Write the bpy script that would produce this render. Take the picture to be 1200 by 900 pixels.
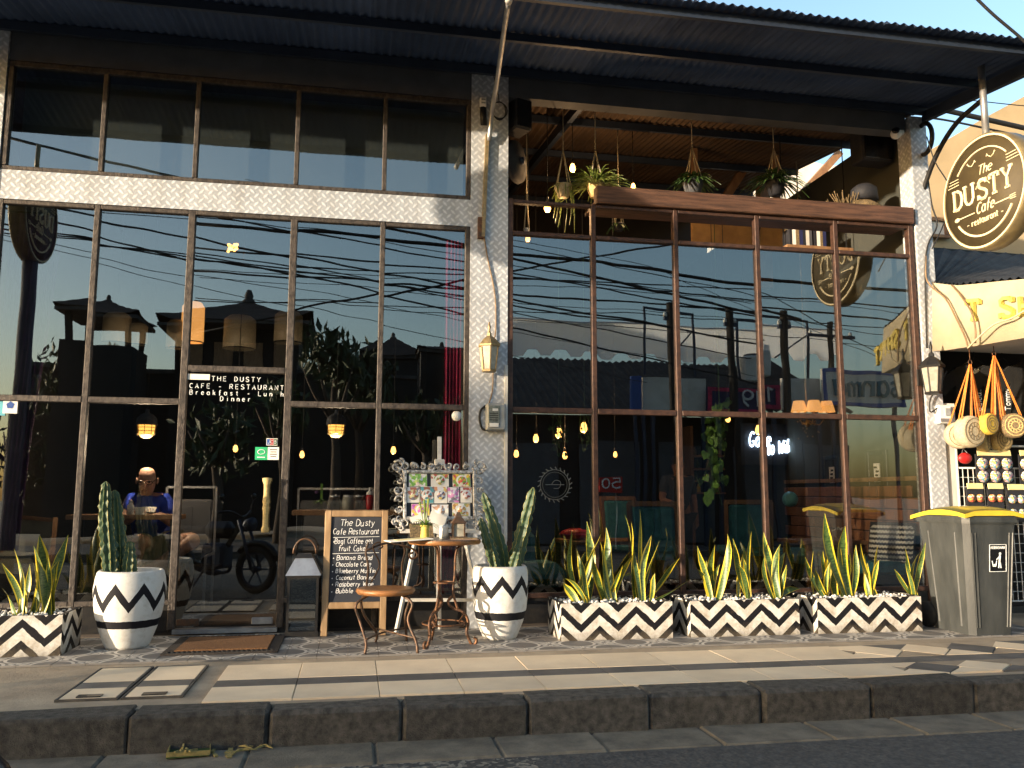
import bpy, math, random
from mathutils import Vector, Matrix
random.seed(7)
R_ = math.radians
for o in list(bpy.data.objects): bpy.data.objects.remove(o)
SC = bpy.context.scene
COL = SC.collection
# ------------------------------------------------------------------ camera
# world: X along the cafe front, Y into the cafe (front plane Y=0), Z up, pavement Z=0
CAMF, YAW, PIT, ROL = 1000.0, R_(10.5), R_(7.376), R_(0.1765)
CAMD, CAMZ = 7.0, 1.0536
_c, _s, _cp, _sp = math.cos(YAW), math.sin(YAW), math.cos(PIT), math.sin(PIT)
_R = Vector((_c, -_s, 0)); _F = Vector((_s*_cp, _c*_cp, _sp)); _U = Vector((-_s*_sp, -_c*_sp, _cp))
_cr, _sr = math.cos(ROL), math.sin(ROL)
CR = _R*_cr + _U*_sr; CU = _U*_cr - _R*_sr
CAM0 = Vector((0, -CAMD, CAMZ))
cam = bpy.data.cameras.new('camera'); camo = bpy.data.objects.new('camera', cam); COL.objects.link(camo)
cam.sensor_width = 36; cam.lens = CAMF/1200*36; cam.clip_end = 600; cam.clip_start = 0.05
M = Matrix((CR, CU, -_F)).transposed().to_4x4(); M.translation = CAM0
camo.matrix_world = M
SC.camera = camo
def ray(x, y): return _F + CR*((x-600)/CAMF) + CU*(-(y-450)/CAMF)
def P(x, y, Y):      # point of a photo pixel on the plane Y
    d = ray(x, y); return CAM0 + d*((Y+CAMD)/d.y)
def G(x, y, z=0.0):  # ... on the ground height z
    d = ray(x, y); return CAM0 + d*((z-CAMZ)/d.z)
def PX(x, y, X):     # ... on the plane X
    d = ray(x, y); return CAM0 + d*(X/d.x)
def MR(x, y, W):     # a thing mirrored in the front glass: its real place W metres out in the street
    p = P(x, y, W); return Vector((p.x, -W, p.z))
# ------------------------------------------------------------------ world, sun, exposure
SUN_EL, SUN_AZ = R_(5.2), R_(66.0)     # low sun behind the camera, 66 degrees to the left of the front's normal
SUND = Vector((-math.sin(SUN_AZ)*math.cos(SUN_EL), -math.cos(SUN_AZ)*math.cos(SUN_EL), math.sin(SUN_EL)))
W = bpy.data.worlds.new('World'); SC.world = W; W.use_nodes = True
nt = W.node_tree
sky = nt.nodes.new('ShaderNodeTexSky'); sky.sky_type = 'NISHITA'; sky.sun_disc = False
sky.sun_elevation = SUN_EL; sky.sun_rotation = math.atan2(SUND.x, SUND.y); sky.air_density = 1.0; sky.dust_density = 2.0; sky.ozone_density = 1.6
nt.nodes['Background'].inputs['Strength'].default_value = 0.15
nt.links.new(sky.outputs[0], nt.nodes['Background'].inputs['Color'])
sl = bpy.data.lights.new('sun', 'SUN'); sl.energy = 2.6; sl.angle = R_(0.6); sl.color = (1.0, 0.82, 0.60)
so = bpy.data.objects.new('sun', sl); COL.objects.link(so)
so.rotation_euler = SUND.to_track_quat('Z', 'Y').to_euler(); so.location = (-20, -30, 20)
SC.view_settings.view_transform = 'Standard'; SC.view_settings.look = 'None'; SC.view_settings.gamma = 1.0
SC.view_settings.use_curve_mapping = False
SC.view_settings.exposure = 2.2
# ------------------------------------------------------------------ materials
MATS = {}
def newmat(name):
    m = bpy.data.materials.new(name); m.use_nodes = True; MATS[name] = m
    return m, m.node_tree, m.node_tree.nodes['Principled BSDF']
def N(t, kind, **kw):
    n = t.nodes.new(kind)
    for k, v in kw.items():
        if k in n.inputs.keys(): n.inputs[k].default_value = v
        else: setattr(n, k, v)
    return n
def mth(t, op, a, b=None, c=None):
    n = t.nodes.new('ShaderNodeMath'); n.operation = op
    for i, v in enumerate((a, b, c)):
        if v is None: continue
        if isinstance(v, (int, float)): n.inputs[i].default_value = v
        else: t.links.new(v, n.inputs[i])
    return n.outputs[0]
def mixc(t, fac, a, b):
    n = t.nodes.new('ShaderNodeMix'); n.data_type = 'RGBA'
    for s, v in ((n.inputs[0], fac), (n.inputs[6], a), (n.inputs[7], b)):
        if isinstance(v, (int, float)): s.default_value = v
        elif isinstance(v, tuple): s.default_value = (*v[:3], 1)
        else: t.links.new(v, s)
    return n.outputs[2]
def ramp(t, v, pts):
    n = t.nodes.new('ShaderNodeValToRGB'); e = n.color_ramp.elements
    while len(e) < len(pts): e.new(0.5)
    for k, (p, c) in enumerate(pts):
        e[k].position = p; e[k].color = (*c, 1) if isinstance(c, tuple) else (c, c, c, 1)
    t.links.new(v, n.inputs[0]); return n.outputs[0]
def coord(t, kind='Object', scale=None):
    n = t.nodes.new('ShaderNodeTexCoord'); o = n.outputs[kind]
    if scale:
        m = t.nodes.new('ShaderNodeMapping'); m.inputs['Scale'].default_value = scale
        t.links.new(o, m.inputs[0]); o = m.outputs[0]
    return o
def noise(t, vec, scale, detail=4, rough=0.6):
    n = N(t, 'ShaderNodeTexNoise', Scale=scale, Detail=detail, Roughness=rough); t.links.new(vec, n.inputs['Vector']); return n.outputs[0]
def bump(t, b, h, strength=0.3, dist=0.01):
    n = N(t, 'ShaderNodeBump', Strength=strength, Distance=dist); t.links.new(h, n.inputs['Height']); t.links.new(n.outputs[0], b.inputs['Normal'])
def mat(name, c1, c2=None, rough=0.6, metal=0.0, scale=8, bumps=0.15, bscale=60, spec=0.4, rand=0.0, stretch=None, lo=0.35, hi=0.65):
    """plain surface: two colours mixed by noise, fine relief, a slight change from piece to piece"""
    m, t, b = newmat(name)
    geo = t.nodes.new('ShaderNodeNewGeometry'); v = geo.outputs['Position']
    if stretch:
        mp = t.nodes.new('ShaderNodeMapping'); mp.inputs['Scale'].default_value = stretch; t.links.new(v, mp.inputs[0]); v = mp.outputs[0]
    c2 = c2 or tuple(x*0.75 for x in c1)
    n1 = noise(t, v, scale)
    f = ramp(t, n1, [(lo, 0.0), (hi, 1.0)])
    col = mixc(t, f, c1, c2)
    if rand:
        oi = t.nodes.new('ShaderNodeObjectInfo')
        hsv = t.nodes.new('ShaderNodeHueSaturation'); t.links.new(col, hsv.inputs['Color'])
        t.links.new(mth(t, 'MULTIPLY_ADD', oi.outputs['Random'], 2*rand, 1-rand), hsv.inputs['Value']); col = hsv.outputs[0]
    t.links.new(col, b.inputs['Base Color'])
    b.inputs['Roughness'].default_value = rough; b.inputs['Metallic'].default_value = metal
    b.inputs['Specular IOR Level'].default_value = spec
    if bumps: bump(t, b, noise(t, v, bscale, 3), bumps, 0.01)
    return m
def emis(name, col, strength, base=(0.8, 0.6, 0.3)):
    m, t, b = newmat(name); b.inputs['Base Color'].default_value = (*base, 1)
    b.inputs['Emission Color'].default_value = (*col, 1); b.inputs['Emission Strength'].default_value = strength
    return m
# -- metals, frames
mat('rust_grey', (0.085, 0.07, 0.06), (0.028, 0.023, 0.021), 0.55, 0.3, 30, 0.5, 90, stretch=(1, 1, 0.6))
mat('rust_brown', (0.075, 0.038, 0.026), (0.035, 0.019, 0.015), 0.5, 0.2, 22, 0.4, 90)
mat('black_metal', (0.018, 0.018, 0.02), (0.03, 0.028, 0.026), 0.45, 0.4, 20, 0.15)
mat('dark_steel', (0.034, 0.048, 0.08), (0.026, 0.036, 0.06), 0.5, 0.4, 4, 0.1)
mat('roof_sheet_warmlit', (0.115, 0.075, 0.047), (0.07, 0.046, 0.03), 0.6, 0.2, 2.5, 0.06, 30, rand=0.2)  # inner sheets: the bulbs' warm light is put into this brown
mat('roof_sheet', (0.045, 0.070, 0.135), (0.033, 0.052, 0.10), 0.75, 0.0, 2.5, 0.06, 30, rand=0.2, spec=0.15)
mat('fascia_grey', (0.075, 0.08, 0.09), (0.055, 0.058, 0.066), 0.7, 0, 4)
mat('iron_rust', (0.17, 0.075, 0.03), (0.06, 0.035, 0.025), 0.55, 0.4, 30, 0.4)
mat('iron_dark', (0.06, 0.045, 0.035), (0.12, 0.06, 0.03), 0.5, 0.4, 25, 0.3)
mat('galv', (0.42, 0.43, 0.44), (0.3, 0.3, 0.31), 0.4, 0.7, 10, 0.1)
mat('lamp_brass', (0.33, 0.24, 0.12), (0.2, 0.15, 0.08), 0.5, 0.5, 30)
mat('white_paint', (0.62, 0.61, 0.58), (0.5, 0.48, 0.44), 0.5, 0, 12, 0.2)
mat('plank_wood', (0.12, 0.06, 0.038), (0.05, 0.026, 0.018), 0.6, 0, 14, 0.5, 60, stretch=(0.25, 1, 3))
mat('timber', (0.30, 0.17, 0.08), (0.2, 0.1, 0.05), 0.6, 0, 12, 0.2, stretch=(1, 1, 0.3))
mat('board_wood', (0.36, 0.235, 0.125), (0.24, 0.15, 0.075), 0.55, 0, 18, 0.2, stretch=(1, 1, 0.2))
mat('table_wood', (0.34, 0.15, 0.05), (0.18, 0.08, 0.03), 0.4, 0, 16, 0.2, stretch=(0.25, 1.5, 1))
mat('table_top', (0.15, 0.10, 0.075), (0.09, 0.06, 0.045), 0.4, 0, 16, 0.2, stretch=(0.25, 1.5, 1))
mat('chalk_black', (0.02, 0.024, 0.034), (0.03, 0.034, 0.045), 0.85, 0, 6, 0.05)
mat('chalk', (0.82, 0.82, 0.82), (0.6, 0.6, 0.6), 0.9, 0, 80, 0)
mat('vinyl_white', (0.75, 0.78, 0.78), (0.6, 0.62, 0.62), 0.6, 0, 40, 0)
mat('gold_ink', (0.74, 0.62, 0.40), (0.66, 0.54, 0.34), 0.6, 0.0, 20, 0)
mat('sign_black', (0.062, 0.047, 0.021), (0.046, 0.034, 0.016), 0.62, 0.0, 6, 0.03, spec=0.3)
mat('sign_rim', (0.20, 0.155, 0.075), (0.13, 0.1, 0.055), 0.4, 0.3, 10, 0.05)
# -- ground
mat('kerb_stone', (0.115, 0.105, 0.09), (0.03, 0.028, 0.025), 0.9, 0, 22, 1.0, 130, rand=0.25, lo=0.25, hi=0.7)
mat('gutter_stone', (0.20, 0.17, 0.125), (0.11, 0.095, 0.072), 0.9, 0, 7, 0.5, 70, rand=0.12)
mat('cement', (0.42, 0.335, 0.235), (0.24, 0.19, 0.135), 0.9, 0, 3.5, 0.4, 60, lo=0.3, hi=0.7)
mat('cream_tile', (0.78, 0.63, 0.44), (0.62, 0.49, 0.34), 0.6, 0, 3.0, 0.15, 60, rand=0.06, lo=0.3, hi=0.75)
mat('grey_tile', (0.13, 0.12, 0.11), (0.08, 0.075, 0.07), 0.7, 0, 5, 0.2, 60, rand=0.12)
mat('brown_tile', (0.36, 0.285, 0.20), (0.25, 0.195, 0.14), 0.7, 0, 5, 0.2, 60, rand=0.1)
mat('grout', (0.09, 0.08, 0.07), (0.05, 0.045, 0.04), 0.95, 0, 10, 0.3)
mat('coir', (0.22, 0.105, 0.04), (0.13, 0.06, 0.025), 0.95, 0, 90, 1.0, 250)
mat('mat_black', (0.025, 0.022, 0.02), (0.04, 0.03, 0.025), 0.9, 0, 60, 0.8, 200)
# -- plants
mat('leaf_green', (0.035, 0.075, 0.022), (0.06, 0.12, 0.03), 0.5, 0, 20, 0.05, rand=0.25)
mat('leaf_lime', (0.16, 0.30, 0.045), (0.09, 0.19, 0.03), 0.5, 0, 20, 0.05, rand=0.25)
mat('leaf_dark', (0.02, 0.04, 0.014), (0.035, 0.06, 0.02), 0.6, 0, 6, 0, rand=0.3)
mat('pebble', (0.72, 0.69, 0.64), (0.5, 0.48, 0.45), 0.8, 0, 60, 0.2)
mat('soil', (0.06, 0.045, 0.03), None, 0.95, 0, 60, 0.6)
mat('trunk', (0.08, 0.06, 0.045), None, 0.9, 0, 20, 0.6)
# -- fabrics and interior
mat('curtain_purple', (0.085, 0.03, 0.10), (0.05, 0.015, 0.06), 0.8, 0, 6, 0.1)
mat('curtain_red', (0.60, 0.04, 0.12), (0.34, 0.02, 0.075), 0.7, 0, 6, 0.1)
mat('canvas_grey', (0.34, 0.34, 0.27), (0.24, 0.24, 0.2), 0.9, 0, 8, 0.2)
mat('teal_cloth', (0.05, 0.24, 0.28), (0.03, 0.16, 0.20), 0.8, 0, 12, 0.2)
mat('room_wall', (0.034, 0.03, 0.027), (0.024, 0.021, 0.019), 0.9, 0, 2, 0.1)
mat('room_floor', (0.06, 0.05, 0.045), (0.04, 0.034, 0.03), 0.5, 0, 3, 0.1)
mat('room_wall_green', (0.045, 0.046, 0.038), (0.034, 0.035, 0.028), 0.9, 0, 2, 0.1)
mat('brick_wood', (0.30, 0.13, 0.06), (0.2, 0.085, 0.04), 0.6, 0, 6, 0.2, rand=0.2)
mat('plywood', (0.46, 0.27, 0.11), (0.34, 0.19, 0.08), 0.7, 0, 8, 0.1)
mat('speaker_black', (0.012, 0.013, 0.018), (0.02, 0.02, 0.025), 0.7, 0, 40, 0.2)
mat('skin', (0.44, 0.27, 0.20), (0.38, 0.22, 0.16), 0.5, 0, 30, 0.05)
mat('skin_tan', (0.23, 0.12, 0.075), (0.18, 0.09, 0.06), 0.5, 0, 30, 0.05)
mat('blue_shirt', (0.012, 0.05, 0.45), (0.01, 0.03, 0.30), 0.8, 0, 10, 0.2)
mat('navy_shirt', (0.02, 0.026, 0.04), None, 0.8, 0, 10, 0.2)
mat('khaki', (0.40, 0.38, 0.30), (0.3, 0.28, 0.22), 0.85, 0, 10, 0.2)
mat('hair_dark', (0.012, 0.01, 0.009), None, 0.6, 0, 40, 0.3)
mat('plastic_white', (0.72, 0.72, 0.70), (0.62, 0.62, 0.6), 0.4, 0, 10, 0)
mat('plastic_grey', (0.30, 0.32, 0.33), (0.22, 0.235, 0.24), 0.4, 0, 10, 0.05)
mat('cable_black', (0.014, 0.014, 0.015), None, 0.6, 0, 10, 0)
mat('cable_tan', (0.20, 0.13, 0.07), None, 0.6, 0, 20, 0.1)
mat('bin_body', (0.052, 0.056, 0.056), (0.028, 0.031, 0.032), 0.42, 0, 7, 0.12, 40, stretch=(1, 1, 0.35))
mat('bin_lid', (0.62, 0.46, 0.035), (0.5, 0.36, 0.03), 0.45, 0, 8, 0.05)
mat('red_plastic', (0.45, 0.02, 0.02), None, 0.4, 0, 10, 0)
mat('orange_strap', (0.68, 0.22, 0.035), (0.5, 0.15, 0.03), 0.6, 0, 30, 0.1)
mat('rattan', (0.66, 0.50, 0.22), (0.48, 0.34, 0.13), 0.7, 0, 60, 0.8, 180, rand=0.12)
mat('rattan_pale', (0.52, 0.45, 0.31), (0.40, 0.33, 0.22), 0.7, 0, 60, 0.8, 180)
mat('rattan_yellow', (0.72, 0.5, 0.07), (0.55, 0.36, 0.05), 0.7, 0, 60, 0.8, 180)
mat('rattan_brown', (0.30, 0.21, 0.10), (0.08, 0.06, 0.04), 0.7, 0, 80, 0.8, 180)
mat('canopy_cream', (0.40, 0.345, 0.245), (0.33, 0.28, 0.19), 0.8, 0, 3, 0.1)
mat('paint_yellow', (0.52, 0.41, 0.08), (0.45, 0.35, 0.07), 0.6, 0, 10, 0)
mat('wall_ochre', (0.42, 0.32, 0.19), (0.36, 0.27, 0.155), 0.9, 0, 2, 0.15)
mat('wall_white', (0.66, 0.64, 0.60), (0.52, 0.5, 0.46), 0.9, 0, 2.5, 0.15)
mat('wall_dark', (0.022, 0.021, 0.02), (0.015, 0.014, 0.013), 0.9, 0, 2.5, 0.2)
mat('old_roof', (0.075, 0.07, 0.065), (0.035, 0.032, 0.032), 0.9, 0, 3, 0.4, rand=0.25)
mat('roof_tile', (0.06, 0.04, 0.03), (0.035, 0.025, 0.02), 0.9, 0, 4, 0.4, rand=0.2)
mat('blue_paint', (0.03, 0.09, 0.32), None, 0.6, 0, 4, 0)
mat('sign_navy', (0.02, 0.025, 0.09), None, 0.6, 0, 4, 0)
mat('bank_teal', (0.02, 0.16, 0.22), None, 0.6, 0, 4, 0)
mat('tshirt_black', (0.012, 0.012, 0.012), None, 0.9, 0, 10, 0.2)
mat('card_cream', (0.72, 0.62, 0.30), (0.62, 0.52, 0.24), 0.7, 0, 10, 0)
mat('paper', (0.80, 0.77, 0.70), (0.74, 0.71, 0.64), 0.8, 0, 10, 0)
mat('dirty_glass', (0.35, 0.33, 0.28), (0.25, 0.24, 0.2), 0.25, 0, 20, 0.05)
mat('silver_frame', (0.72, 0.71, 0.69), (0.16, 0.15, 0.14), 0.4, 0.35, 45, 0.5, 120)
mat('moto_black', (0.012, 0.012, 0.014), None, 0.25, 0.2, 10, 0)
mat('chrome', (0.6, 0.6, 0.6), None, 0.15, 1.0, 10, 0)
mat('tyre', (0.015, 0.015, 0.015), None, 0.85, 0, 40, 0.3)
emis('bulb_warm', (1.0, 0.42, 0.09), 2.6)
emis('lamp_glow', (1.0, 0.46, 0.08), 1.1)
emis('shade_glow', (1.0, 0.42, 0.10), 0.45, (0.6, 0.4, 0.2))
emis('shade_dim', (1.0, 0.66, 0.30), 0.006, (0.28, 0.23, 0.15))
emis('neon_white', (0.62, 0.80, 1.0), 5, (0.8, 0.9, 1.0))
def palette(name, cols, scale=30, rough=0.5):
    """flat print: blobs of a few colours (food pictures, cards)"""
    m, t, b = newmat(name)
    v = N(t, 'ShaderNodeTexVoronoi', Scale=scale); t.links.new(coord(t, 'Object'), v.inputs['Vector'])
    sep = t.nodes.new('ShaderNodeSeparateColor'); t.links.new(v.outputs['Color'], sep.inputs[0])
    r = ramp(t, sep.outputs[0], [(k/len(cols), c) for k, c in enumerate(cols)])
    t.nodes[-1].color_ramp.interpolation = 'CONSTANT'
    t.links.new(r, b.inputs['Base Color']); b.inputs['Roughness'].default_value = rough
    return m
# -- glass: clear tinted pane, mirror share grows towards grazing view
def glassmat(name, tint, f0):
    m, t, b = newmat(name); t.nodes.remove(b)
    lw = N(t, 'ShaderNodeLayerWeight', Blend=0.5)
    f = mth(t, 'MULTIPLY_ADD', mth(t, 'POWER', lw.outputs['Facing'], 4.0), 0.8*(1-f0), f0)
    tr = N(t, 'ShaderNodeBsdfTransparent'); tr.inputs[0].default_value = (*tint, 1)
    gl = N(t, 'ShaderNodeBsdfGlossy'); gl.inputs['Roughness'].default_value = 0.0; gl.inputs[0].default_value = (0.93, 0.98, 1.0, 1)
    geo = t.nodes.new('ShaderNodeNewGeometry'); bp = N(t, 'ShaderNodeBump', Strength=0.05, Distance=0.02); t.links.new(noise(t, geo.outputs['Position'], 1.7, 1), bp.inputs['Height']); t.links.new(bp.outputs[0], gl.inputs['Normal'])
    mx = t.nodes.new('ShaderNodeMixShader'); t.links.new(f, mx.inputs[0]); t.links.new(tr.outputs[0], mx.inputs[1]); t.links.new(gl.outputs[0], mx.inputs[2])
    t.links.new(mx.outputs[0], t.nodes['Material Output'].inputs[0])
    return m
glassmat('pane_glass', (0.65, 0.66, 0.66), 0.14)
glassmat('clear_glass', (0.92, 0.95, 0.95), 0.05)
# -- diamond plate: dashes in alternating directions, raised
def diamond():
    m, t, b = newmat('diamond_plate')
    geo = t.nodes.new('ShaderNodeNewGeometry'); sx = t.nodes.new('ShaderNodeSeparateXYZ'); t.links.new(geo.outputs['Position'], sx.inputs[0])
    x = mth(t, 'ADD', sx.outputs[0], sx.outputs[1]); z = sx.outputs[2]
    s = 14.0
    u = mth(t, 'MULTIPLY', mth(t, 'ADD', x, z), s); v = mth(t, 'MULTIPLY', mth(t, 'SUBTRACT', x, z), s)
    par = mth(t, 'MODULO', mth(t, 'ADD', mth(t, 'ADD', mth(t, 'FLOOR', u), mth(t, 'FLOOR', v)), 4000.0), 2.0)
    fu = mth(t, 'ABSOLUTE', mth(t, 'SUBTRACT', mth(t, 'FRACT', u), 0.5)); fv = mth(t, 'ABSOLUTE', mth(t, 'SUBTRACT', mth(t, 'FRACT', v), 0.5))
    a = mth(t, 'ADD', mth(t, 'MULTIPLY', fv, 3.2), mth(t, 'MULTIPLY', fu, 0.9)); bb = mth(t, 'ADD', mth(t, 'MULTIPLY', fu, 3.2), mth(t, 'MULTIPLY', fv, 0.9))
    d = mth(t, 'ADD', mth(t, 'MULTIPLY', par, a), mth(t, 'MULTIPLY', mth(t, 'SUBTRACT', 1.0, par), bb))
    h = mth(t, 'SUBTRACT', 1.0, mth(t, 'SMOOTH_MIN', d, 1.0, 0.25)); h.node.use_clamp = True
    nz = noise(t, geo.outputs['Position'], 5, 5)
    base = mixc(t, ramp(t, nz, [(0.35, 0.0), (0.7, 1.0)]), (0.43, 0.455, 0.49), (0.33, 0.35, 0.38))
    col = mixc(t, mth(t, 'MULTIPLY', h, 0.9), base, (0.74, 0.76, 0.79))
    mp = t.nodes.new('ShaderNodeMapping'); mp.inputs['Scale'].default_value = (9, 9, 0.7); t.links.new(geo.outputs['Position'], mp.inputs[0])
    col = mixc(t, mth(t, 'MULTIPLY', ramp(t, noise(t, mp.outputs[0], 1.0, 5, 0.65), [(0.45, 0.0), (0.8, 1.0)]), 0.55), col, (0.22, 0.20, 0.18))
    t.links.new(col, b.inputs['Base Color']); b.inputs['Metallic'].default_value = 0.2; b.inputs['Roughness'].default_value = 0.5
    bump(t, b, h, 0.5, 0.004)
diamond()
# -- chevron paint (UV: u along in metres, v up in metres)
def chevron(name, period, amp, band, shift, zmin=None):
    m, t, b = newmat(name)
    uv = t.nodes.new('ShaderNodeUVMap'); s = t.nodes.new('ShaderNodeSeparateXYZ'); t.links.new(uv.outputs[0], s.inputs[0])
    wob = mth(t, 'MULTIPLY', mth(t, 'SUBTRACT', noise(t, uv.outputs[0], 14, 2), 0.5), 0.014)
    tri = mth(t, 'PINGPONG', mth(t, 'ADD', s.outputs[0], wob), period/2)
    v = mth(t, 'ADD', mth(t, 'SUBTRACT', s.outputs[1], mth(t, 'MULTIPLY', tri, amp*2/period)), mth(t, 'ADD', wob, 10*band+shift))
    k = mth(t, 'GREATER_THAN', mth(t, 'FRACT', mth(t, 'DIVIDE', v, band)), 0.565)
    n1 = noise(t, uv.outputs[0], 9, 6, 0.7)
    white = mixc(t, ramp(t, n1, [(0.42, 0.0), (0.70, 1.0)]), (0.58, 0.565, 0.53), (0.30, 0.25, 0.18))
    black = mixc(t, ramp(t, n1, [(0.55, 0.0), (0.8, 1.0)]), (0.008, 0.008, 0.010), (0.06, 0.04, 0.03))
    dirt = mth(t, 'MULTIPLY', ramp(t, mth(t, 'ADD', mth(t, 'MULTIPLY', s.outputs[1], -4.5), noise(t, uv.outputs[0], 16, 6, 0.75)), [(0.15, 0.0), (0.6, 1.0)]), 0.75)
    t.links.new(mixc(t, dirt, mixc(t, k, white, black), (0.10, 0.08, 0.055)), b.inputs['Base Color']); b.inputs['Roughness'].default_value = 0.8; b.inputs['Specular IOR Level'].default_value = 0.15
    bump(t, b, noise(t, uv.outputs[0], 70, 3), 0.25, 0.01)
chevron('chevron_box', 0.28, 0.125, 0.135, 0.02)
def potmat(name, zig0, amp, nz, width, b0, b1):
    m, t, b = newmat(name)   # UV: u = turn 0..1, v = height in metres
    uv = t.nodes.new('ShaderNodeUVMap'); s = t.nodes.new('ShaderNodeSeparateXYZ'); t.links.new(uv.outputs[0], s.inputs[0])
    wob = mth(t, 'MULTIPLY', mth(t, 'SUBTRACT', noise(t, uv.outputs[0], 20, 2), 0.5), 0.012)
    tri = mth(t, 'PINGPONG', mth(t, 'MULTIPLY', s.outputs[0], nz), 0.5)
    c = mth(t, 'MULTIPLY_ADD', tri, 2*amp, zig0)
    d = mth(t, 'ABSOLUTE', mth(t, 'SUBTRACT', mth(t, 'ADD', s.outputs[1], wob), c))
    k1 = mth(t, 'LESS_THAN', d, width)
    vv = mth(t, 'ADD', s.outputs[1], wob)
    k2 = mth(t, 'MULTIPLY', mth(t, 'GREATER_THAN', vv, b0), mth(t, 'LESS_THAN', vv, b1))
    k = mth(t, 'MAXIMUM', k1, k2)
    n1 = noise(t, coord(t), 14, 6, 0.7)
    white = mixc(t, ramp(t, n1, [(0.5, 0.0), (0.8, 1.0)]), (0.60, 0.59, 0.56), (0.42, 0.38, 0.32))
    t.links.new(mixc(t, k, white, (0.008, 0.008, 0.011)), b.inputs['Base Color']); b.inputs['Roughness'].default_value = 0.7; b.inputs['Specular IOR Level'].default_value = 0.2
    bump(t, b, n1, 0.15, 0.01)
potmat('pot_paint_a', 0.285, 0.125, 8, 0.036, 0.145, 0.195)
potmat('pot_paint_b', 0.33, 0.10, 8, 0.034, 0.145, 0.20)
# -- snake plant leaf (UV u across 0..1, v along)
def snake():
    m, t, b = newmat('snake_leaf')
    uv = t.nodes.new('ShaderNodeUVMap'); s = t.nodes.new('ShaderNodeSeparateXYZ'); t.links.new(uv.outputs[0], s.inputs[0])
    e = mth(t, 'ABSOLUTE', mth(t, 'SUBTRACT', s.outputs[0], 0.5))
    oi = t.nodes.new('ShaderNodeObjectInfo')
    nz = noise(t, uv.outputs[0], 5, 3)
    k = mth(t, 'GREATER_THAN', mth(t, 'ADD', e, mth(t, 'MULTIPLY', nz, 0.12)), mth(t, 'MULTIPLY_ADD', oi.outputs['Random'], 0.2, 0.29))
    mp = t.nodes.new('ShaderNodeMapping'); mp.inputs['Scale'].default_value = (1.2, 26, 1); t.links.new(uv.outputs[0], mp.inputs[0])
    g = mixc(t, ramp(t, noise(t, mp.outputs[0], 1.4, 3), [(0.4, 0.0), (0.6, 1.0)]), (0.02, 0.055, 0.014), (0.09, 0.14, 0.035))
    t.links.new(mixc(t, k, g, (0.54, 0.41, 0.025)), b.inputs['Base Color']); b.inputs['Roughness'].default_value = 0.42
    b.inputs['Subsurface Weight'].default_value = 0.0
snake()
# -- cactus (UV u = 0 at groove .. 1 at rib edge)
def cactusm():
    m, t, b = newmat('cactus_skin')
    uv = t.nodes.new('ShaderNodeUVMap'); s = t.nodes.new('ShaderNodeSeparateXYZ'); t.links.new(uv.outputs[0], s.inputs[0])
    n1 = noise(t, coord(t), 45, 3)
    g = mixc(t, n1, (0.018, 0.05, 0.022), (0.05, 0.085, 0.035))
    k = mth(t, 'GREATER_THAN', mth(t, 'ADD', s.outputs[0], mth(t, 'MULTIPLY', n1, 0.3)), 1.09)  # rib edges yellow: spines and sunlit rims both put into the colour
    t.links.new(mixc(t, k, g, (0.42, 0.32, 0.06)), b.inputs['Base Color']); b.inputs['Roughness'].default_value = 0.55
cactusm()
# -- patterned cement tile (UV 0..1 per tile)
def encaustic():
    m, t, b = newmat('pattern_tile')
    uv = t.nodes.new('ShaderNodeUVMap'); s = t.nodes.new('ShaderNodeSeparateXYZ'); t.links.new(uv.outputs[0], s.inputs[0])
    u, v = s.outputs[0], s.outputs[1]
    def dist(cx, cy): return mth(t, 'SQRT', mth(t, 'ADD', mth(t, 'POWER', mth(t, 'SUBTRACT', u, cx), 2.0), mth(t, 'POWER', mth(t, 'SUBTRACT', v, cy), 2.0)))
    k = None
    for cx, cy in ((0, 0), (1, 1)):      # rings round two corners, flowers on the others
        r = mth(t, 'LESS_THAN', mth(t, 'ABSOLUTE', mth(t, 'SUBTRACT', dist(cx, cy), 0.62)), 0.05)
        k = r if k is None else mth(t, 'MAXIMUM', k, r)
    for cx, cy in ((1, 0), (0, 1)):
        dx = mth(t, 'SUBTRACT', u, cx); dy = mth(t, 'SUBTRACT', v, cy)
        ang = mth(t, 'ARCTAN2', dy, dx); pet = mth(t, 'MULTIPLY_ADD', mth(t, 'ABSOLUTE', mth(t, 'COSINE', mth(t, 'MULTIPLY', ang, 4.0))), 0.34, 0.08)
        f = mth(t, 'MULTIPLY', mth(t, 'LESS_THAN', dist(cx, cy), pet), mth(t, 'GREATER_THAN', dist(cx, cy), 0.09))
        k = mth(t, 'MAXIMUM', k, f)
    geo = t.nodes.new('ShaderNodeNewGeometry')
    n1 = noise(t, geo.outputs['Position'], 6, 5)
    a = mixc(t, n1, (0.10, 0.095, 0.09), (0.19, 0.175, 0.16)); c = mixc(t, n1, (0.66, 0.61, 0.53), (0.42, 0.38, 0.33))
    t.links.new(mixc(t, k, a, c), b.inputs['Base Color']); b.inputs['Roughness'].default_value = 0.6
    bump(t, b, noise(t, geo.outputs['Position'], 80, 2), 0.1, 0.005)
encaustic()
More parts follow.
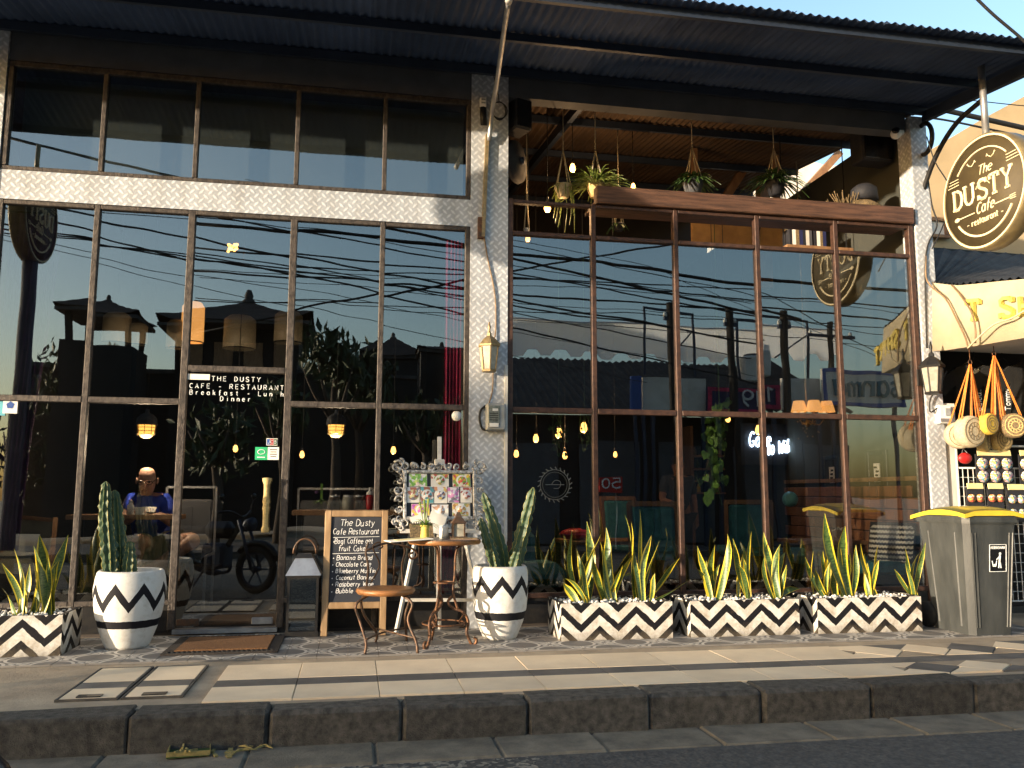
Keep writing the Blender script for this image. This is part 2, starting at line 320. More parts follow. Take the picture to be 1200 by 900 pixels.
# -- asphalt: dark binder, stones showing, a smoother patch to the right
def asphalt():
    m, t, b = newmat('asphalt')
    geo = t.nodes.new('ShaderNodeNewGeometry'); pos = geo.outputs['Position']
    v = N(t, 'ShaderNodeTexVoronoi', Scale=42.0); t.links.new(pos, v.inputs['Vector'])
    sep = t.nodes.new('ShaderNodeSeparateColor'); t.links.new(v.outputs['Color'], sep.inputs[0])
    sx = t.nodes.new('ShaderNodeSeparateXYZ'); t.links.new(pos, sx.inputs[0])
    patch = ramp(t, mth(t, 'ADD', sx.outputs[0], mth(t, 'MULTIPLY', noise(t, pos, 2.5, 3), 0.5)), [(0.0, 0.0), (1.0, 1.0)])
    patch = mth(t, 'GREATER_THAN', mth(t, 'ADD', sx.outputs[0], mth(t, 'MULTIPLY', noise(t, pos, 2.5, 3), 0.5)), 1.15)
    st = ramp(t, sep.outputs[0], [(0.5, (0.045, 0.043, 0.040)), (0.85, (0.24, 0.21, 0.16))])
    sm = mixc(t, ramp(t, noise(t, pos, 30, 4, 0.7), [(0.4, 0.0), (0.75, 1.0)]), (0.042, 0.040, 0.038), (0.115, 0.105, 0.09))
    t.links.new(mixc(t, patch, st, sm), b.inputs['Base Color']); b.inputs['Roughness'].default_value = 0.9
    bump(t, b, v.outputs['Distance'], 0.5, 0.01)
asphalt()
# -- cushion stripes, brick print
def stripes(name, c1, c2, freq, axis=2):
    m, t, b = newmat(name); s = t.nodes.new('ShaderNodeSeparateXYZ'); t.links.new(coord(t), s.inputs[0])
    zz = mth(t, 'ADD', mth(t, 'MULTIPLY', s.outputs[axis], freq), mth(t, 'MULTIPLY', mth(t, 'PINGPONG', s.outputs[0], 0.015), 12.0))
    k = mth(t, 'GREATER_THAN', mth(t, 'FRACT', zz), 0.5)
    t.links.new(mixc(t, k, c1, c2), b.inputs['Base Color']); b.inputs['Roughness'].default_value = 0.9
stripes('cushion_stripe', (0.62, 0.58, 0.50), (0.04, 0.04, 0.045), 22)

m_, t_, b_ = newmat('canvas_thin'); t_.nodes.remove(b_)     # thin white awning cloth that lets light through
d1 = N(t_, 'ShaderNodeBsdfDiffuse'); d1.inputs[0].default_value = (0.7, 0.7, 0.7, 1); d2 = N(t_, 'ShaderNodeBsdfTranslucent'); d2.inputs[0].default_value = (0.85, 0.86, 0.88, 1)
mx_ = t_.nodes.new('ShaderNodeMixShader'); mx_.inputs[0].default_value = 0.8; t_.links.new(d1.outputs[0], mx_.inputs[1]); t_.links.new(d2.outputs[0], mx_.inputs[2]); t_.links.new(mx_.outputs[0], t_.nodes['Material Output'].inputs[0])
mat('fill_board_grey', (0.20, 0.23, 0.225), (0.17, 0.195, 0.19), 0.9, 0, 1.5, 0.05)
mat('dry_leaf', (0.34, 0.26, 0.09), (0.2, 0.16, 0.06), 0.8, 0, 40, 0.2)
# ------------------------------------------------------------------ mesh helpers
class MB:
    def __init__(s): s.v = []; s.f = []; s.uv = []; s.mi = []; s.cm = 0; s.sm = []
    def add(s, vs, fs, uvs=None, smooth=False):
        b = len(s.v); s.v += [tuple(v) for v in vs]
        for k, f in enumerate(fs):
            s.f.append([b+i for i in f]); s.uv.append(uvs[k] if uvs else None); s.mi.append(s.cm); s.sm.append(smooth)
        return s
    def box(s, c, d, rot=None, bev=0.0):
        hx, hy, hz = d[0]/2, d[1]/2, d[2]/2
        if bev > 0:
            e = min(bev, hx*0.9, hy*0.9, hz*0.9)
            vs = []
            for sx in (-1, 1):
                for sy in (-1, 1):
                    for sz in (-1, 1):
                        vs += [(sx*(hx-e), sy*(hy-e), sz*hz), (sx*(hx-e), sy*hy, sz*(hz-e)), (sx*hx, sy*(hy-e), sz*(hz-e))]
            def idx(sx, sy, sz, k): return (((sx+1)//2)*4+((sy+1)//2)*2+(sz+1)//2)*3+k
            fs = []
            q = [(-1, -1), (1, -1), (1, 1), (-1, 1)]
            for sg in (-1, 1):
                fs.append([idx(a, b_, sg, 0) for a, b_ in q][::sg]); fs.append([idx(a, sg, b_, 1) for a, b_ in q][::-sg]); fs.append([idx(sg, a, b_, 2) for a, b_ in q][::sg])
            for a in (-1, 1):
                for b_ in (-1, 1):
                    fs.append([idx(-1, a, b_, 0), idx(1, a, b_, 0), idx(1, a, b_, 1), idx(-1, a, b_, 1)])
                    fs.append([idx(a, -1, b_, 0), idx(a, 1, b_, 0), idx(a, 1, b_, 2), idx(a, -1, b_, 2)])
                    fs.append([idx(a, b_, -1, 1), idx(a, b_, 1, 1), idx(a, b_, 1, 2), idx(a, b_, -1, 2)])
                    for c_ in (-1, 1): fs.append([idx(a, b_, c_, 0), idx(a, b_, c_, 1), idx(a, b_, c_, 2)])
        else:
            vs = [(sx*hx, sy*hy, sz*hz) for sx in (-1, 1) for sy in (-1, 1) for sz in (-1, 1)]
            fs = [(0, 1, 3, 2), (4, 6, 7, 5), (0, 4, 5, 1), (2, 3, 7, 6), (0, 2, 6, 4), (1, 5, 7, 3)]
        c = Vector(c)
        vs = [(rot @ Vector(v) if rot else Vector(v))+c for v in vs]
        return s.add(vs, fs)
    def bar(s, a, b, w, h=None):       # square bar from a to b
        a, b = Vector(a), Vector(b); d = b-a
        q = d.to_track_quat('Z', 'Y').to_matrix()
        return s.box((a+b)/2, (w, h or w, d.length), q)
    def tube(s, pts, r, n=6, cap=True, closed=False):
        pts = [Vector(p) for p in pts]; m = len(pts); rs = r if isinstance(r, (list, tuple)) else [r]*m
        vs = []; up = None
        for i, p in enumerate(pts):
            d = (pts[(i+1) % m] - pts[i-1]) if closed else (pts[min(i+1, m-1)]-pts[max(i-1, 0)])
            if d.length < 1e-9: d = Vector((0, 0, 1))
            d.normalize()
            if up is None: up = d.orthogonal().normalized()
            up = (up-d*up.dot(d))
            up = up.normalized() if up.length > 1e-6 else d.orthogonal().normalized()
            sd = d.cross(up)
            for k in range(n):
                a = 2*math.pi*k/n; vs.append(p+(up*math.cos(a)+sd*math.sin(a))*rs[i])
        fs = []
        for i in range(m if closed else m-1):
            j = (i+1) % m
            for k in range(n): fs.append((i*n+k, i*n+(k+1) % n, j*n+(k+1) % n, j*n+k))
        if cap and not closed: fs.append(tuple(range(n))[::-1]); fs.append(tuple((m-1)*n+k for k in range(n)))
        return s.add(vs, fs, smooth=n > 4)
    def lathe(s, prof, n=24, c=(0, 0, 0), mtx=None, uvh=False, arc=1.0):
        c = Vector(c); vs = []
        for r, z in prof:
            for k in range(n+1 if uvh else n):
                a = 2*math.pi*k/n*arc; p = Vector((r*math.cos(a), r*math.sin(a), z))
                vs.append((mtx @ p if mtx else p)+c)
        w = n+1 if uvh else n; fs = []; uvs = []
        for i in range(len(prof)-1):
            for k in range(n):
                k2 = k+1 if uvh else (k+1) % n
                fs.append((i*w+k, i*w+k2, (i+1)*w+k2, (i+1)*w+k))
                uvs.append([(k/n, prof[i][1]), ((k+1)/n, prof[i][1]), ((k+1)/n, prof[i+1][1]), (k/n, prof[i+1][1])])
        return s.add(vs, fs, uvs if uvh else None, smooth=True)
    def ball(s, c, r, n=8, sq=(1, 1, 1)):
        m = max(4, n//2+1); prof = []
        vs = []; fs = []
        for i in range(m+1):
            t = math.pi*i/m
            for k in range(n):
                a = 2*math.pi*k/n
                vs.append((c[0]+r*sq[0]*math.sin(t)*math.cos(a), c[1]+r*sq[1]*math.sin(t)*math.sin(a), c[2]+r*sq[2]*math.cos(t)))
        for i in range(m):
            for k in range(n): fs.append((i*n+k, (i+1)*n+k, (i+1)*n+(k+1) % n, i*n+(k+1) % n))
        return s.add(vs, fs, smooth=True)
    def prism(s, poly, y0, y1, f=None):  # polygon (x,z) pushed from y0 to y1
        n = len(poly); f = f or (lambda x, y, z: (x, y, z))
        vs = [f(x, y0, z) for x, z in poly]+[f(x, y1, z) for x, z in poly]
        fs = [tuple(range(n)), tuple(range(2*n-1, n-1, -1))]+[(i, i+n, (i+1) % n+n, (i+1) % n) for i in range(n)]
        return s.add(vs, fs)
    def quad(s, a, b, c, d, uv=None): return s.add([a, b, c, d], [(0, 1, 2, 3)], [uv] if uv else None)
    def mesh(s, name, mats):
        me = bpy.data.meshes.new(name); me.from_pydata(s.v, [], s.f)
        for m in ([mats] if isinstance(mats, str) else mats): me.materials.append(MATS[m])
        if any(u for u in s.uv):
            l = me.uv_layers.new(name='UVMap'); i = 0
            for k, f in enumerate(s.f):
                for j in range(len(f)):
                    l.data[i].uv = s.uv[k][j] if s.uv[k] else (0, 0); i += 1
        me.polygons.foreach_set('material_index', s.mi); me.polygons.foreach_set('use_smooth', s.sm)
        me.validate(); me.update()
        return me
    def build(s, name, mats, parent=None, loc=None, rot=None):
        return link(name, s.mesh(name, mats), parent, loc, rot)
def link(name, me, parent=None, loc=None, rot=None):
    o = bpy.data.objects.new(name, me); COL.objects.link(o)
    if parent: o.parent = parent
    if loc is not None: o.location = loc
    if rot is not None: o.rotation_euler = rot
    return o
def thing(name, label, cat, loc=(0, 0, 0), rz=0.0, group=None):
    o = bpy.data.objects.new(name, None); COL.objects.link(o); o.location = loc; o.rotation_euler = (0, 0, rz); o.empty_display_size = 0.1
    return tag(o, label, cat, group)
def tag(o, label, cat, group=None):
    o['label'] = label; o['category'] = cat
    if group: o['group'] = group
    return o
def struct(o): o['kind'] = 'structure'; return o
def stuff(o): o['kind'] = 'stuff'; return o
def copy_tree(o, parent=None):
    c = o.copy(); COL.objects.link(c); c.parent = parent
    for ch in o.children: copy_tree(ch, c)
    return c
def rot(x=0, y=0, z=0): return Matrix.Rotation(z, 3, 'Z') @ Matrix.Rotation(y, 3, 'Y') @ Matrix.Rotation(x, 3, 'X')
def spline(pts, k=6):
    """Catmull-Rom through the points"""
    p = [Vector(q) for q in pts]; p = [p[0]*2-p[1]]+p+[p[-1]*2-p[-2]]; out = []
    for i in range(1, len(p)-2):
        for j in range(k):
            t = j/k; a, b, c, d = p[i-1], p[i], p[i+1], p[i+2]
            out.append(0.5*((2*b)+(c-a)*t+(2*a-5*b+4*c-d)*t*t+(3*b-a-3*c+d)*t**3))
    return out+[p[-2]]
def sag(a, b, drop, k=14):
    a, b = Vector(a), Vector(b)
    return [a.lerp(b, i/k)-Vector((0, 0, drop*4*(i/k)*(1-i/k))) for i in range(k+1)]
# ------------------------------------------------------------------ single-stroke lettering (grid: baseline 0, x-height 4, caps 6)
def _arc(cx, cy, rx, ry, a0, a1, n=8): return ' '.join('%.2f,%.2f' % (cx+rx*math.cos(R_(a0+(a1-a0)*i/n)), cy+ry*math.sin(R_(a0+(a1-a0)*i/n))) for i in range(n+1))
_o = _arc(1.5, 2, 1.5, 2, 60, 420, 12)
GL = {
 'A': '0,0 2,6 4,0;0.7,2 3.3,2', 'B': '0,0 0,6 2,6 3,5.5 3,3.8 2,3.2 0,3.2;2,3.2 3.4,2.6 3.4,0.8 2.2,0 0,0', 'C': _arc(2, 3, 2, 3, 50, 310, 12),
 'D': '0,0 0,6 1.6,6 3.2,5 3.7,3 3.2,1 1.6,0 0,0', 'E': '3.2,0 0,0 0,6 3.2,6;0,3.2 2.6,3.2', 'F': '0,0 0,6 3.2,6;0,3.2 2.6,3.2', 'G': _arc(2, 3, 2, 3, 50, 340, 12)+' 2.2,2.2',
 'H': '0,0 0,6;4,0 4,6;0,3.1 4,3.1', 'I': '1,0 1,6', 'J': '3,6 3,1.4 2.4,0.2 1,0 0.2,0.8', 'K': '0,0 0,6;3.6,6 0,2.6;1.2,3.6 3.8,0', 'L': '0,6 0,0 3.2,0',
 'M': '0,0 0.3,6 2.2,1.5 4.1,6 4.4,0', 'N': '0,0 0,6 3.8,0 3.8,6', 'O': _arc(2, 3, 2, 3, 90, 450, 14), 'P': '0,0 0,6 2.2,6 3.4,5.3 3.4,3.6 2.2,2.9 0,2.9',
 'R': '0,0 0,6 2.2,6 3.4,5.3 3.4,3.6 2.2,2.9 0,2.9;1.6,2.9 3.8,0', 'S': '3.6,5.2 2.6,6 1.2,6 0.2,5.2 0.3,3.9 1.4,3.3 2.7,2.7 3.7,1.9 3.6,0.8 2.6,0 1,0 0,0.9', 'T': '2,0 2,6;0,6 4,6',
 'U': '0,6 0,1.6 0.8,0.3 2,0 3.2,0.3 4,1.6 4,6', 'V': '0,6 2,0 4,6', 'W': '0,6 1.2,0 2.5,4.5 3.8,0 5,6', 'Y': '0,6 2,3 4,6;2,3 2,0',
 'a': _arc(1.5, 2, 1.5, 2, 40, 400, 12)+';3,4 3,0.6 3.4,0', 'b': '0,6.4 0,0;'+_arc(1.5, 2, 1.5, 2, 180, -180, 12), 'c': _arc(1.5, 2, 1.5, 2, 50, 310, 9),
 'd': _arc(1.5, 2, 1.5, 2, 0, 360, 12)+';3,6.4 3,0', 'e': '0,2.1 3,2.4 2.6,3.6 1.5,4 0.4,3.4 0,2 0.5,0.5 1.6,0 2.8,0.6', 'f': '2.4,6 1.5,6.3 1,5.5 1,-0.4;0,3.8 2,3.8', 'g': _arc(1.5, 2, 1.5, 2, 40, 400, 12)+';3,4 3,-1 2.2,-2 0.6,-1.8',
 'h': '0,6.4 0,0;0,2.6 1,3.8 2.2,3.9 2.8,3 2.8,0', 'i': '0.6,4 0.6,0;0.6,5.4 0.7,5.6', 'k': '0,6.4 0,0;2.6,4 0,1.8;1,2.6 2.8,0', 'l': '0.6,6.4 0.6,0.5 1.2,0', 'm': '0,4 0,0;0,2.8 1,3.9 1.9,3.4 1.9,0;1.9,2.8 2.9,3.9 3.8,3.4 3.8,0',
 'n': '0,4 0,0;0,2.6 1,3.8 2.2,3.9 2.8,3 2.8,0', 'o': _o, 'p': '0,4 0,-2;'+_arc(1.5, 2, 1.5, 2, 180, -180, 12), 'r': '0.2,4 0.2,0;0.2,2.6 1,3.7 2.2,3.8', 's': '2.5,3.5 1.4,4 0.4,3.4 0.7,2.4 2,1.8 2.5,0.9 1.6,0 0.1,0.5',
 't': '1,5.6 1,0.6 2,0;0,3.9 2.2,3.9', 'u': '0,4 0,1 0.8,0 2,0.3 2.8,1.4;2.8,4 2.8,0.4 3.2,0', 'w': '0,4 0.9,0 1.9,3.4 2.9,0 3.8,4', 'y': '0,4 1.4,0.4;3,4 1.2,-1.2 0,-2', 'x': '0,4 2.8,0;0,0 2.8,4',
 '-': '0.4,2.4 2.6,2.4', '*': '0.3,2 1.7,2;1,1.3 1,2.9;0.5,1.5 1.5,2.6', '.': '0.3,0 0.5,0.2', '0': _arc(1.7, 3, 1.7, 3, 90, 450, 14), '5': '3,6 0.4,6 0.2,3.4 1.8,3.8 3.2,2.8 3,0.8 1.6,0 0,0.6', '1': '0.4,4.8 1.4,6 1.4,0', '9': _arc(1.6, 4.2, 1.6, 1.8, 0, 360, 12)+';3.2,4.2 2.8,1.4 1.4,0', '7': '0,6 3.2,6 1.2,0',
}
SER = {'D': GL['D']+';-0.7,0 0.8,0;-0.7,6 0.8,6', 'U': GL['U']+';-0.8,6 0.9,6;3.1,6 4.8,6', 'S': GL['S']+';3.7,6.1 3.7,4.6;-0.1,-0.1 -0.1,1.4', 'T': GL['T']+';0,6.1 0,4.7;4,6.1 4,4.7;1,0 3,0', 'Y': GL['Y']+';-0.7,6 0.9,6;3.1,6 4.7,6;1,0 3,0'}
def gw(g): return max(float(q.split(',')[0]) for st in g.split(';') for q in st.split())
def write(mb, text, o, xd, yd, h, r, slant=0.0, jit=0.0, mono=None, gap=1.3, font=None, n=4, width=None, heavy=0):
    """strokes of text starting at o, along xd, up yd, cap height h"""
    o, xd, yd = Vector(o), Vector(xd), Vector(yd); k = h/6.0; x = 0.0; adv = []
    for ch in text:
        g = (font or GL).get(ch) or GL.get(ch)
        w = gw(g) if g else 2.0
        adv.append((ch, g, x+((mono-w)/2 if mono else 0))); x += mono if mono else w+gap
    sx = 1.0
    if width: sx = width/(k*(x-gap))
    for ch, g, x0 in adv:
        if not g or ch == ' ': continue
        jx, jy, js = random.uniform(-jit, jit), random.uniform(-jit, jit), 1+random.uniform(-jit, jit)*0.3
        for st in g.split(';'):
            pts = []
            for q in st.split():
                a, b = (float(z) for z in q.split(','))
                a = a*js+jx; b = b*js+jy
                pts.append(o+xd*((x0+a+b*slant)*k*sx)+yd*(b*k))
            if len(pts) == 2 and (pts[0]-pts[1]).length < 1e-6: continue
            if n > 4 or jit: pts = spline(pts, 3) if len(pts) > 2 else pts
            mb.tube(pts, r, n)
    return x*k*sx
# ================================================================== SETTING: ground, road, kerbs, pavement
mb = MB(); mb.box((0, 0, -0.55), (500, 500, 0.5)); struct(mb.build('ground', 'cement'))
mb = MB(); mb.box((0, -6.62, -0.236), (160, 7.6, 0.1)); struct(mb.build('road', 'asphalt'))
# gutter slabs
gut = struct(MB().box((0, -2.63, -0.25), (30, 0.42, 0.12)).build('gutter', 'gutter_stone'))
x = -6.0; i = 0
while x < 8.0:
    w = random.choice((0.52, 0.6, 0.66))
    m = MB(); m.box((0, 0, 0), (w-0.005, 0.36+random.uniform(-0.015, 0.015), 0.04), bev=0.012)
    m.build('slab', 'gutter_stone', gut, (x+w/2, -2.645+random.uniform(-0.006, 0.006), -0.198+random.uniform(-0.004, 0.004)), (0, R_(random.uniform(-0.4, 0.4)), 0)); x += w
# kerb: separate weathered stones
kerb = struct(MB().box((0, -2.38, -0.13), (30, 0.16, 0.20)).build('kerb', 'grout'))
ks = []
for q in range(7):
    m = MB(); m.box((0, 0, 0), (0.647, 0.235, 0.30), bev=random.uniform(0.008, 0.02)); m.v = [(x*(1+random.uniform(-.004, .002)), y+random.uniform(-.007, .004), z+random.uniform(-.008, .003)) for x, y, z in m.v]
    me = m.mesh('kerb_stone', 'kerb_stone'); ks.append(me)
kx0 = G(317, 850, -0.1).x
for i in range(-9, 12):
    link('kerb_stone', ks[(i*5) % 7], kerb, (kx0+0.325+i*0.652, -2.375+random.uniform(-0.006, 0.006), -0.152+random.uniform(-0.006, 0.006)), (R_(random.uniform(-1, 1)), R_(random.uniform(-0.4, 0.4)), R_(random.uniform(-0.35, 0.35))))
# pavement bed
pav = struct(MB().box((0, -1.15, -0.155), (30, 2.34, 0.29)).build('pavement', 'cement'))
# patterned tiles in front of the cafe
ts = 0.2
m = MB(); h = ts/2-0.0015
m.add([(-h, -h, 0), (h, -h, 0), (h, h, 0), (-h, h, 0), (-h, -h, -0.012), (h, -h, -0.012), (h, h, -0.012), (-h, h, -0.012)],
      [(0, 1, 2, 3), (0, 4, 5, 1), (1, 5, 6, 2), (2, 6, 7, 3), (3, 7, 4, 0)], [[(0, 0), (1, 0), (1, 1), (0, 1)]]+[[(0, 0)]*4]*4)
pt = m.mesh('patterned_tile', 'pattern_tile')
for i in range(44):
    for j in range(5):
        o = link('patterned_tile', pt, pav, (-3.3+i*ts, -1.03+j*ts, 0.0035+random.uniform(-0.0006, 0.0006)))
        o.rotation_euler = (0, 0, math.pi/2 if (i+j) % 2 else 0)
# cream tiles in two rows with a dark strip between
def tile(nm, x0, x1, y0, y1, mt, par=pav, z=0.0):
    MB().box(((x1-x0)/2-0.002, 0, -0.008), (x1-x0-0.004, y1-y0-0.004, 0.02), bev=0.002).build(nm, mt, par, (x0, (y0+y1)/2, z+random.uniform(-0.001, 0.001)))
tx0 = G(260, 790).x
cov = (G(88, 803).x, G(233, 795).x, -2.12, G(180, 781).y)     # the two inspection covers
for i in range(-8, 14):
    a, b = tx0+i*0.45, tx0+(i+1)*0.45
    if b <= cov[0] or a >= cov[1]:
        if a < cov[0]: a2, b2 = a, b
        else: a2, b2 = a, b
        for (y0, y1, mt) in ((-1.76, -1.32, 'cream_tile'), (-1.94, -1.76, 'grey_tile'), (-2.27, -1.94, 'cream_tile')):
            if a < G(70, 815).x-0.2 and y0 < -1.7: continue      # broken away to bare cement on this side
            if a > 3.15 and mt == 'cream_tile': continue
            tile('paving_tile', a, b, y0, y1, mt)
for i in range(14):     # diagonal tiles past the last planter
    xx = 3.2+i*0.36
    for (yy, hh) in ((-1.54, 0.2), (-2.10, 0.155)):
        m = MB()
        m.prism([(-0.19, 0), (0, -hh), (0.19, 0), (0, hh)], -0.008, 0.008, lambda x, y, z: (x, z, y))
        m.build('diamond_tile', random.choice(('cream_tile', 'brown_tile', 'grey_tile', 'brown_tile')), pav, (xx, yy, -0.006))
        for sgn in (-1, 1):
            m = MB(); m.prism([(0.01, sgn*(hh+0.005)), (0.2, sgn*0.012), (0.36, sgn*(hh+0.005))], -0.008, 0.008, lambda x, y, z: (x, z, y))
            m.build('triangle_tile', random.choice(('brown_tile', 'grey_tile', 'brown_tile', 'cream_tile')), pav, (xx, yy, -0.007))
# inspection covers
cx0, cx1, cy0, cy1 = cov
for k, (a, b) in enumerate(((cx0, (cx0+cx1)/2), ((cx0+cx1)/2, cx1))):
    t = thing('inspection_cover', ('square inspection cover inlaid with cream and grey tile, beside the grey cement patch', 'square inspection cover inlaid with cream and grey tile, in front of the doormat')[k], 'manhole cover', ((a+b)/2, (cy0+cy1)/2, 0.0))
    w, d = (b-a)/2-0.012, (cy1-cy0)/2-0.012
    for s in (-1, 1):
        MB().box((s*w, 0, -0.003), (0.010, 2*d+0.010, 0.012)).build('frame_bar', 'grout', t); MB().box((0, s*d, -0.003), (2*w-0.011, 0.010, 0.012)).build('frame_bar', 'grout', t)
    yy = -d+0.012
    for dy, mt in ((0.24, 'cream_tile'), (0.16, 'grey_tile'), (2*d-0.424, 'cream_tile')):
        MB().box((0, yy+dy/2, -0.003), (2*w-0.022, dy-0.004, 0.01)).build('inlay', mt, t); yy += dy
    MB().box((0, -d+0.055, 0.004), (0.12, 0.055, 0.008)).build('lifting_eye', 'black_metal', t)
# litter in the gutter: woven leaf offering tray and dry petals
t = thing('offering_tray', 'small woven palm leaf offering tray lying in the gutter', 'offering', G(222, 883, -0.17))
m = MB()
for a, b in (((-0.09, -0.07), (0.10, -0.05)), ((0.10, -0.05), (0.08, 0.09)), ((0.08, 0.09), (-0.10, 0.06)), ((-0.10, 0.06), (-0.09, -0.07))): m.bar((*a, 0.018), (*b, 0.014), 0.004, 0.022)
m.build('rim', 'dry_leaf', t)
MB().prism([(-0.09, -0.07), (0.10, -0.05), (0.08, 0.09), (-0.10, 0.06)], 0.0, 0.006, lambda x, y, z: (x, z, y)).build('base', 'leaf_green', t)
m = MB()
for k in range(7): m.tube([(random.uniform(-0.05, 0.05), random.uniform(-0.05, 0.05), 0.012), (random.uniform(-0.08, 0.08), random.uniform(-0.08, 0.08), 0.03)], 0.006, 4)
m.build('flower', 'dry_leaf', t)
t = thing('dry_leaf_scraps', 'crumpled pale dry leaf strips scattered in the gutter', 'litter', G(306, 877, -0.17))
for k in range(6):
    m = MB(); a = random.uniform(0, 6.28); c = Vector((random.uniform(-0.1, 0.1), random.uniform(-0.06, 0.06), 0.004))
    d = Vector((math.cos(a), math.sin(a), 0))*0.05
    m.tube([c-d, c+Vector((0, 0, 0.008)), c+d], [0.002, 0.007, 0.002], 4); m.build('strip', 'dry_leaf', t)
t = thing('leaf_crumbs', 'small flattened dry leaf crumbs in the gutter beside the offering tray', 'litter', G(260, 884, -0.172))
for k in range(8):
    m = MB(); m.box((random.uniform(-0.12, 0.12), random.uniform(-0.07, 0.07), 0.002), (random.uniform(0.02, 0.05), random.uniform(0.015, 0.03), 0.006), rot(0, 0, random.uniform(0, 3))); m.build('crumb', 'dry_leaf', t)

# ================================================================== CAFE FRONT
LX = [-2.73, -2.03, -1.32, -0.524, 0.195, 0.907]
RX = [1.274, 2.012, 2.77, 3.55, 4.33, 5.105]
ZT, ZDH, ZB0, ZB1, ZTOP = 1.765, 2.03, 3.298, 3.56, 4.42
ZU, ZU2 = 3.282, 3.564
ROOF = lambda y: 4.735+0.128*y
cafe = thing('cafe_building', 'cafe building with a glazed front of rusty steel window frames', 'building')
# shell
m = MB()
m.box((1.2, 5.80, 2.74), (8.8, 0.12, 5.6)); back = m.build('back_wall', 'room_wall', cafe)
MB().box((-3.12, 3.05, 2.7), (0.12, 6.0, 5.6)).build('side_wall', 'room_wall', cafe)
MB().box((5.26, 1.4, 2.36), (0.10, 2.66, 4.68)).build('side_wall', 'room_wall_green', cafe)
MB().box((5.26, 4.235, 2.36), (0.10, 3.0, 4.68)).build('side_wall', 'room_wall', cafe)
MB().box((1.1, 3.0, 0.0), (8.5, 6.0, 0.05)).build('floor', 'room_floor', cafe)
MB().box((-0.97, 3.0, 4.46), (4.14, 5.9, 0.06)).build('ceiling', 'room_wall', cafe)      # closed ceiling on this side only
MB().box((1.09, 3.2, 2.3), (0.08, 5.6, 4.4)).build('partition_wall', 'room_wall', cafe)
# columns, beams
MB().box((1.0895, 0.06, 2.33), (0.322, 0.20, 4.70)).build('column', 'diamond_plate', cafe)
MB().box((-2.91, 0.06, 2.33), (0.30, 0.20, 4.70)).build('column', 'diamond_plate', cafe)
MB().box((5.235, 0.05, 2.33), (0.17, 0.20, 4.66)).build('column', 'diamond_plate', cafe)
MB().box((-0.914, 0.05, 3.429), (3.685, 0.16, 0.234)).build('beam', 'diamond_plate', cafe)
MB().box((3.19, 0.05, 4.605), (3.86, 0.14, 0.19)).build('beam', 'fascia_grey', cafe)  # plate beam in dark grey: the roof's shade is put into its colour
MB().box((-0.914, 0.05, 4.585), (3.685, 0.14, 0.27)).build('fascia', 'fascia_grey', cafe)
MB().box((1.238, -0.052, 1.40), (0.024, 0.022, 1.45)).build('white_trim', 'white_paint', cafe)
MB().box((5.39, 0.0, 0.95), (0.13, 0.05, 1.9)).build('side_board', 'wall_white', cafe)
# windows: one frame bar or pane per piece
FW, FD = 0.042, 0.06
FC = [0]
def frame(par, a, b, mt, w=FW, d=None):
    FC[0] += 1
    d = d or (FD + 0.0006*(FC[0] % 9)); m = MB(); a, b = Vector(a), Vector(b)
    sz = [abs(a[k]-b[k]) for k in range(3)]; ax = max(range(3), key=lambda k: sz[k])
    sz = [w if k != ax else sz[k] for k in range(3)]; sz[1] = d
    m.box((0, 0, 0), sz, bev=0.004); return m.build('frame_bar', mt, par, (a+b)/2)
def pane(par, x0, x1, z0, z1, y=0.0, nm='pane', mt='pane_glass', tilt=0.16):
    m = MB(); m.box((0, 0, 0), (x1-x0+0.012, 0.006, z1-z0+0.012)); 
    return m.build(nm, mt, par, ((x0+x1)/2, y, (z0+z1)/2), (R_(random.uniform(-tilt, tilt)), 0, R_(random.uniform(-tilt, tilt))))
# lower windows on the left with door bay 2-3
wl = struct_part = bpy.data.objects.new('window_wall', None); COL.objects.link(wl); wl.parent = cafe
hf = FW/2
for k, x in enumerate(LX): frame(wl, (x, 0, 0.03), (x, 0, ZB0+0.012), 'rust_grey', FW+(0.012 if k in (2, 3) else 0))
SP = [(LX[k], LX[k+1]) for k in range(5)]
for k, (a, b) in enumerate(SP):
    a2, b2 = a+hf+0.002, b-hf-0.002
    frame(wl, (a2, 0, ZB0-0.008), (b2, 0, ZB0-0.008), 'rust_grey', 0.034)
    if k == 2:
        frame(wl, (a2+0.006, 0, ZDH), (b2-0.006, 0, ZDH), 'rust_grey', 0.048)
        pane(wl, a2, b2, ZDH+0.024, ZB0-0.025)
    else:
        frame(wl, (a2, 0, ZT), (b2, 0, ZT), 'rust_grey', 0.046)
        frame(wl, (a2, 0, 0.235), (b2, 0, 0.235), 'rust_grey', 0.04)
        MB().box(((a+b)/2, 0.0, 0.115), (b2-a2, 0.03, 0.2)).build('kick_panel', 'black_metal', wl)
        pane(wl, a2, b2, 0.255, ZT-0.023); pane(wl, a2, b2, ZT+0.023, ZB0-0.025)
# upper row on the left
wu = bpy.data.objects.new('upper_window', None); COL.objects.link(wu); wu.parent = cafe
for k, x in enumerate(LX): frame(wu, (x, 0, ZB1+0.022), (x, 0, ZTOP-0.022), 'rust_grey', 0.036)
frame(wu, (LX[0]-0.02, 0, ZB1+0.004), (LX[5]+0.02, 0, ZB1+0.004), 'rust_grey', 0.034)
frame(wu, (LX[0]-0.02, 0, ZTOP), (LX[5]+0.02, 0, ZTOP), 'rust_grey', 0.044)
MB().box((-0.91, 0.22, 3.99), (3.6, 0.02, 0.92)).build('fill_board', 'fill_board_grey', wu)  # grey board added behind the upper panes to brighten them
for a, b in SP: pane(wu, a+0.018, b-0.018, ZB1+0.022, ZTOP-0.022, tilt=0.08)
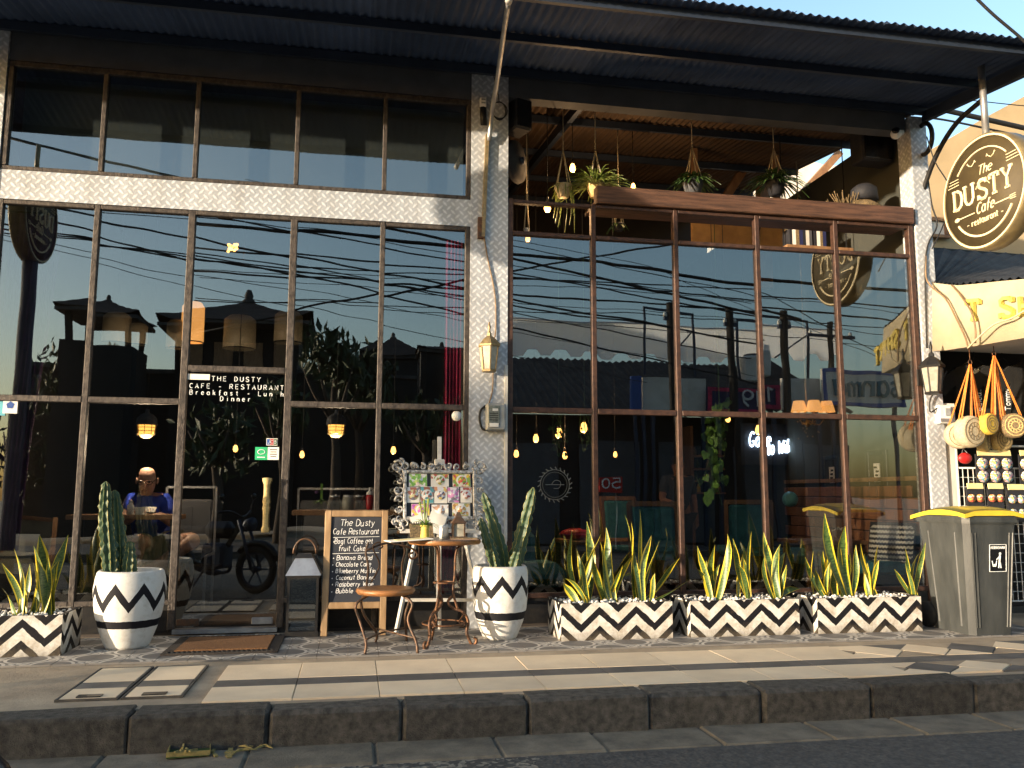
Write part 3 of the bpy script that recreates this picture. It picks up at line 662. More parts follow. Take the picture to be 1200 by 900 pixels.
# right window wall, open above the second bar
wr = bpy.data.objects.new('window_wall', None); COL.objects.link(wr); wr.parent = cafe
for k, x in enumerate(RX): frame(wr, (x, 0, 0.03), (x, 0, (ZU2+0.02) if k < 5 else 3.6), 'rust_brown', 0.05 if k in (0, 5) else FW)
for k in range(5):
    a2, b2 = RX[k]+hf+0.005, RX[k+1]-hf-0.005
    for z, w in ((ZT-0.008, 0.046), (ZU, 0.036), (ZU2, 0.03), (0.235, 0.04)): frame(wr, (a2, 0, z), (b2, 0, z), 'rust_brown', w)
    MB().box(((a2+b2)/2, 0.0, 0.115), (b2-a2, 0.03, 0.2)).build('kick_panel', 'black_metal', wr)
    pane(wr, a2, b2, 0.255, ZT-0.031); pane(wr, a2, b2, ZT+0.015, ZU-0.018)
MB().box((3.575, -0.03, 3.662), (3.09, 0.10, 0.155), bev=0.008).build('shelf_plank', 'plank_wood', wr)
MB().box((3.575, 0.17, 3.60), (3.09, 0.28, 0.03)).build('shelf_board', 'plank_wood', wr)
# glass door
dr = bpy.data.objects.new('glass_door', None); COL.objects.link(dr); dr.parent = cafe
a, b = LX[2]+0.03, LX[3]-0.03
pane(dr, a+0.008, b-0.008, 0.05, ZDH-0.032, y=-0.012, mt='pane_glass')
MB().box((b-0.10, -0.016, 0.085), (0.16, 0.03, 0.05), bev=0.004).build('patch_lock', 'galv', dr)
MB().box((a+0.09, -0.016, 0.085), (0.16, 0.03, 0.05), bev=0.004).build('patch_hinge', 'iron_dark', dr)
hp = P(312, 590, -0.05)
prof = [(0.0, -0.27), (0.028, -0.27), (0.03, -0.24), (0.021, -0.21), (0.02, -0.1), (0.027, -0.03), (0.021, 0.0), (0.027, 0.03), (0.02, 0.1), (0.022, 0.2), (0.034, 0.24), (0.034, 0.265), (0.0, 0.27)]
prof = [(r, z*0.78) for r, z in prof]
m = MB(); m.lathe(prof, 14, (hp.x, -0.065, hp.z-0.01)); m.bar((hp.x, -0.06, hp.z-0.15), (hp.x, -0.012, hp.z-0.15), 0.015); m.bar((hp.x, -0.06, hp.z+0.14), (hp.x, -0.012, hp.z+0.14), 0.015)
m.build('handle', 'rattan', dr)
MB().box((-0.92, -0.02, 0.022), (0.76, 0.12, 0.03)).build('threshold', 'galv', cafe)
# lettering on the transom of the door
z0 = P(275, 442, 0).z
kx = (P(334, 455, 0).x-P(221, 455, 0).x)/17/0.006
for (px, py, s, mono) in ((247, 446.5, 'THE DUSTY', 7.2), (221, 454.8, 'CAFE - RESTAURANT', 7.2), (221, 462.4, 'Breakfast - Lun h', 7.2), (257, 470, 'Dinner', 7.2)):
    p = P(px, py, 0); m = MB(); write(m, s, (p.x, -0.019, p.z-0.0), (1, 0, 0), (0, 0, 1), 0.036, 0.0032, mono=kx*(0.96 if len(s) < 9 else 1.0)); m.build('window_lettering', 'vinyl_white', dr)
p = P(233, 442, 0); MB().box((p.x, -0.018, p.z), (0.17, 0.004, 0.045)).build('tape_patch', 'paper', dr)
# stickers on the glass
def sticker(px, py, w, h, mt, cafe_part, y=-0.017, nm='sticker', rz=0):
    p = P(px, py, 0); return MB().box((0, 0, 0), (w, 0.002, h)).build(nm, mt, cafe_part, (p.x, y, p.z), (0, rz, 0))
s = sticker(319, 518, 0.085, 0.055, 'paper', dr)
for k, mt in enumerate(('blue_paint', 'red_plastic', 'leaf_green')): MB().box((-0.027+k*0.027, -0.002, 0), (0.024, 0.002, 0.046)).build('stripe', mt, s)
m = MB(); write(m, 'JCB', (-0.034, -0.004, -0.011), (1, 0, 0), (0, 0, 1), 0.022, 0.002, width=0.068); m.build('print', 'vinyl_white', s)
mat('sticker_green', (0.03, 0.42, 0.17), None, 0.5, 0, 10, 0); mat('sticker_cyan', (0.12, 0.42, 0.52), None, 0.5, 0, 10, 0)
s = sticker(306.5, 531.5, 0.095, 0.10, 'sticker_green', dr); 
m = MB(); m.tube([(0.028*math.cos(q/12*6.283)-0.0, -0.002, 0.012+0.018*math.sin(q/12*6.283)) for q in range(12)], 0.003, 4, closed=True); m.box((0, -0.002, -0.03), (0.06, 0.002, 0.008)); m.build('print', 'vinyl_white', s)
s = sticker(320.5, 531.5, 0.085, 0.10, 'paper', dr); m = MB()
for q in range(4): m.box((0, -0.002, 0.03-q*0.018), (0.055-0.01*(q % 2), 0.002, 0.007))
m.build('print', 'grey_tile', s)
s = sticker(13, 477, 0.10, 0.10, 'plastic_white', wl); m = MB(); m.prism([(0.03*math.sin(q*1.2566), 0.012+0.03*math.cos(q*1.2566)) for q in range(5)], -0.003, -0.002); m.build('print', 'blue_paint', s)
sticker(2, 477, 0.06, 0.13, 'sticker_cyan', wl, y=-0.008)
m = MB(); m.lathe([(0.0, 0), (0.042, 0), (0.042, 0.004), (0, 0.004)], 20, mtx=rot(x=R_(90))); p = P(535, 487.5, 0); m.build('sticker', 'plastic_white', wl, (p.x, -0.006, p.z))

# ================================================================== AWNING ROOF
roof = thing('awning_roof', 'dark corrugated metal awning roof over the cafe front', 'roof')
pitch = 0.072; sw = 0.792; nw = 11*8
vs = []; fs = []
for j, y in enumerate((0.0, 7.6)):
    for i in range(nw+1):
        vs.append((i*sw/nw+0.0, y, 0.011*math.cos(i/8*2*math.pi)+0.128*y))
for i in range(nw): fs.append((i, i+1, nw+2+i, nw+1+i))
m = MB(); m.add(vs, fs, smooth=True)
# underside skin 1 mm below so the sheet has thickness
m.add([(x, y, z-0.0012) for x, y, z in vs], [f[::-1] for f in fs], smooth=True)
sheet = m.mesh('roof_sheet', 'roof_sheet')
def cut(y0, y1, mt):
    vv = []
    for y in (y0, y1):
        for i in range(nw+1): vv.append((i*sw/nw, y, 0.009*math.cos(i/8*2*math.pi)+0.128*y))
    q = MB(); q.add(vv, fs, smooth=True); q.add([(x, y, z-0.0012) for x, y, z in vv], [f[::-1] for f in fs], smooth=True); return q.mesh('roof_sheet', mt)
sheet = cut(0.0, 1.80, 'roof_sheet'); sheet2 = cut(1.74, 7.6, 'roof_sheet_warmlit')
zr = ROOF(-1.66)+0.0
x = 5.33; k = 0
while x > -6.4:
    x -= 0.756; link('roof_sheet', sheet, roof, (x, -1.66+random.uniform(-0.012, 0.012), zr+0.022+0.0035*(k % 2))); link('roof_sheet', sheet2, roof, (x, -1.66, zr+0.032+0.0035*(k % 2))); k += 1
for y, d in ((-1.52, 0.06), (-0.80, 0.06), (-0.085, 0.07), (1.1, 0.07), (2.3, 0.07), (3.5, 0.07), (4.7, 0.07)):
    MB().box((-0.5, y, ROOF(y)-d/2+0.012), (11.6, 0.045, d), rot(x=R_(7.3))).build('purlin', 'dark_steel', roof)
MB().bar((5.30, -1.66, ROOF(-1.66)-0.07), (5.30, -0.06, ROOF(-0.06)-0.07), 0.05, 0.10).build('end_rafter', 'dark_steel', roof)
MB().bar((2.0, 0.17, ROOF(0.17)-0.11), (2.0, 5.9, ROOF(5.9)-0.11), 0.05, 0.10).build('rafter', 'dark_steel', roof)
# timber post and braces inside, seen over the plank
p = P(893, 205, 2.7)
MB().box((p.x, 2.7, 4.35), (0.13, 0.13, 1.45)).build('post', 'timber', roof)
q = P(845, 240, 2.7); q2 = P(880, 195, 2.7); MB().bar((q.x, 2.72, q.z), (q2.x, 2.72, q2.z+0.1), 0.10).build('brace', 'timber', roof)
q = P(920, 250, 2.75); q2 = P(985, 178, 2.75); MB().bar((q.x, 2.78, q.z), (q2.x, 2.78, q2.z), 0.09).build('brace', 'timber', roof)
q = P(880, 193, 2.7); q2 = P(975, 172, 2.7); MB().bar((q.x, 2.7, q.z), (q2.x, 2.7, q2.z), 0.08).build('tie', 'timber', roof)
q = P(925, 250, 2.9); q2 = P(897, 250, 2.9)
# ================================================================== THINGS FIXED TO THE FRONT
# round hanging signs, face square to the front
def round_sign(X, Yc, Zc, side, label):
    t = thing('round_sign', label, 'sign', (X, Yc, Zc))
    r = 0.475; RX90 = rot(y=R_(90))
    m = MB(); m.lathe([(0, -0.065), (r-0.03, -0.065), (r-0.03, 0.065), (0, 0.065)], 48, mtx=RX90); face = m.build('face', 'sign_black', t)
    m = MB(); m.lathe([(r-0.031, -0.07), (r-0.012, -0.078), (r, -0.07), (r, 0.07), (r-0.012, 0.078), (r-0.031, 0.07)], 48, mtx=RX90); m.build('rim', 'sign_rim', t)
    m = MB(); m.lathe([(r-0.028, -0.08), (r-0.013, -0.08)], 48, mtx=RX90); m.lathe([(r-0.013, 0.08), (r-0.028, 0.08)], 48, mtx=RX90); m.build('rim_line', 'gold_ink', t)
    for sd in (-1, 1):
        xd = Vector((0, sd, 0)); yd = Vector((0, 0, 1)); o = Vector((sd*0.067, 0, 0))
        m = MB()
        def W2(s, cx, y, h, rr, **k):
            mm = MB(); w = write(mm, s, (0, 0, 0), (1, 0, 0), (0, 0, 1), h, rr, **{**k, 'width': None})
            wd = k.get('width') or w
            write(m, s, o+xd*(cx-wd/2)+yd*y, xd, yd, h, rr, **{**k, 'width': wd})
        W2('DUSTY', 0.0, -0.055, 0.16, 0.0135, font=SER, width=0.66, gap=1.9)
        W2('The', 0.03, 0.15, 0.075, 0.005, slant=0.3, jit=0.08, n=5, width=0.15)
        W2('Cafe', 0.01, -0.165, 0.085, 0.006, slant=0.3, jit=0.08, n=5, width=0.19)
        W2('- restaurant -', 0.0, -0.25, 0.05, 0.005, width=0.40)
        def arc(rad, a0, a1, rr): m.tube([o+xd*(rad*math.cos(R_(a0+(a1-a0)*q/20)))+yd*(rad*math.sin(R_(a0+(a1-a0)*q/20))) for q in range(21)], rr, 4)
        arc(0.36, 40, 140, 0.0075); arc(0.36, 214, 326, 0.011)
        arc(0.09, 30, 150, 0.004)
        for q in (-1, 1):
            m.tube([o+xd*(q*(0.05+0.02*j)+q*0.012*math.cos(j*1.5))+yd*(0.275+0.02*math.sin(j*1.5)) for j in range(7)], 0.004, 4)
            for j in range(3): m.tube([o+xd*(q*0.27)+yd*(0.155+0.025*j), o+xd*(q*(0.40-0.012*j))+yd*(0.155+0.025*j)], 0.004, 4)
        m.tube([o+xd*-0.30+yd*-0.145, o+xd*-0.11+yd*-0.145], 0.006, 4); m.ball(o+xd*-0.315+yd*-0.145, 0.024, 8, (0.3, 1.4, 0.8))
        m.tube([o+xd*0.12+yd*-0.145, o+xd*0.28+yd*-0.145], 0.006, 4)
        for j in (-1, 0, 1): m.tube([o+xd*0.28+yd*(-0.145+j*0.013), o+xd*0.34+yd*(-0.145+j*0.016)], 0.004, 4)
        m.build('sign_lettering', 'gold_ink', t)
    if side < 0: MB().tube([(0, 0, r-0.01), (0, 0, ROOF(Yc)-Zc+0.02)], 0.028, 10).build('hanging_pole', 'galv', t)
    else: MB().tube([(0, 0, r-0.01), (0, 0, r+0.32)], 0.022, 10).build('top_rod', 'lamp_brass', t)
    return t
round_sign(5.07, -1.10, 3.52, -1, 'round black and gold cafe sign hanging beside the T-shirt shop canopy')
round_sign(-3.31, -2.28, 3.87, 1, 'round black and gold cafe sign, seen only mirrored in the glass by the purple curtain')
# scrolled iron bracket and ring at the awning's end
t = thing('scroll_bracket', 'curved dark iron bracket with a ring holding the awning corner', 'bracket', (5.27, 0, 3.2))
m = MB(); pts = [PX(x, y, 5.27)-Vector((5.27, 0, 3.2)) for x, y in ((1071, 303), (1073, 270), (1078, 240), (1088, 205), (1102, 173), (1122, 143), (1150, 118))]
m.tube(spline(pts, 5), 0.022, 8); m.build('curved_bar', 'black_metal', t)
c = PX(1083, 163, 5.27)-Vector((5.27, 0, 3.2)); m = MB()
m.tube([(0, c.y+0.115*math.cos(q/20*6.2832), c.z+0.15*math.sin(q/20*6.2832)) for q in range(20)], 0.022, 8, closed=True); m.build('ring', 'black_metal', t)
# conduit from the awning edge to the column, rusty angle bar below
t = thing('conduit_pipe', 'bent dark pipe running under the awning down the diamond plate column', 'pipe', (1.06, -0.06, 3.2))
o = Vector((1.06, -0.06, 3.2))
a = P(596, 2, -1.5); pts = [a, P(591, 35, -1.1), P(584, 85, -0.55), P(577, 130, -0.16), P(573, 165, -0.075)]
m = MB(); m.tube([q-o for q in spline(pts, 5)], 0.02, 8); m.build('pipe', 'galv', t)
m = MB(); d = P(597, -4, -1.58)-o; m.tube([a-o, d], 0.026, 8); m.build('end_cap', 'white_paint', t)
q0, q1 = P(571, 158, -0.06)-o, P(566, 278, -0.06)-o
m = MB(); m.bar(q0, q1, 0.045, 0.03); m.build('angle_bar', 'lamp_brass', t)
m = MB(); m.box(q1+Vector((-0.02, 0.0, 0.08)), (0.05, 0.04, 0.18)); m.build('clamp', 'iron_rust', t)
t = thing('junction_box', 'small white junction box high on the column under the awning', 'junction box', P(566, 120, -0.06))
MB().box((0, 0, 0), (0.055, 0.05, 0.08), bev=0.008).build('box', 'plastic_white', t)
m = MB()
for k in range(2): m.box((0, -0.027, 0.015-0.03*k), (0.035, 0.006, 0.012))
m.build('label', 'plastic_grey', t)
MB().tube([(0, 0.02, -0.04), (0.01, 0.02, -0.2)], 0.03, 6).build('holder', 'black_metal', t)
t = thing('cable_coil', 'loose coil of black cable hung on the column top', 'cable', P(585, 130, -0.07))
m = MB()
for k in range(3): m.tube([((0.055+0.008*k)*math.cos(q/16*6.283), -0.006*k, (0.085-0.006*k)*math.sin(q/16*6.283)) for q in range(16)], 0.004, 5, closed=True)
m.build('coil', 'cable_black', t); MB().tube(spline([(0, 0, 0.08), (-0.02, 0, 0.2), (-0.05, 0.03, 0.35)], 4), 0.004, 5).build('lead', 'cable_black', t)
# cable and wall lantern on the middle column
p = P(573, 415, -0.13)
t = thing('wall_lantern', 'brass coloured wall lantern lit by the sun on the middle column', 'wall lantern', (p.x, -0.04, p.z))
def lantern(t, metal, glass, y=-0.10, s=1.0, hook=True):
    hexa = lambda r, z: [(r*math.cos(R_(60*k+30)), y+r*math.sin(R_(60*k+30)), z) for k in range(6)]
    def ring(prof, nm, mt):
        m = MB(); vs = []; fs = []
        for r, z in prof: vs += hexa(r*s, z*s)
        for i in range(len(prof)-1):
            for k in range(6): fs.append((i*6+k, i*6+(k+1) % 6, (i+1)*6+(k+1) % 6, (i+1)*6+k))
        m.add(vs, fs); return m.build(nm, mt, t)
    ring([(0.0, -0.15), (0.062, -0.15), (0.066, -0.135), (0.06, -0.13), (0.0, -0.13)], 'base_ring', metal)
    ring([(0.055, -0.13), (0.078, 0.06)], 'glass_body', glass)
    ring([(0.0, 0.06), (0.095, 0.06), (0.098, 0.075), (0.06, 0.12), (0.022, 0.15), (0.02, 0.175), (0.0, 0.175)], 'hood', metal)
    m = MB()
    for k in range(6):
        a = Vector(hexa(0.057*s, -0.13*s)[k]); b = Vector(hexa(0.08*s, 0.06*s)[k]); m.bar(a, b, 0.009*s)
    m.build('glazing_bars', metal, t)
    m = MB(); m.lathe([(0.0, 0.16*s), (0.016*s, 0.17*s), (0.008*s, 0.2*s), (0.014*s, 0.225*s), (0.004*s, 0.27*s), (0, 0.27*s)], 8, (0, y, 0)); m.build('finial', metal, t)
    m = MB(); m.tube(spline([(0.0, 0.015, 0.02*s), (0.045*s, y*0.4, 0.06*s), (0.09*s, y*0.7, 0.085*s), (0.07*s, y, 0.10*s), (0.03*s, y, 0.14*s)], 4), 0.008*s, 6); m.box((0, 0.012, 0.0), (0.07*s, 0.02, 0.13*s)); m.build('wall_bracket', metal, t)
lantern(t, 'lamp_brass', 'dirty_glass')
t2 = thing('lantern_cable', 'thin tan cable hanging down the column to the wall lantern', 'cable', P(566, 278, -0.05)); o = t2.location.copy()
m = MB(); m.tube([q-o for q in spline([P(567, 276, -0.05), P(572, 305, -0.05), P(580, 345, -0.05), P(581, 385, -0.05), P(578, 402, -0.06)], 5)], 0.006, 5); m.build('cable', 'cable_tan', t2)
t2 = thing('meter_cable', 'thin cable from the wall lantern down to the meter box, black at its end', 'cable', P(578, 440, -0.05)); o = t2.location.copy()
m = MB(); m.tube([q-o for q in spline([P(578, 436, -0.05), P(577, 458, -0.05), P(573, 473, -0.05)], 4)], 0.005, 5); m.build('cable', 'cable_tan', t2)
m = MB(); m.tube([q-o for q in spline([P(573, 473, -0.05), P(564, 480, -0.05), P(562, 490, -0.05), P(565, 502, -0.05), P(572, 504, -0.06)], 5)], 0.010, 6); m.build('black_sleeve', 'cable_black', t2)
p = P(580, 489, -0.06)
t = thing('electricity_meter', 'grey electricity meter box on the middle column under the wall lantern', 'meter', (p.x, -0.085, p.z))
MB().box((0.0, 0, 0), (0.16, 0.09, 0.225), bev=0.012).build('case', 'plastic_grey', t)
mat('meter_glass', (0.10, 0.125, 0.12), (0.2, 0.22, 0.21), 0.15, 0, 30, 0)
MB().box((-0.02, -0.047, 0.01), (0.10, 0.012, 0.16), bev=0.004).build('window', 'meter_glass', t)
m = MB(); m.box((-0.01, -0.055, 0.055), (0.045, 0.004, 0.02)); m.build('display', 'plastic_white', t)
m = MB(); m.box((-0.02, -0.055, -0.07), (0.075, 0.006, 0.03)); m.build('terminal_strip', 'plastic_white', t)
m = MB()
for k in range(4): m.box((-0.02, -0.0545, 0.025-k*0.018), (0.07, 0.003, 0.006))
m.build('print', 'black_metal', t)
# right column: lantern, switch box
p = P(1095, 440, -0.2)
t = thing('wall_lantern', 'black wall lantern in the shade on the end column beside the T-shirt shop', 'wall lantern', (p.x-0.02, -0.06, p.z))
lantern(t, 'black_metal', 'dirty_glass', y=-0.14, s=1.15)
p = P(1103, 486, -0.04)
t = thing('switch_box', 'weathered white switch box under the black lantern on the end column', 'electric box', (p.x, -0.06, p.z))
MB().box((0, 0, 0), (0.13, 0.08, 0.17), bev=0.01).build('case', 'plastic_white', t); MB().box((0, -0.042, -0.055), (0.12, 0.02, 0.03)).build('flap', 'galv', t)
MB().box((0.02, -0.045, 0.02), (0.05, 0.012, 0.07)).build('switch', 'plastic_grey', t)
m = MB(); m.tube(spline([(-0.06, -0.02, 0.06), (-0.14, -0.02, 0.02), (-0.13, -0.02, 0.14), (-0.04, -0.03, 0.26), (0.05, -0.03, 0.4)], 5), 0.007, 5); m.build('lead', 'cable_black', t)
# speakers, fan, security camera
def speaker(px, py, Y, w, h, label, rz=0):
    p = P(px, py, Y); t = thing('loudspeaker', label, 'speaker', (p.x, p.y, p.z), rz)
    MB().box((0, 0, 0), (w, 0.22, h), bev=0.015).build('cabinet', 'speaker_black', t); MB().box((0, -0.112, 0), (w*0.86, 0.012, h*0.9), bev=0.004).build('grille', 'moto_black', t)
    m = MB(); m.tube(spline([(-w*0.3, 0, h/2), (-w*0.25, -0.03, h/2+0.07), (w*0.25, -0.03, h/2+0.07), (w*0.3, 0, h/2)], 4), 0.006, 5); m.tube([(0, 0.1, h/2-0.02), (0, 0.1, ROOF(Y)-p.z)], 0.012, 5); m.build('bracket', 'galv', t)
speaker(607, 136, 0.12, 0.17, 0.32, 'black loudspeaker beside the diamond plate column top', R_(20))
speaker(1021, 172, 0.35, 0.34, 0.36, 'large black loudspeaker under the roof next to the security camera')
p = P(604, 190, 0.3); t = thing('wall_fan', 'dark wall fan behind the column under the speaker', 'fan', p, R_(55))
m = MB(); m.lathe([(0.0, -0.05), (0.06, -0.05), (0.19, -0.02), (0.2, 0.0), (0.19, 0.03), (0.05, 0.06), (0, 0.06)], 20, mtx=rot(x=R_(90))); m.build('cage', 'speaker_black', t)
m = MB(); m.lathe([(0.0, -0.09), (0.035, -0.085), (0.04, -0.05), (0, -0.05)], 12, mtx=rot(x=R_(-90))); m.build('hub', 'dark_steel', t)
m = MB(); m.bar((0, 0.05, 0), (0, 0.16, 0.1), 0.04); m.build('arm', 'speaker_black', t)
p = P(1050, 157, -0.05); t = thing('security_camera', 'white dome security camera on the end column', 'camera', p)
m = MB(); m.ball((0, 0, 0), 0.05, 14); m.build('body', 'plastic_white', t)
m = MB(); m.lathe([(0, 0.03), (0.032, 0.03), (0.036, 0.052), (0.02, 0.06), (0, 0.058)], 14, mtx=rot(x=R_(65), z=R_(-35))); m.build('lens', 'moto_black', t)
m = MB(); m.box((0.05, 0.03, 0.03), (0.1, 0.05, 0.05), bev=0.01); m.build('mount', 'plastic_white', t)
# hanging plants and bulbs in the opening above the glass
def spray(mb, c, n, L, r, droop, wid):
    for k in range(n):
        a = random.uniform(0, 6.283); e = random.uniform(0.3, 1.2); l = L*random.uniform(0.6, 1.15)
        d = Vector((math.cos(a), math.sin(a), 0)); pts = []
        for j in range(5):
            s = j/4; pts.append(Vector(c)+d*(r*0.2+l*s*math.cos(e)*(1.0))+Vector((0, 0, l*(s*math.sin(e)-droop*s*s))))
        sd = Vector((-d.y, d.x, 0)); ws = (0.6, 1, 0.9, 0.6, 0.05); vs = []
        for j in range(5): vs += [pts[j]-sd*wid*ws[j], pts[j]+Vector((0, 0, -wid*0.3)), pts[j]+sd*wid*ws[j]]
        fs = []
        for j in range(4): fs += [(j*3, j*3+1, j*3+4, j*3+3), (j*3+1, j*3+2, j*3+5, j*3+4)]
        mb.add(vs, fs)
def hang_plant(px, py, Y, label, potr, poth, pm, leafm, n, L, droop, wid=0.011, macrame=True, tail=0.0):
    p = P(px, py, Y); t = thing('hanging_plant', label, 'hanging plant', p)
    m = MB(); m.lathe([(0, -poth), (potr*0.6, -poth), (potr*0.95, -poth*0.3), (potr, 0), (potr*0.9, 0), (potr*0.8, -0.03), (0, -0.03)], 14); m.build('pot', pm, t)
    m = MB(); spray(m, (0, 0, -0.02), n, L, potr, droop, wid); stuff(m.build('foliage', leafm, t))
    top = ROOF(Y)-p.z-0.03; knot = min(top-0.05, 0.34)
    m = MB()
    for k in range(4):
        a = R_(90*k+40); m.tube([(potr*math.cos(a), potr*math.sin(a), -0.01), (0, 0, knot)], 0.0055, 5)
    m.tube([(0, 0, knot), (0, 0, top)], 0.005, 5); m.build('cord', 'rattan_pale' if macrame else 'cable_black', t)
    if tail:
        m = MB()
        for k in range(14):
            a = random.uniform(0, 6.28); q = Vector((potr*math.cos(a), potr*math.sin(a), -poth*0.3)); l = random.uniform(0.4, 1)*tail
            m.tube([q, q+Vector((0.02, 0, -l*0.5)), q+Vector((random.uniform(-.02, .02), 0, -l))], 0.004, 4)
        stuff(m.build('trailing_stems', leafm, t))
    return t
mat('leaf_sunny', (0.20, 0.24, 0.05), (0.10, 0.15, 0.03), 0.5, 0, 20, 0)
hang_plant(660, 217, 0.45, 'hanging macrame planter with thin trailing stems above the first pane by the column', 0.085, 0.12, 'rattan_pale', 'leaf_sunny', 50, 0.16, 0.9, 0.006, tail=0.45)
hang_plant(698, 217, 0.35, 'bright arching spider plant hanging at the start of the wooden plank', 0.085, 0.12, 'rattan', 'leaf_sunny', 150, 0.38, 0.55, 0.010)
hang_plant(812, 212, 0.5, 'dark bushy plant hanging in a tapered grey pot over the wooden plank', 0.10, 0.17, 'fascia_grey', 'leaf_green', 130, 0.26, 0.7, 0.014)
hang_plant(908, 212, 0.5, 'dark arching spider plant in a black pot before the white gable', 0.10, 0.15, 'speaker_black', 'leaf_green', 150, 0.36, 0.7, 0.012)
hang_plant(617, 268, 0.6, 'tiny white macrame hanger below the ceiling behind the second bar by the column', 0.03, 0.05, 'plastic_white', 'leaf_green', 14, 0.06, 0.8, 0.006)
hang_plant(725, 262, 1.2, 'small dark ivy pot hanging inside below the plank', 0.06, 0.08, 'speaker_black', 'leaf_green', 40, 0.12, 0.9, 0.012)
LIGHTS = []
def bulb(px, py, Y, label, s=1.0, watts=0.0, mt='bulb_warm', top=None):
    p = P(px, py, Y); t = thing('hanging_bulb', label, 'light bulb', p, group=None)
    m = MB(); m.lathe([(0, -0.05*s), (0.018*s, -0.045*s), (0.03*s, -0.02*s), (0.024*s, 0.012*s), (0.014*s, 0.035*s), (0, 0.036*s)], 12); m.build('glass', mt, t)
    m = MB(); m.lathe([(0.0, 0.085*s), (0.012*s, 0.085*s), (0.016*s, 0.035*s), (0, 0.035*s)], 10); m.build('socket', 'black_metal', t)
    zt = (top if top is not None else ROOF(Y)-0.02)-p.z
    m = MB(); m.tube([(0, 0, 0.08*s), (0, 0, zt)], 0.004, 5); m.build('flex', 'cable_black', t)
    if watts:
        l = bpy.data.lights.new('bulb_light', 'POINT'); l.energy = watts; l.color = (1.0, 0.6, 0.28); l.shadow_soft_size = 0.0
        lo = bpy.data.objects.new('bulb_light', l); COL.objects.link(lo); lo.parent = t; lo.location = (0, 0, -0.10)
    return t
bulb(671, 196, 0.9, 'bare glowing bulb between the two hanging plants at the plank end', 1.0, 2.5)
bulb(641.5, 242, 0.6, 'bare glowing bulb just above the second frame bar by the column', 1.1, 2.5)
bulb(618.5, 279, 0.9, 'bare glowing bulb just under the second frame bar near the column', 0.8, 1)
bulb(742, 218, 1.2, 'small glowing bulb standing clear above the wooden plank', 0.8, 2.5)
# things on the plank shelf
for (px, h, lab) in ((990, 0.30, 'bundle of dried twigs on the shelf plank'),):
    p = P(px, 240, 0.15); t = thing('dried_twigs', lab, 'dried plant', (p.x, 0.15, 3.615)); m = MB()
    for k in range(26):
        a = random.uniform(-0.12, 0.12); m.tube([(a*0.3, random.uniform(-.04, .04), 0.0), (a, random.uniform(-.05, .05), 0.14), (a*1.7, random.uniform(-.08, .08), random.uniform(0.18, 0.34))], [0.004, 0.003, 0.004], 4)
    m.build('twigs', 'rattan_brown', t)
    m = MB(); m.lathe([(0, 0), (0.06, 0), (0.07, 0.1), (0.05, 0.16), (0, 0.16)], 12); m.build('jar', 'speaker_black', t)
p = P(1013, 235, 0.2); t = thing('straw_bundle', 'crumpled straw bundle on the shelf plank under the large speaker', 'bundle', (p.x, 0.2, 3.615))
m = MB(); m.ball((0, 0, 0.14), 0.17, 12, (1.2, 0.7, 0.8)); m.build('sack', 'rattan_brown', t)
m = MB(); spray(m, (0, -0.05, 0.18), 40, 0.16, 0.12, 0.9, 0.008); stuff(m.build('straw', 'rattan_brown', t))
m = MB(); m.lathe([(0, 0.27), (0.13, 0.27), (0.12, 0.38), (0.07, 0.42), (0, 0.43)], 14); m.build('hat', 'speaker_black', t)

# ================================================================== ON THE PAVEMENT
def leaf_obj(par, base, tip, w, bend, o):
    """one blade from base to tip (world points), bowed sideways by bend"""
    base, tip = Vector(base)-o, Vector(tip)-o; d = tip-base; L = d.length
    sd = Vector((1, random.uniform(-0.7, 0.7), 0)).normalized(); sd = (sd-d.normalized()*sd.dot(d.normalized())).normalized()
    nr = d.normalized().cross(sd); tw = random.uniform(-1.4, 1.4); wv = random.uniform(-0.035, 0.035); wp = random.uniform(4, 7); dr_ = random.choice((0, 0, 0, 0.10, 0.2))*L; n = 11; vs = []; uvs = []; fs = []
    for i in range(n+1):
        s = i/n; c = base+d*s+sd*(bend*L*math.sin(math.pi*s*0.9)+wv*L*math.sin(wp*s)*s)+nr*(0.06*L*math.sin(3*s+tw)); c.z -= dr_*max(0, s-0.6)**2*2.5
        ww = w*(0.45+0.75*math.sin(math.pi*min(s*0.75+0.12, 1)))*(1 if s < 0.72 else max(0.03, (1-s)/0.28)**0.75)
        a = tw*s; x = sd*math.cos(a)+nr*math.sin(a); y = nr*math.cos(a)-sd*math.sin(a)
        vs += [c-x*ww, c-x*ww*0.45+y*ww*0.25, c+x*ww*0.45+y*ww*0.25, c+x*ww]
    for i in range(n):
        for k in range(3):
            fs.append((i*4+k, i*4+k+1, i*4+k+5, i*4+k+4)); u = (0, 0.3, 0.7, 1)
            uvs.append([(u[k], i/n), (u[k+1], i/n), (u[k+1], (i+1)/n), (u[k], (i+1)/n)])
    m = MB(); m.add(vs, fs, uvs, smooth=True); return m.build('leaf', 'snake_leaf', par)
def pebbles(w, d, n, r):
    m = MB()
    for k in range(n):
        c = (random.uniform(-w/2, w/2), random.uniform(-d/2, d/2), random.uniform(0, r)); s = r*random.uniform(0.6, 1.2)
        q = rot(random.uniform(0, 3), random.uniform(0, 3), random.uniform(0, 3))
        m.box(c, (s*1.6, s*1.2, s), q, bev=s*0.3)
    return m
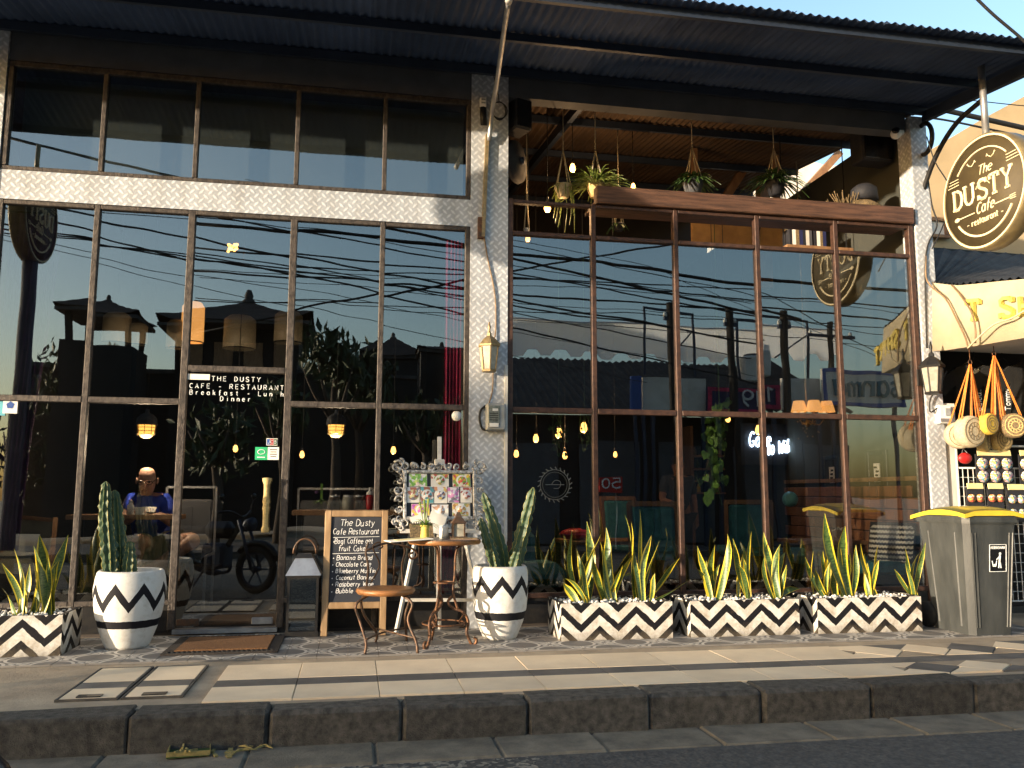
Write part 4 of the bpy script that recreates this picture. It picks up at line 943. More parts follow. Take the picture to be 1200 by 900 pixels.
def planter(x0, x1, yf, lab, ht=0.27, dep=0.42):
    t = thing('planter_box', lab, 'planter', ((x0+x1)/2, yf+dep/2, 0.004)); w = x1-x0; hx, hy = w/2, dep/2; th = 0.03
    f = MB(); ph = random.uniform(0, 0.2)
    def face(a, b, u0, u1): f.add([(*a, 0), (*b, 0), (*b, ht), (*a, ht)], [(0, 1, 2, 3)], [[(u0, 0), (u1, 0), (u1, ht), (u0, ht)]])
    face((-hx, -hy), (hx, -hy), 0.13, w+0.13); f.build('front_panel', 'chevron_box', t)
    for s in (-1, 1):
        f = MB(); face((s*hx, s*hy), (s*hx, -s*hy), 0.2, dep+0.2); f.build('side_panel', 'chevron_box', t)
    f = MB(); face((hx, hy), (-hx, hy), 0, w); f.build('back_panel', 'chevron_box', t)
    m = MB()
    for s in (-1, 1): m.box((s*(hx-th/2), 0, ht-0.03), (th, dep, 0.058)); m.box((0, s*(hy-th/2), ht-0.031), (w-2*th, th, 0.058))
    for q in range(len(m.v)):
        v = m.v[q]; m.v[q] = (v[0]*0.997, v[1]*0.997, v[2])
    m.build('rim', 'mat_black', t)
    MB().box((0, 0, ht/2-0.02), (w-2*th, dep-2*th, ht-0.06)).build('soil', 'soil', t)
    stuff(pebbles(w-0.08, dep-0.08, int(230*w), 0.016).build('white_pebbles', 'pebble', t, (0, 0, ht-0.022)))
    return t
def snake(bx, by, tips, Y, ht, lab, w=0.024, low=()):
    b = P(bx, by, Y); b.z = ht; t = thing('snake_plant', lab, 'snake plant', b)
    for (tx, ty) in tips:
        yy = Y+random.uniform(-0.12, 0.12); q = P(tx, ty, yy)
        bb = b+Vector((random.uniform(-0.05, 0.05)+0.25*(q.x-b.x)*random.uniform(0, 0.5), random.uniform(-0.06, 0.06), -0.04))
        L = (q-bb).length
        leaf_obj(t, bb, q, w*0.88*random.uniform(0.6, 1.3)*(0.75+0.6*L), random.uniform(-0.09, 0.09)*(1 if abs(q.x-bb.x) < 0.2 else 1.8), b)
    for k in range(2):      # short inner blades
        q = b+Vector((random.uniform(-0.14, 0.14), random.uniform(-0.12, 0.12), random.uniform(0.15, 0.40)))
        leaf_obj(t, b+Vector((random.uniform(-.05, .05), random.uniform(-.05, .05), -0.04)), q, w*0.65, 0.03, b)
HP = 0.265; YP = -0.62
planter(1.51, 2.36, -0.83, 'black and white chevron planter box next to the cactus pot on the column side', HP)
planter(2.50, 3.38, -0.83, 'black and white chevron planter box between two other planters', HP)
planter(3.53, 4.42, -0.83, 'black and white chevron planter box beside the wheelie bin', HP)
planter(-2.65, -1.84, -0.83, 'black and white chevron planter box left of the cafe door, beside the wide pot', 0.26)
snake(681, 703, [(670, 621), (689, 611), (704, 618), (661, 682), (677, 645), (694, 640)], YP, HP, 'snake plant with upright yellow blades at the cactus-pot end of its planter', 0.026)
snake(717, 703, [(700, 628), (709, 618), (730, 662), (744, 647), (710, 690), (697, 650)], YP, HP, 'snake plant with a sideways drooping blade in the planter by the cactus pot', 0.026)
snake(752, 702, [(726, 596), (736, 612), (746, 597), (763, 619), (771, 633), (797, 653), (806, 676)], YP, HP, 'tall snake plant with long drooping blades in the planter by the cactus pot', 0.025)
snake(836, 700, [(818, 640), (838, 638), (852, 619), (829, 655), (845, 660)], YP, HP, 'snake plant with a bent yellow tip in the middle planter', 0.026)
snake(873, 700, [(860, 632), (881, 623), (873, 645), (864, 660)], YP, HP, 'narrow upright snake plant in the centre of the middle planter', 0.026)
snake(907, 700, [(897, 623), (917, 632), (923, 643), (925, 667), (938, 690), (899, 650)], YP, HP, 'snake plant with a curled dry blade at the end of the middle planter', 0.025)
snake(965, 700, [(945, 652), (966, 643), (955, 665), (976, 660)], YP, HP, 'short snake plant at the end of the bin-side planter next to the middle planter', 0.025)
snake(988, 700, [(972, 601), (992, 613), (1005, 639), (980, 640), (999, 660)], YP, HP, 'tallest snake plant with a yellow edged blade in the planter by the bin', 0.030)
snake(1023, 699, [(1009, 637), (1028, 633), (1049, 698), (1018, 660)], YP, HP, 'snake plant with pale blades in the middle of the planter by the bin', 0.027)
snake(1068, 697, [(1060, 643), (1083, 635), (1077, 647)], YP, HP, 'thin snake plant leaning at the bin end of its planter', 0.022)
snake(28, 711, [(15, 643), (2, 660), (38, 640), (0, 690)], YP, 0.25, 'snake plant with folded yellow blades at the street-end of the door-side planter', 0.03)
snake(53, 711, [(50, 618), (72, 650), (80, 627), (60, 660), (44, 650)], YP, 0.25, 'snake plant with tall green blades beside the wide pot left of the door', 0.028)
# pots
def pot(x, y, prof, mt, lab, n=40, r0=0.0):
    t = thing('flower_pot', lab, 'pot', (x, y, 0.004))
    m = MB(); m.lathe(prof, n, uvh=True, mtx=rot(z=r0)); m.build('body', mt, t)
    rt, zt = prof[-1]
    m = MB(); m.lathe([(rt, zt), (rt-0.012, zt+0.012), (rt-0.03, zt+0.008), (rt-0.04, zt-0.04), (0, zt-0.05)], n); m.build('rim', 'white_paint', t)
    stuff(pebbles(rt*1.2, rt*1.2, 110, 0.014).build('white_pebbles', 'pebble', t, (0, 0, zt-0.03)))
    return t
pot(-1.50, -0.55, [(0.0, 0), (0.135, 0), (0.148, 0.02), (0.185, 0.12), (0.215, 0.22), (0.232, 0.32), (0.235, 0.40), (0.226, 0.47), (0.216, 0.51)], 'pot_paint_a', 'wide white pot with black zigzag beside the cafe door, holding a tall cactus', r0=1.0)
pot(1.10, -0.60, [(0.0, 0), (0.12, 0), (0.132, 0.02), (0.172, 0.12), (0.198, 0.22), (0.207, 0.33), (0.209, 0.42), (0.205, 0.49), (0.198, 0.515)], 'pot_paint_b', 'narrow white pot with black zigzag in front of the column, holding a forked cactus', r0=0.3)
def stem(par, pts, r, ribs, o, nm='stem'):
    pts = spline([Vector(p)-o for p in pts], 10); n = len(pts); vs = []; fs = []; uvs = []; k2 = ribs*2
    for i, p in enumerate(pts):
        d = (pts[min(i+1, n-1)]-pts[max(i-1, 0)]).normalized(); a = d.cross(Vector((0, 1, 0.01))).normalized(); b = d.cross(a)
        s = i/(n-1); rr = r*(0.85+0.2*math.sin(math.pi*min(1, s*1.2)))*(1-0.28*s*s)*(1+0.05*math.sin(i*0.9+r*90))*(1 if s < 0.9 else math.sqrt(max(0.02, 1-((s-0.9)/0.1)**2)))
        for k in range(k2):
            an = 2*math.pi*k/k2+0.5*s; q = rr*((1.0+0.13*math.sin(i*2.1+k*1.7)+random.uniform(-0.09, 0.09)) if k % 2 else 0.66)
            vs.append(p+a*q*math.cos(an)+b*q*math.sin(an))
    for i in range(n-1):
        for k in range(k2):
            j = (k+1) % k2; fs.append((i*k2+k, i*k2+j, (i+1)*k2+j, (i+1)*k2+k)); u0, u1 = (1, 0) if k % 2 else (0, 1)
            uvs.append([(u0, 0), (u1, 0), (u1, 1), (u0, 1)])
    fs.append(tuple((n-1)*k2+k for k in range(k2))); uvs.append([(0.5, 0)]*k2)
    m = MB(); m.add(vs, fs, uvs); return m.build(nm, 'cactus_skin', par)
o = Vector((-1.50, -0.55, 0.47)); t = thing('cactus', 'tall ribbed columnar cactus with yellow edges in the wide pot', 'cactus', o)
stem(t, [P(131, 684, -0.55), P(128, 645, -0.55), P(124, 605, -0.55), P(124, 564, -0.55)], 0.056, 9, o)
stem(t, [P(139, 684, -0.50), P(140, 650, -0.50), P(137, 610, -0.5), P(134, 574, -0.5)], 0.055, 9, o)
stem(t, [P(152, 684, -0.52), P(152, 660, -0.52), P(152, 634, -0.52)], 0.05, 8, o)
o = Vector((1.10, -0.60, 0.48)); t = thing('cactus', 'forked dark green cactus with two long arms in the narrow pot', 'cactus', o)
stem(t, [P(592, 678, -0.6), P(588, 650, -0.6), P(577, 610, -0.6), P(566, 577, -0.6)], 0.05, 6, o)
stem(t, [P(584, 680, -0.66), P(578, 655, -0.66), P(570, 630, -0.66), P(563, 607, -0.66)], 0.042, 6, o)
stem(t, [P(600, 678, -0.6), P(606, 650, -0.6), P(616, 610, -0.6), P(625, 571, -0.6)], 0.055, 6, o)
stem(t, [P(600, 680, -0.66), P(603, 660, -0.66), P(608, 640, -0.66)], 0.042, 6, o)
# doormat
t = thing('doormat', 'worn brown coir doormat with black border before the glass door', 'doormat', (-0.83, -0.60, 0.004))
MB().box((0, 0, 0.006), (0.74, 0.70, 0.012)).build('border', 'mat_black', t); MB().box((0, 0, 0.014), (0.60, 0.54, 0.014), bev=0.004).build('pile', 'coir', t)
m = MB()
for s in (-1, 1):
    for k in range(22): m.lathe([(0.013, 0.0), (0.013, 0.012), (0.006, 0.012)], 6, (-0.33+k*0.0315, s*0.31, 0.006))
m.build('rubber_studs', 'tyre', t)
# floor lantern
p = G(352, 750); t = thing('floor_lantern', 'tall black metal floor lantern with pale roof beside the chalkboard', 'lantern', (p.x, -0.22, 0.004))
def frust(m, w0, w1, z0, z1, d0=None, d1=None):
    a, b = w0/2, w1/2; m.add([(-a, -a, z0), (a, -a, z0), (a, a, z0), (-a, a, z0), (-b, -b, z1), (b, -b, z1), (b, b, z1), (-b, b, z1)], [(0, 1, 5, 4), (1, 2, 6, 5), (2, 3, 7, 6), (3, 0, 4, 7), (3, 2, 1, 0), (4, 5, 6, 7)])
m = MB(); m.box((0, 0, 0.02), (0.24, 0.24, 0.04)); m.build('base', 'black_metal', t)
m = MB()
for sx in (-1, 1):
    for sy in (-1, 1): m.bar((sx*0.105, sy*0.105, 0.04), (sx*0.105, sy*0.105, 0.44), 0.018)
m.box((0, 0, 0.435), (0.24, 0.24, 0.02)); m.build('cage', 'black_metal', t)
for a in range(4):
    m = MB(); m.box((0, -0.105, 0.235), (0.19, 0.004, 0.38)); m.build('pane', 'pane_glass', t, rot=(0, 0, R_(90*a)))
m = MB(); frust(m, 0.26, 0.13, 0.446, 0.57); m.build('roof', 'galv', t)
m = MB(); frust(m, 0.14, 0.10, 0.57, 0.60); m.build('cap', 'black_metal', t)
m = MB(); m.tube([(0.085*math.cos(R_(a)), 0, 0.60+0.11*math.sin(R_(a))) for a in range(0, 181, 15)], 0.008, 6); m.build('carrying_ring', 'iron_dark', t)
# chalkboard A-frame
bl, br = G(376, 744), G(452, 744); t = thing('chalkboard', 'standing chalkboard menu in a wooden frame beside the door', 'chalkboard', ((bl.x+br.x)/2, -0.33, 0.004))
w = br.x-bl.x; zt = P(420, 599, -0.18).z; lean = math.atan2(0.15, zt); h = zt/math.cos(lean); fx = w/2
def fr(m_a, m_b): pass
bd = bpy.data.objects.new('front_board', None); COL.objects.link(bd); bd.parent = t; bd.rotation_euler = (-lean, 0, R_(-2))
for s in (-1, 1): MB().box((s*(fx-0.024), 0, h/2), (0.048, 0.03, h), bev=0.004).build('stile', 'board_wood', bd)
MB().box((0, 0, h-0.024), (w-0.096, 0.026, 0.048), bev=0.004).build('rail', 'board_wood', bd)
z0b = h*0.235; MB().box((0, 0, z0b), (w-0.096, 0.026, 0.048), bev=0.004).build('rail', 'board_wood', bd)
MB().box((0, 0.004, (z0b+h-0.02)/2), (w-0.094, 0.012, h-0.02-z0b)).build('slate', 'chalk_black', bd)
m = MB(); zz = h-0.118; iw = w-0.13
HS = 0.84
rows = [('The Dusty', 0.055, 0.05, 0.26), ('Cafe Restaurant', 0.05, 0.0, 0.345), ('_', 0, 0, 0), ('*Bagl Coffee get', 0.045, 0.0, 0.30), ('fruit Cake', 0.045, 0.045, 0.20), ('_', 0, 0, 0), ('* Banana Bread', 0.038, 0.0, 0.30), ('* Chocolate Cake', 0.038, 0.0, 0.29), ('* Blueberry Muffin', 0.038, 0.0, 0.325), ('* Coconut Banana', 0.038, 0.0, 0.32), ('* Raspberry Wine', 0.038, 0.0, 0.31), ('* Bubble Wine', 0.038, 0.0, 0.27)]
for s, hh, ind, wd in rows:
    m = MB()
    if s == '_': m.tube([(-iw/2, -0.0035, zz+0.034), (iw/2, -0.0035, zz+0.040)], 0.0022, 4); zz -= 0.012; m.build('chalk_line', 'chalk', bd); continue
    hh *= HS; write(m, s, (-iw/2+ind, -0.0035, zz), (1, 0, 0), (0, 0, 1), hh, 0.0026, slant=0.15, jit=0.35, width=min(wd, iw-ind)); zz -= hh+0.0175; m.build('chalk_writing', 'chalk', bd)
bk = bpy.data.objects.new('rear_frame', None); COL.objects.link(bk); bk.parent = t; bk.location = (0, 0.30, 0); bk.rotation_euler = (lean, 0, R_(-2))
for s in (-1, 1): MB().box((s*(fx-0.026), 0, h/2-0.01), (0.04, 0.022, h-0.02)).build('stile', 'board_wood', bk)
MB().box((0, 0, z0b), (w-0.094, 0.02, 0.04)).build('rail', 'board_wood', bk)
# wrought iron chair with round wooden seat
c = P(452, 691, -0.88); zs = c.z; t = thing('iron_chair', 'rusty wrought iron cafe chair with round wooden seat', 'chair', (c.x, -0.88, 0.004))
m = MB(); m.lathe([(0, zs-0.03), (0.19, zs-0.03), (0.205, zs-0.012), (0.20, zs+0.006), (0.17, zs+0.008), (0, zs-0.002)], 32); m.build('seat', 'table_wood', t)
for (dx, dy, ex, ey) in ((-0.15, -0.1, -0.13, -0.2), (0.13, -0.1, 0.2, -0.22), (-0.12, 0.12, -0.05, 0.22), (0.13, 0.12, 0.16, 0.22)):
    m = MB(); m.tube(spline([(dx*0.8, dy*0.8, zs-0.03), (dx*1.35, dy*1.4, zs*0.78), (dx*1.15, dy*1.3, zs*0.5), (ex, ey, zs*0.18), (ex*1.05, ey*1.1, 0.0)], 5), 0.010, 6); m.build('leg', 'iron_dark', t)
m = MB(); m.tube(spline([(-0.13, -0.2, 0.09), (-0.02, 0.0, 0.10), (0.16, 0.2, 0.10)], 4), 0.007, 5); m.tube(spline([(0.2, -0.2, 0.09), (0.02, 0.0, 0.11), (-0.05, 0.2, 0.10)], 4), 0.007, 5); m.build('stretcher', 'iron_dark', t)
m = MB()
for sx in (-1, 1): m.tube(spline([(sx*0.13, 0.15, zs-0.02), (sx*0.12, 0.19, zs+0.14), (sx*0.14, 0.21, zs+0.24), (sx*0.12, 0.22, zs+0.31)], 5), 0.008, 6)
m.tube(spline([(-0.14, 0.2, zs+0.25), (0.0, 0.23, zs+0.30), (0.14, 0.2, zs+0.28), (0.21, 0.2, zs+0.25), (0.23, 0.2, zs+0.21), (0.19, 0.2, zs+0.19), (0.17, 0.2, zs+0.22), (0.2, 0.2, zs+0.235)], 5), 0.008, 6)
m.tube(spline([(-0.1, 0.2, zs+0.02), (-0.04, 0.2, zs+0.15), (-0.09, 0.2, zs+0.27), (-0.05, 0.2, zs+0.31), (-0.02, 0.2, zs+0.28), (-0.05, 0.2, zs+0.26)], 5), 0.006, 5)
m.tube([(0.06, 0.2, zs), (0.07, 0.21, zs+0.26)], 0.006, 5); m.build('backrest', 'iron_dark', t)
# round iron table
c = P(521, 633, -0.80); zt = c.z; t = thing('iron_table', 'small round cafe table with wooden top on a scrolled rusty iron stand', 'table', (c.x, -0.80, 0.004))
m = MB(); m.lathe([(0, zt-0.03), (0.25, zt-0.03), (0.262, zt-0.016), (0.258, zt)], 36); m.build('edge', 'table_wood', t)
for k in range(7):
    x0 = -0.25+k*0.0715; x1 = x0+0.0685
    pl = [(x, math.sqrt(max(0.0004, 0.256**2-min(0.256, abs(x))**2))) for x in (x0, (2*x0+x1)/3, (x0+2*x1)/3, x1)]
    poly = [(x, -y) for x, y in pl]+[(x, y) for x, y in pl[::-1]]
    MB().prism(poly, zt-0.004, zt+0.006, lambda x, y, z: (x, z, y)).build('board', 'table_top', t)
for k in range(3):
    a = R_(90+120*k+20); ca, sa = math.cos(a), math.sin(a); f = lambda r, z: (r*ca, r*sa, z)
    m = MB(); m.tube(spline([f(0.14, zt-0.03), f(0.085, zt-0.08), f(0.075, zt-0.25), f(0.065, zt-0.36), f(0.08, 0.30), f(0.10, 0.24)], 5), 0.009, 6)
    m.tube(spline([f(0.06, 0.33), f(0.03, 0.29), f(0.07, 0.245), f(0.14, 0.22), f(0.175, 0.15), f(0.165, 0.08), f(0.20, 0.0), f(0.225, 0.0), f(0.235, 0.03), f(0.215, 0.045)], 5), 0.011, 6)
    m.tube(spline([f(0.15, 0.21), f(0.115, 0.16), f(0.13, 0.12), f(0.155, 0.135), f(0.14, 0.155)], 4), 0.007, 5)
    m.build('leg', 'iron_rust', t)
for r, z in ((0.072, zt-0.3), (0.15, 0.145)):
    m = MB(); m.tube([(r*math.cos(q/24*6.2832), r*math.sin(q/24*6.2832), z) for q in range(24)], 0.007, 6, closed=True); m.build('ring', 'iron_rust', t)
zt += 0.010
cx = c.x
# things on the table
t = thing('menu_booklet', 'brown spiral bound menu lying on the small round table', 'menu', (cx-0.16, -0.72, zt), R_(8))
MB().box((0, 0, 0.055), (0.17, 0.012, 0.11), rot(x=R_(-25))).build('cover', 'rattan_brown', t)
m = MB()
for k in range(9): m.tube([(-0.07+k*0.0175, 0.02+0.012*math.cos(q/8*6.28), 0.105+0.012*math.sin(q/8*6.28)) for q in range(8)], 0.002, 4, closed=True)
m.build('spiral', 'black_metal', t)
t = thing('menu_sheet', 'pale menu sheet jutting over the edge of the small round table', 'paper', (cx-0.27, -0.98, zt), R_(12))
MB().box((0, 0, 0.004), (0.30, 0.19, 0.006), rot(y=R_(-3))).build('sheet', 'paper', t); MB().box((0.02, 0, 0.0085), (0.22, 0.12, 0.002), rot(y=R_(-3))).build('print', 'card_cream', t)
t = thing('menu_sheet', 'dark menu lying flat on the small round table beside the vase', 'paper', (cx+0.13, -0.92, zt), R_(-10))
MB().box((0, 0, 0.004), (0.2, 0.16, 0.008)).build('sheet', 'table_top', t); MB().box((0, 0, 0.009), (0.18, 0.14, 0.003)).build('print', 'rattan_brown', t)
p = P(498, 628, -0.86); t = thing('flower_vase', 'yellow glass vase with a sprig of green flowers on the round table', 'vase', (p.x, -0.86, zt))
m = MB(); m.lathe([(0, 0), (0.03, 0), (0.033, 0.02), (0.028, 0.07), (0.034, 0.10), (0.03, 0.10), (0.024, 0.07), (0, 0.02)], 16); m.build('vase', 'paint_yellow', t)
m = MB(); spray(m, (0, 0, 0.09), 26, 0.12, 0.02, 0.5, 0.007); stuff(m.build('leaves', 'leaf_lime', t))
for k in range(5):
    m = MB(); a = random.uniform(-0.04, 0.05); m.tube([(0, 0, 0.08), (a*0.5, 0, 0.15), (a, random.uniform(-.03, .03), 0.22+random.uniform(0, 0.07))], [0.003, 0.003, 0.008], 5); m.build('flower_stalk', 'leaf_sunny', t)
p = P(537, 628, -0.80); t = thing('table_lantern', 'little dark metal lantern standing on the round table', 'lantern', (p.x, -0.80, zt))
m = MB(); m.box((0, 0, 0.008), (0.12, 0.12, 0.016)); m.build('base', 'iron_dark', t); m = MB()
for sx in (-1, 1):
    for sy in (-1, 1): m.bar((sx*0.04, sy*0.04, 0.016), (sx*0.04, sy*0.04, 0.11), 0.010)
m.build('cage', 'iron_dark', t)
m = MB(); frust(m, 0.115, 0.04, 0.11, 0.155); frust(m, 0.045, 0.02, 0.155, 0.19); m.build('roof', 'iron_dark', t); m = MB(); m.box((0, 0, 0.063), (0.07, 0.07, 0.092)); m.build('glass', 'dirty_glass', t)
t = thing('sugar_jar', 'small white jar behind the vase on the round table', 'jar', (cx+0.0, -0.74, zt)); m = MB(); m.lathe([(0, 0), (0.032, 0), (0.035, 0.05), (0.03, 0.075)], 14); m.build('jar', 'plastic_white', t); m = MB(); m.lathe([(0.034, 0.075), (0.034, 0.09), (0.01, 0.095), (0, 0.1)], 14); m.build('lid', 'plastic_white', t)
# easel with the framed food pictures
e0 = Vector((P(512, 600, -0.35).x, -0.30, 0.004)); t = thing('display_easel', 'white wooden display easel behind the round table', 'easel', e0)
def L_(px, py, Y): return P(px, py, Y)-e0
MB().bar(L_(464, 742, -0.40)+Vector((0, 0, 0.0)), L_(505, 545, -0.24), 0.028, 0.022).build('leg', 'white_paint', t)
MB().bar(L_(570, 740, -0.40), L_(524, 545, -0.24), 0.028, 0.022).build('leg', 'white_paint', t)
MB().bar(L_(514, 705, -0.37), L_(515, 512, -0.21), 0.032, 0.022).build('mast', 'white_paint', t)
MB().bar(L_(514, 734, 0.0)+Vector((0, -0.09, -0.03)), L_(515, 560, -0.235)+Vector((0, 0.05, 0)), 0.024, 0.02).build('rear_leg', 'white_paint', t)
MB().bar(L_(472, 703, -0.37), L_(562, 703, -0.37), 0.018, 0.024).build('cross_bar', 'white_paint', t)
MB().box(L_(515, 622, -0.36), (0.60, 0.07, 0.03)).build('ledge', 'white_paint', t)
MB().box(L_(515, 542, -0.265), (0.08, 0.05, 0.05), bev=0.006).build('clamp', 'white_paint', t)
fc = P(515.5, 580, -0.34); t = thing('picture_frame', 'ornate silver carved frame of food photographs standing on the easel', 'picture frame', (fc.x, -0.345, fc.z)); tl = R_(-9)
fo = bpy.data.objects.new('carved_frame', None); COL.objects.link(fo); fo.parent = t; fo.rotation_euler = (tl, 0, R_(1.0))
FWd, FH = 0.54, 0.36      # inner moulding size
m = MB()
for s in (-1, 1): m.box((s*FWd/2, 0, 0), (0.026, 0.035, FH+0.026), bev=0.006); m.box((0, 0, s*FH/2), (FWd-0.027, 0.034, 0.026), bev=0.006)
m.build('moulding', 'silver_frame', fo)
m = MB()
def curl(x, z, r, a0, sg):
    pts = [(x+r*(1-q/14*0.8)*math.cos(a0+sg*q*0.52), -0.008*math.sin(q*0.4), z+r*(1-q/14*0.8)*math.sin(a0+sg*q*0.52)) for q in range(13)]
    m.tube(pts, [0.011*(1-q/16) for q in range(13)], 5); m.ball(pts[-1], 0.009, 6)
per = []
nX, nZ = 9, 6
for k in range(nX):
    for s in (-1, 1): per.append((-FWd/2+FWd*k/(nX-1), s*(FH/2+0.04), k, s))
for k in range(nZ):
    for s in (-1, 1): per.append((s*(FWd/2+0.04), -FH/2+FH*k/(nZ-1), k, s))
for (x, z, k, s) in per:
    curl(x, z, random.uniform(0.026, 0.036), random.uniform(0, 6.28), 1 if k % 2 else -1)
    if k % 2: curl(x*1.06, z*1.06, 0.022, random.uniform(0, 6.28), s)
for sx in (-1, 1):
    for sz in (-1, 1):
        curl(sx*(FWd/2+0.05), sz*(FH/2+0.05), 0.04, random.uniform(0, 6), sx); curl(sx*(FWd/2+0.075), sz*(FH/2+0.03), 0.026, 1, -sx); curl(sx*(FWd/2+0.03), sz*(FH/2+0.075), 0.026, 2, sx)
m.build('carving', 'silver_frame', fo)
MB().box((0, 0.008, 0), (FWd-0.02, 0.01, FH-0.02)).build('backing', 'chalk_black', fo)
pal = [[(0.7, 0.72, 0.7), (0.2, 0.45, 0.08), (0.45, 0.6, 0.2), (0.8, 0.7, 0.72)], [(0.5, 0.1, 0.06), (0.2, 0.3, 0.08), (0.75, 0.7, 0.6), (0.55, 0.45, 0.1)], [(0.8, 0.55, 0.05), (0.25, 0.4, 0.08), (0.6, 0.1, 0.08), (0.8, 0.75, 0.6)],
       [(0.75, 0.72, 0.7), (0.4, 0.15, 0.1), (0.6, 0.55, 0.3), (0.2, 0.2, 0.25)], [(0.1, 0.35, 0.4), (0.3, 0.12, 0.08), (0.75, 0.7, 0.68), (0.1, 0.3, 0.35)], [(0.65, 0.3, 0.15), (0.7, 0.68, 0.7), (0.12, 0.12, 0.2), (0.7, 0.55, 0.15)],
       [(0.6, 0.2, 0.45), (0.7, 0.68, 0.72), (0.55, 0.25, 0.5), (0.2, 0.2, 0.25)], [(0.7, 0.68, 0.66), (0.4, 0.1, 0.08), (0.75, 0.7, 0.72), (0.5, 0.3, 0.2)], [(0.6, 0.2, 0.55), (0.75, 0.6, 0.1), (0.5, 0.1, 0.4), (0.7, 0.68, 0.7)], [(0.7, 0.7, 0.72), (0.5, 0.3, 0.2), (0.75, 0.72, 0.7)], [(0.6, 0.4, 0.12), (0.72, 0.7, 0.66), (0.4, 0.2, 0.08), (0.3, 0.35, 0.12)]]
cells = [(-0.17, 0.115, 0.14, 0.10), (0.0, 0.115, 0.14, 0.10), (0.17, 0.115, 0.14, 0.10), (-0.205, 0.0, 0.095, 0.12), (-0.10, 0.0, 0.10, 0.13), (0.005, 0.0, 0.10, 0.13), (0.105, 0.0, 0.09, 0.12), (0.205, 0.0, 0.09, 0.12), (-0.15, -0.115, 0.14, 0.09), (0.0, -0.12, 0.13, 0.09), (0.165, -0.115, 0.14, 0.10)]
for k, (x, z, w, h) in enumerate(cells):
    nm = 'food_print_%d' % k; palette(nm, pal[k], 46)
    ph = MB().box((0, 0, 0), (w, 0.003, h)).build('photo_print', 'paper', fo, (x, 0.0, z))
    m = MB(); m.lathe([(0, 0.001), (min(w, h)*0.42, 0.001), (min(w, h)*0.44, 0.0)], 18, mtx=rot(x=R_(90))); m.build('plate', 'plastic_white' if k % 3 else nm, ph, (0, -0.0016, 0))
    m = MB(); m.lathe([(0, 0.002), (min(w, h)*0.33, 0.002), (min(w, h)*0.34, 0.0)], 14, mtx=rot(x=R_(90))); m.build('food', nm, ph, (0.004, -0.0018, -0.003))
    m = MB(); m.box((0, -0.0018, h*0.3), (w*0.98, 0.001, h*0.36)) if k % 2 else m.box((0, -0.0018, 0), (w*0.98, 0.001, h*0.96)); m.build('background', nm, ph)
pp = P(505, 610, -0.42); t = thing('white_cards', 'two white cards leaning on the lower edge of the carved frame', 'card', (pp.x-0.02, -0.43, pp.z-0.08)); MB().box((-0.06, 0, 0.05), (0.13, 0.004, 0.15), rot(x=R_(-8), y=R_(-15))).build('card', 'paper', t); MB().box((0.06, 0.005, 0.06), (0.13, 0.004, 0.15), rot(x=R_(-8), y=R_(18))).build('card', 'paper', t)
# wheelie bin
bc = Vector((4.82, -0.88, 0.004)); t = thing('wheelie_bin', 'grey wheelie bin with a yellow lid beside the last planter', 'bin', bc)
def taper(m, w0, d0, z0, w1, d1, z1, yo0=0, yo1=0, bev=0.04):
    def rr(w, d, z, yo):
        b = bev; return [(-w/2+b, -d/2+yo, z), (w/2-b, -d/2+yo, z), (w/2, -d/2+b+yo, z), (w/2, d/2-b+yo, z), (w/2-b, d/2+yo, z), (-w/2+b, d/2+yo, z), (-w/2, d/2-b+yo, z), (-w/2, -d/2+b+yo, z)]
    vs = rr(w0, d0, z0, yo0)+rr(w1, d1, z1, yo1); fs = [(i, (i+1) % 8, (i+1) % 8+8, i+8) for i in range(8)]+[tuple(range(7, -1, -1)), tuple(range(8, 16))]
    m.add(vs, fs)
HB = 0.90
m = MB(); taper(m, 0.37, 0.46, 0.0, 0.46, 0.58, HB-0.06); body = m.build('body', 'bin_body', t)
m = MB(); taper(m, 0.485, 0.61, HB-0.06, 0.485, 0.61, HB-0.005); m.build('rim', 'bin_body', t)
m = MB()
for s in (-1, 1): m.prism([(s*0.10, 0.12), (s*0.12, 0.12), (s*0.16, HB-0.08), (s*0.13, HB-0.08)], 0, 0, lambda x, y, z: (x, -0.26-0.085*z/HB-0.012, z))
m = MB(); vs = []; n = 8
for j in range(n+1):
    y = -0.32+0.65*j/n; z = HB+0.015+0.055*math.sin(math.pi*(0.15+0.85*j/n))
    for k in range(7):
        x = -0.255+0.51*k/6; vs.append((x, y, z-0.03*(abs(x)/0.26)**4))
fs = [(j*7+k, j*7+k+1, j*7+k+8, j*7+k+7) for j in range(n) for k in range(6)]
m.add(vs, fs, smooth=True); b0 = len(vs)
m.add([(x, y, min(z-0.03, HB+0.0)) for x, y, z in vs], [f[::-1] for f in fs])
ed = [k for k in range(7)]+[j*7+6 for j in range(1, n+1)]+[n*7+k for k in range(5, -1, -1)]+[j*7 for j in range(n-1, 0, -1)]
for i in range(len(ed)): m.f.append([ed[i], ed[(i+1) % len(ed)], b0+ed[(i+1) % len(ed)], b0+ed[i]]); m.uv.append(None); m.mi.append(0); m.sm.append(False)
m.build('lid', 'bin_lid', t)
for s in (-1, 1):
    for q in (0.17, 0.205): MB().bar((s*q*0.7, -0.233, 0.06), (s*q*0.87, -0.282, HB-0.13), 0.012).build('rib', 'bin_body', t)
    for q in (-0.18, 0.18): MB().bar((s*0.188, q*0.7, 0.06), (s*0.222, q*0.87, HB-0.13), 0.012).build('rib', 'bin_body', t)
m = MB(); taper(m, 0.50, 0.625, HB-0.05, 0.50, 0.625, HB-0.035); m.build('lip', 'bin_body', t)
MB().tube([(-0.22, 0.345, HB-0.03), (0.22, 0.345, HB-0.03)], 0.018, 8).build('handle', 'bin_body', t)
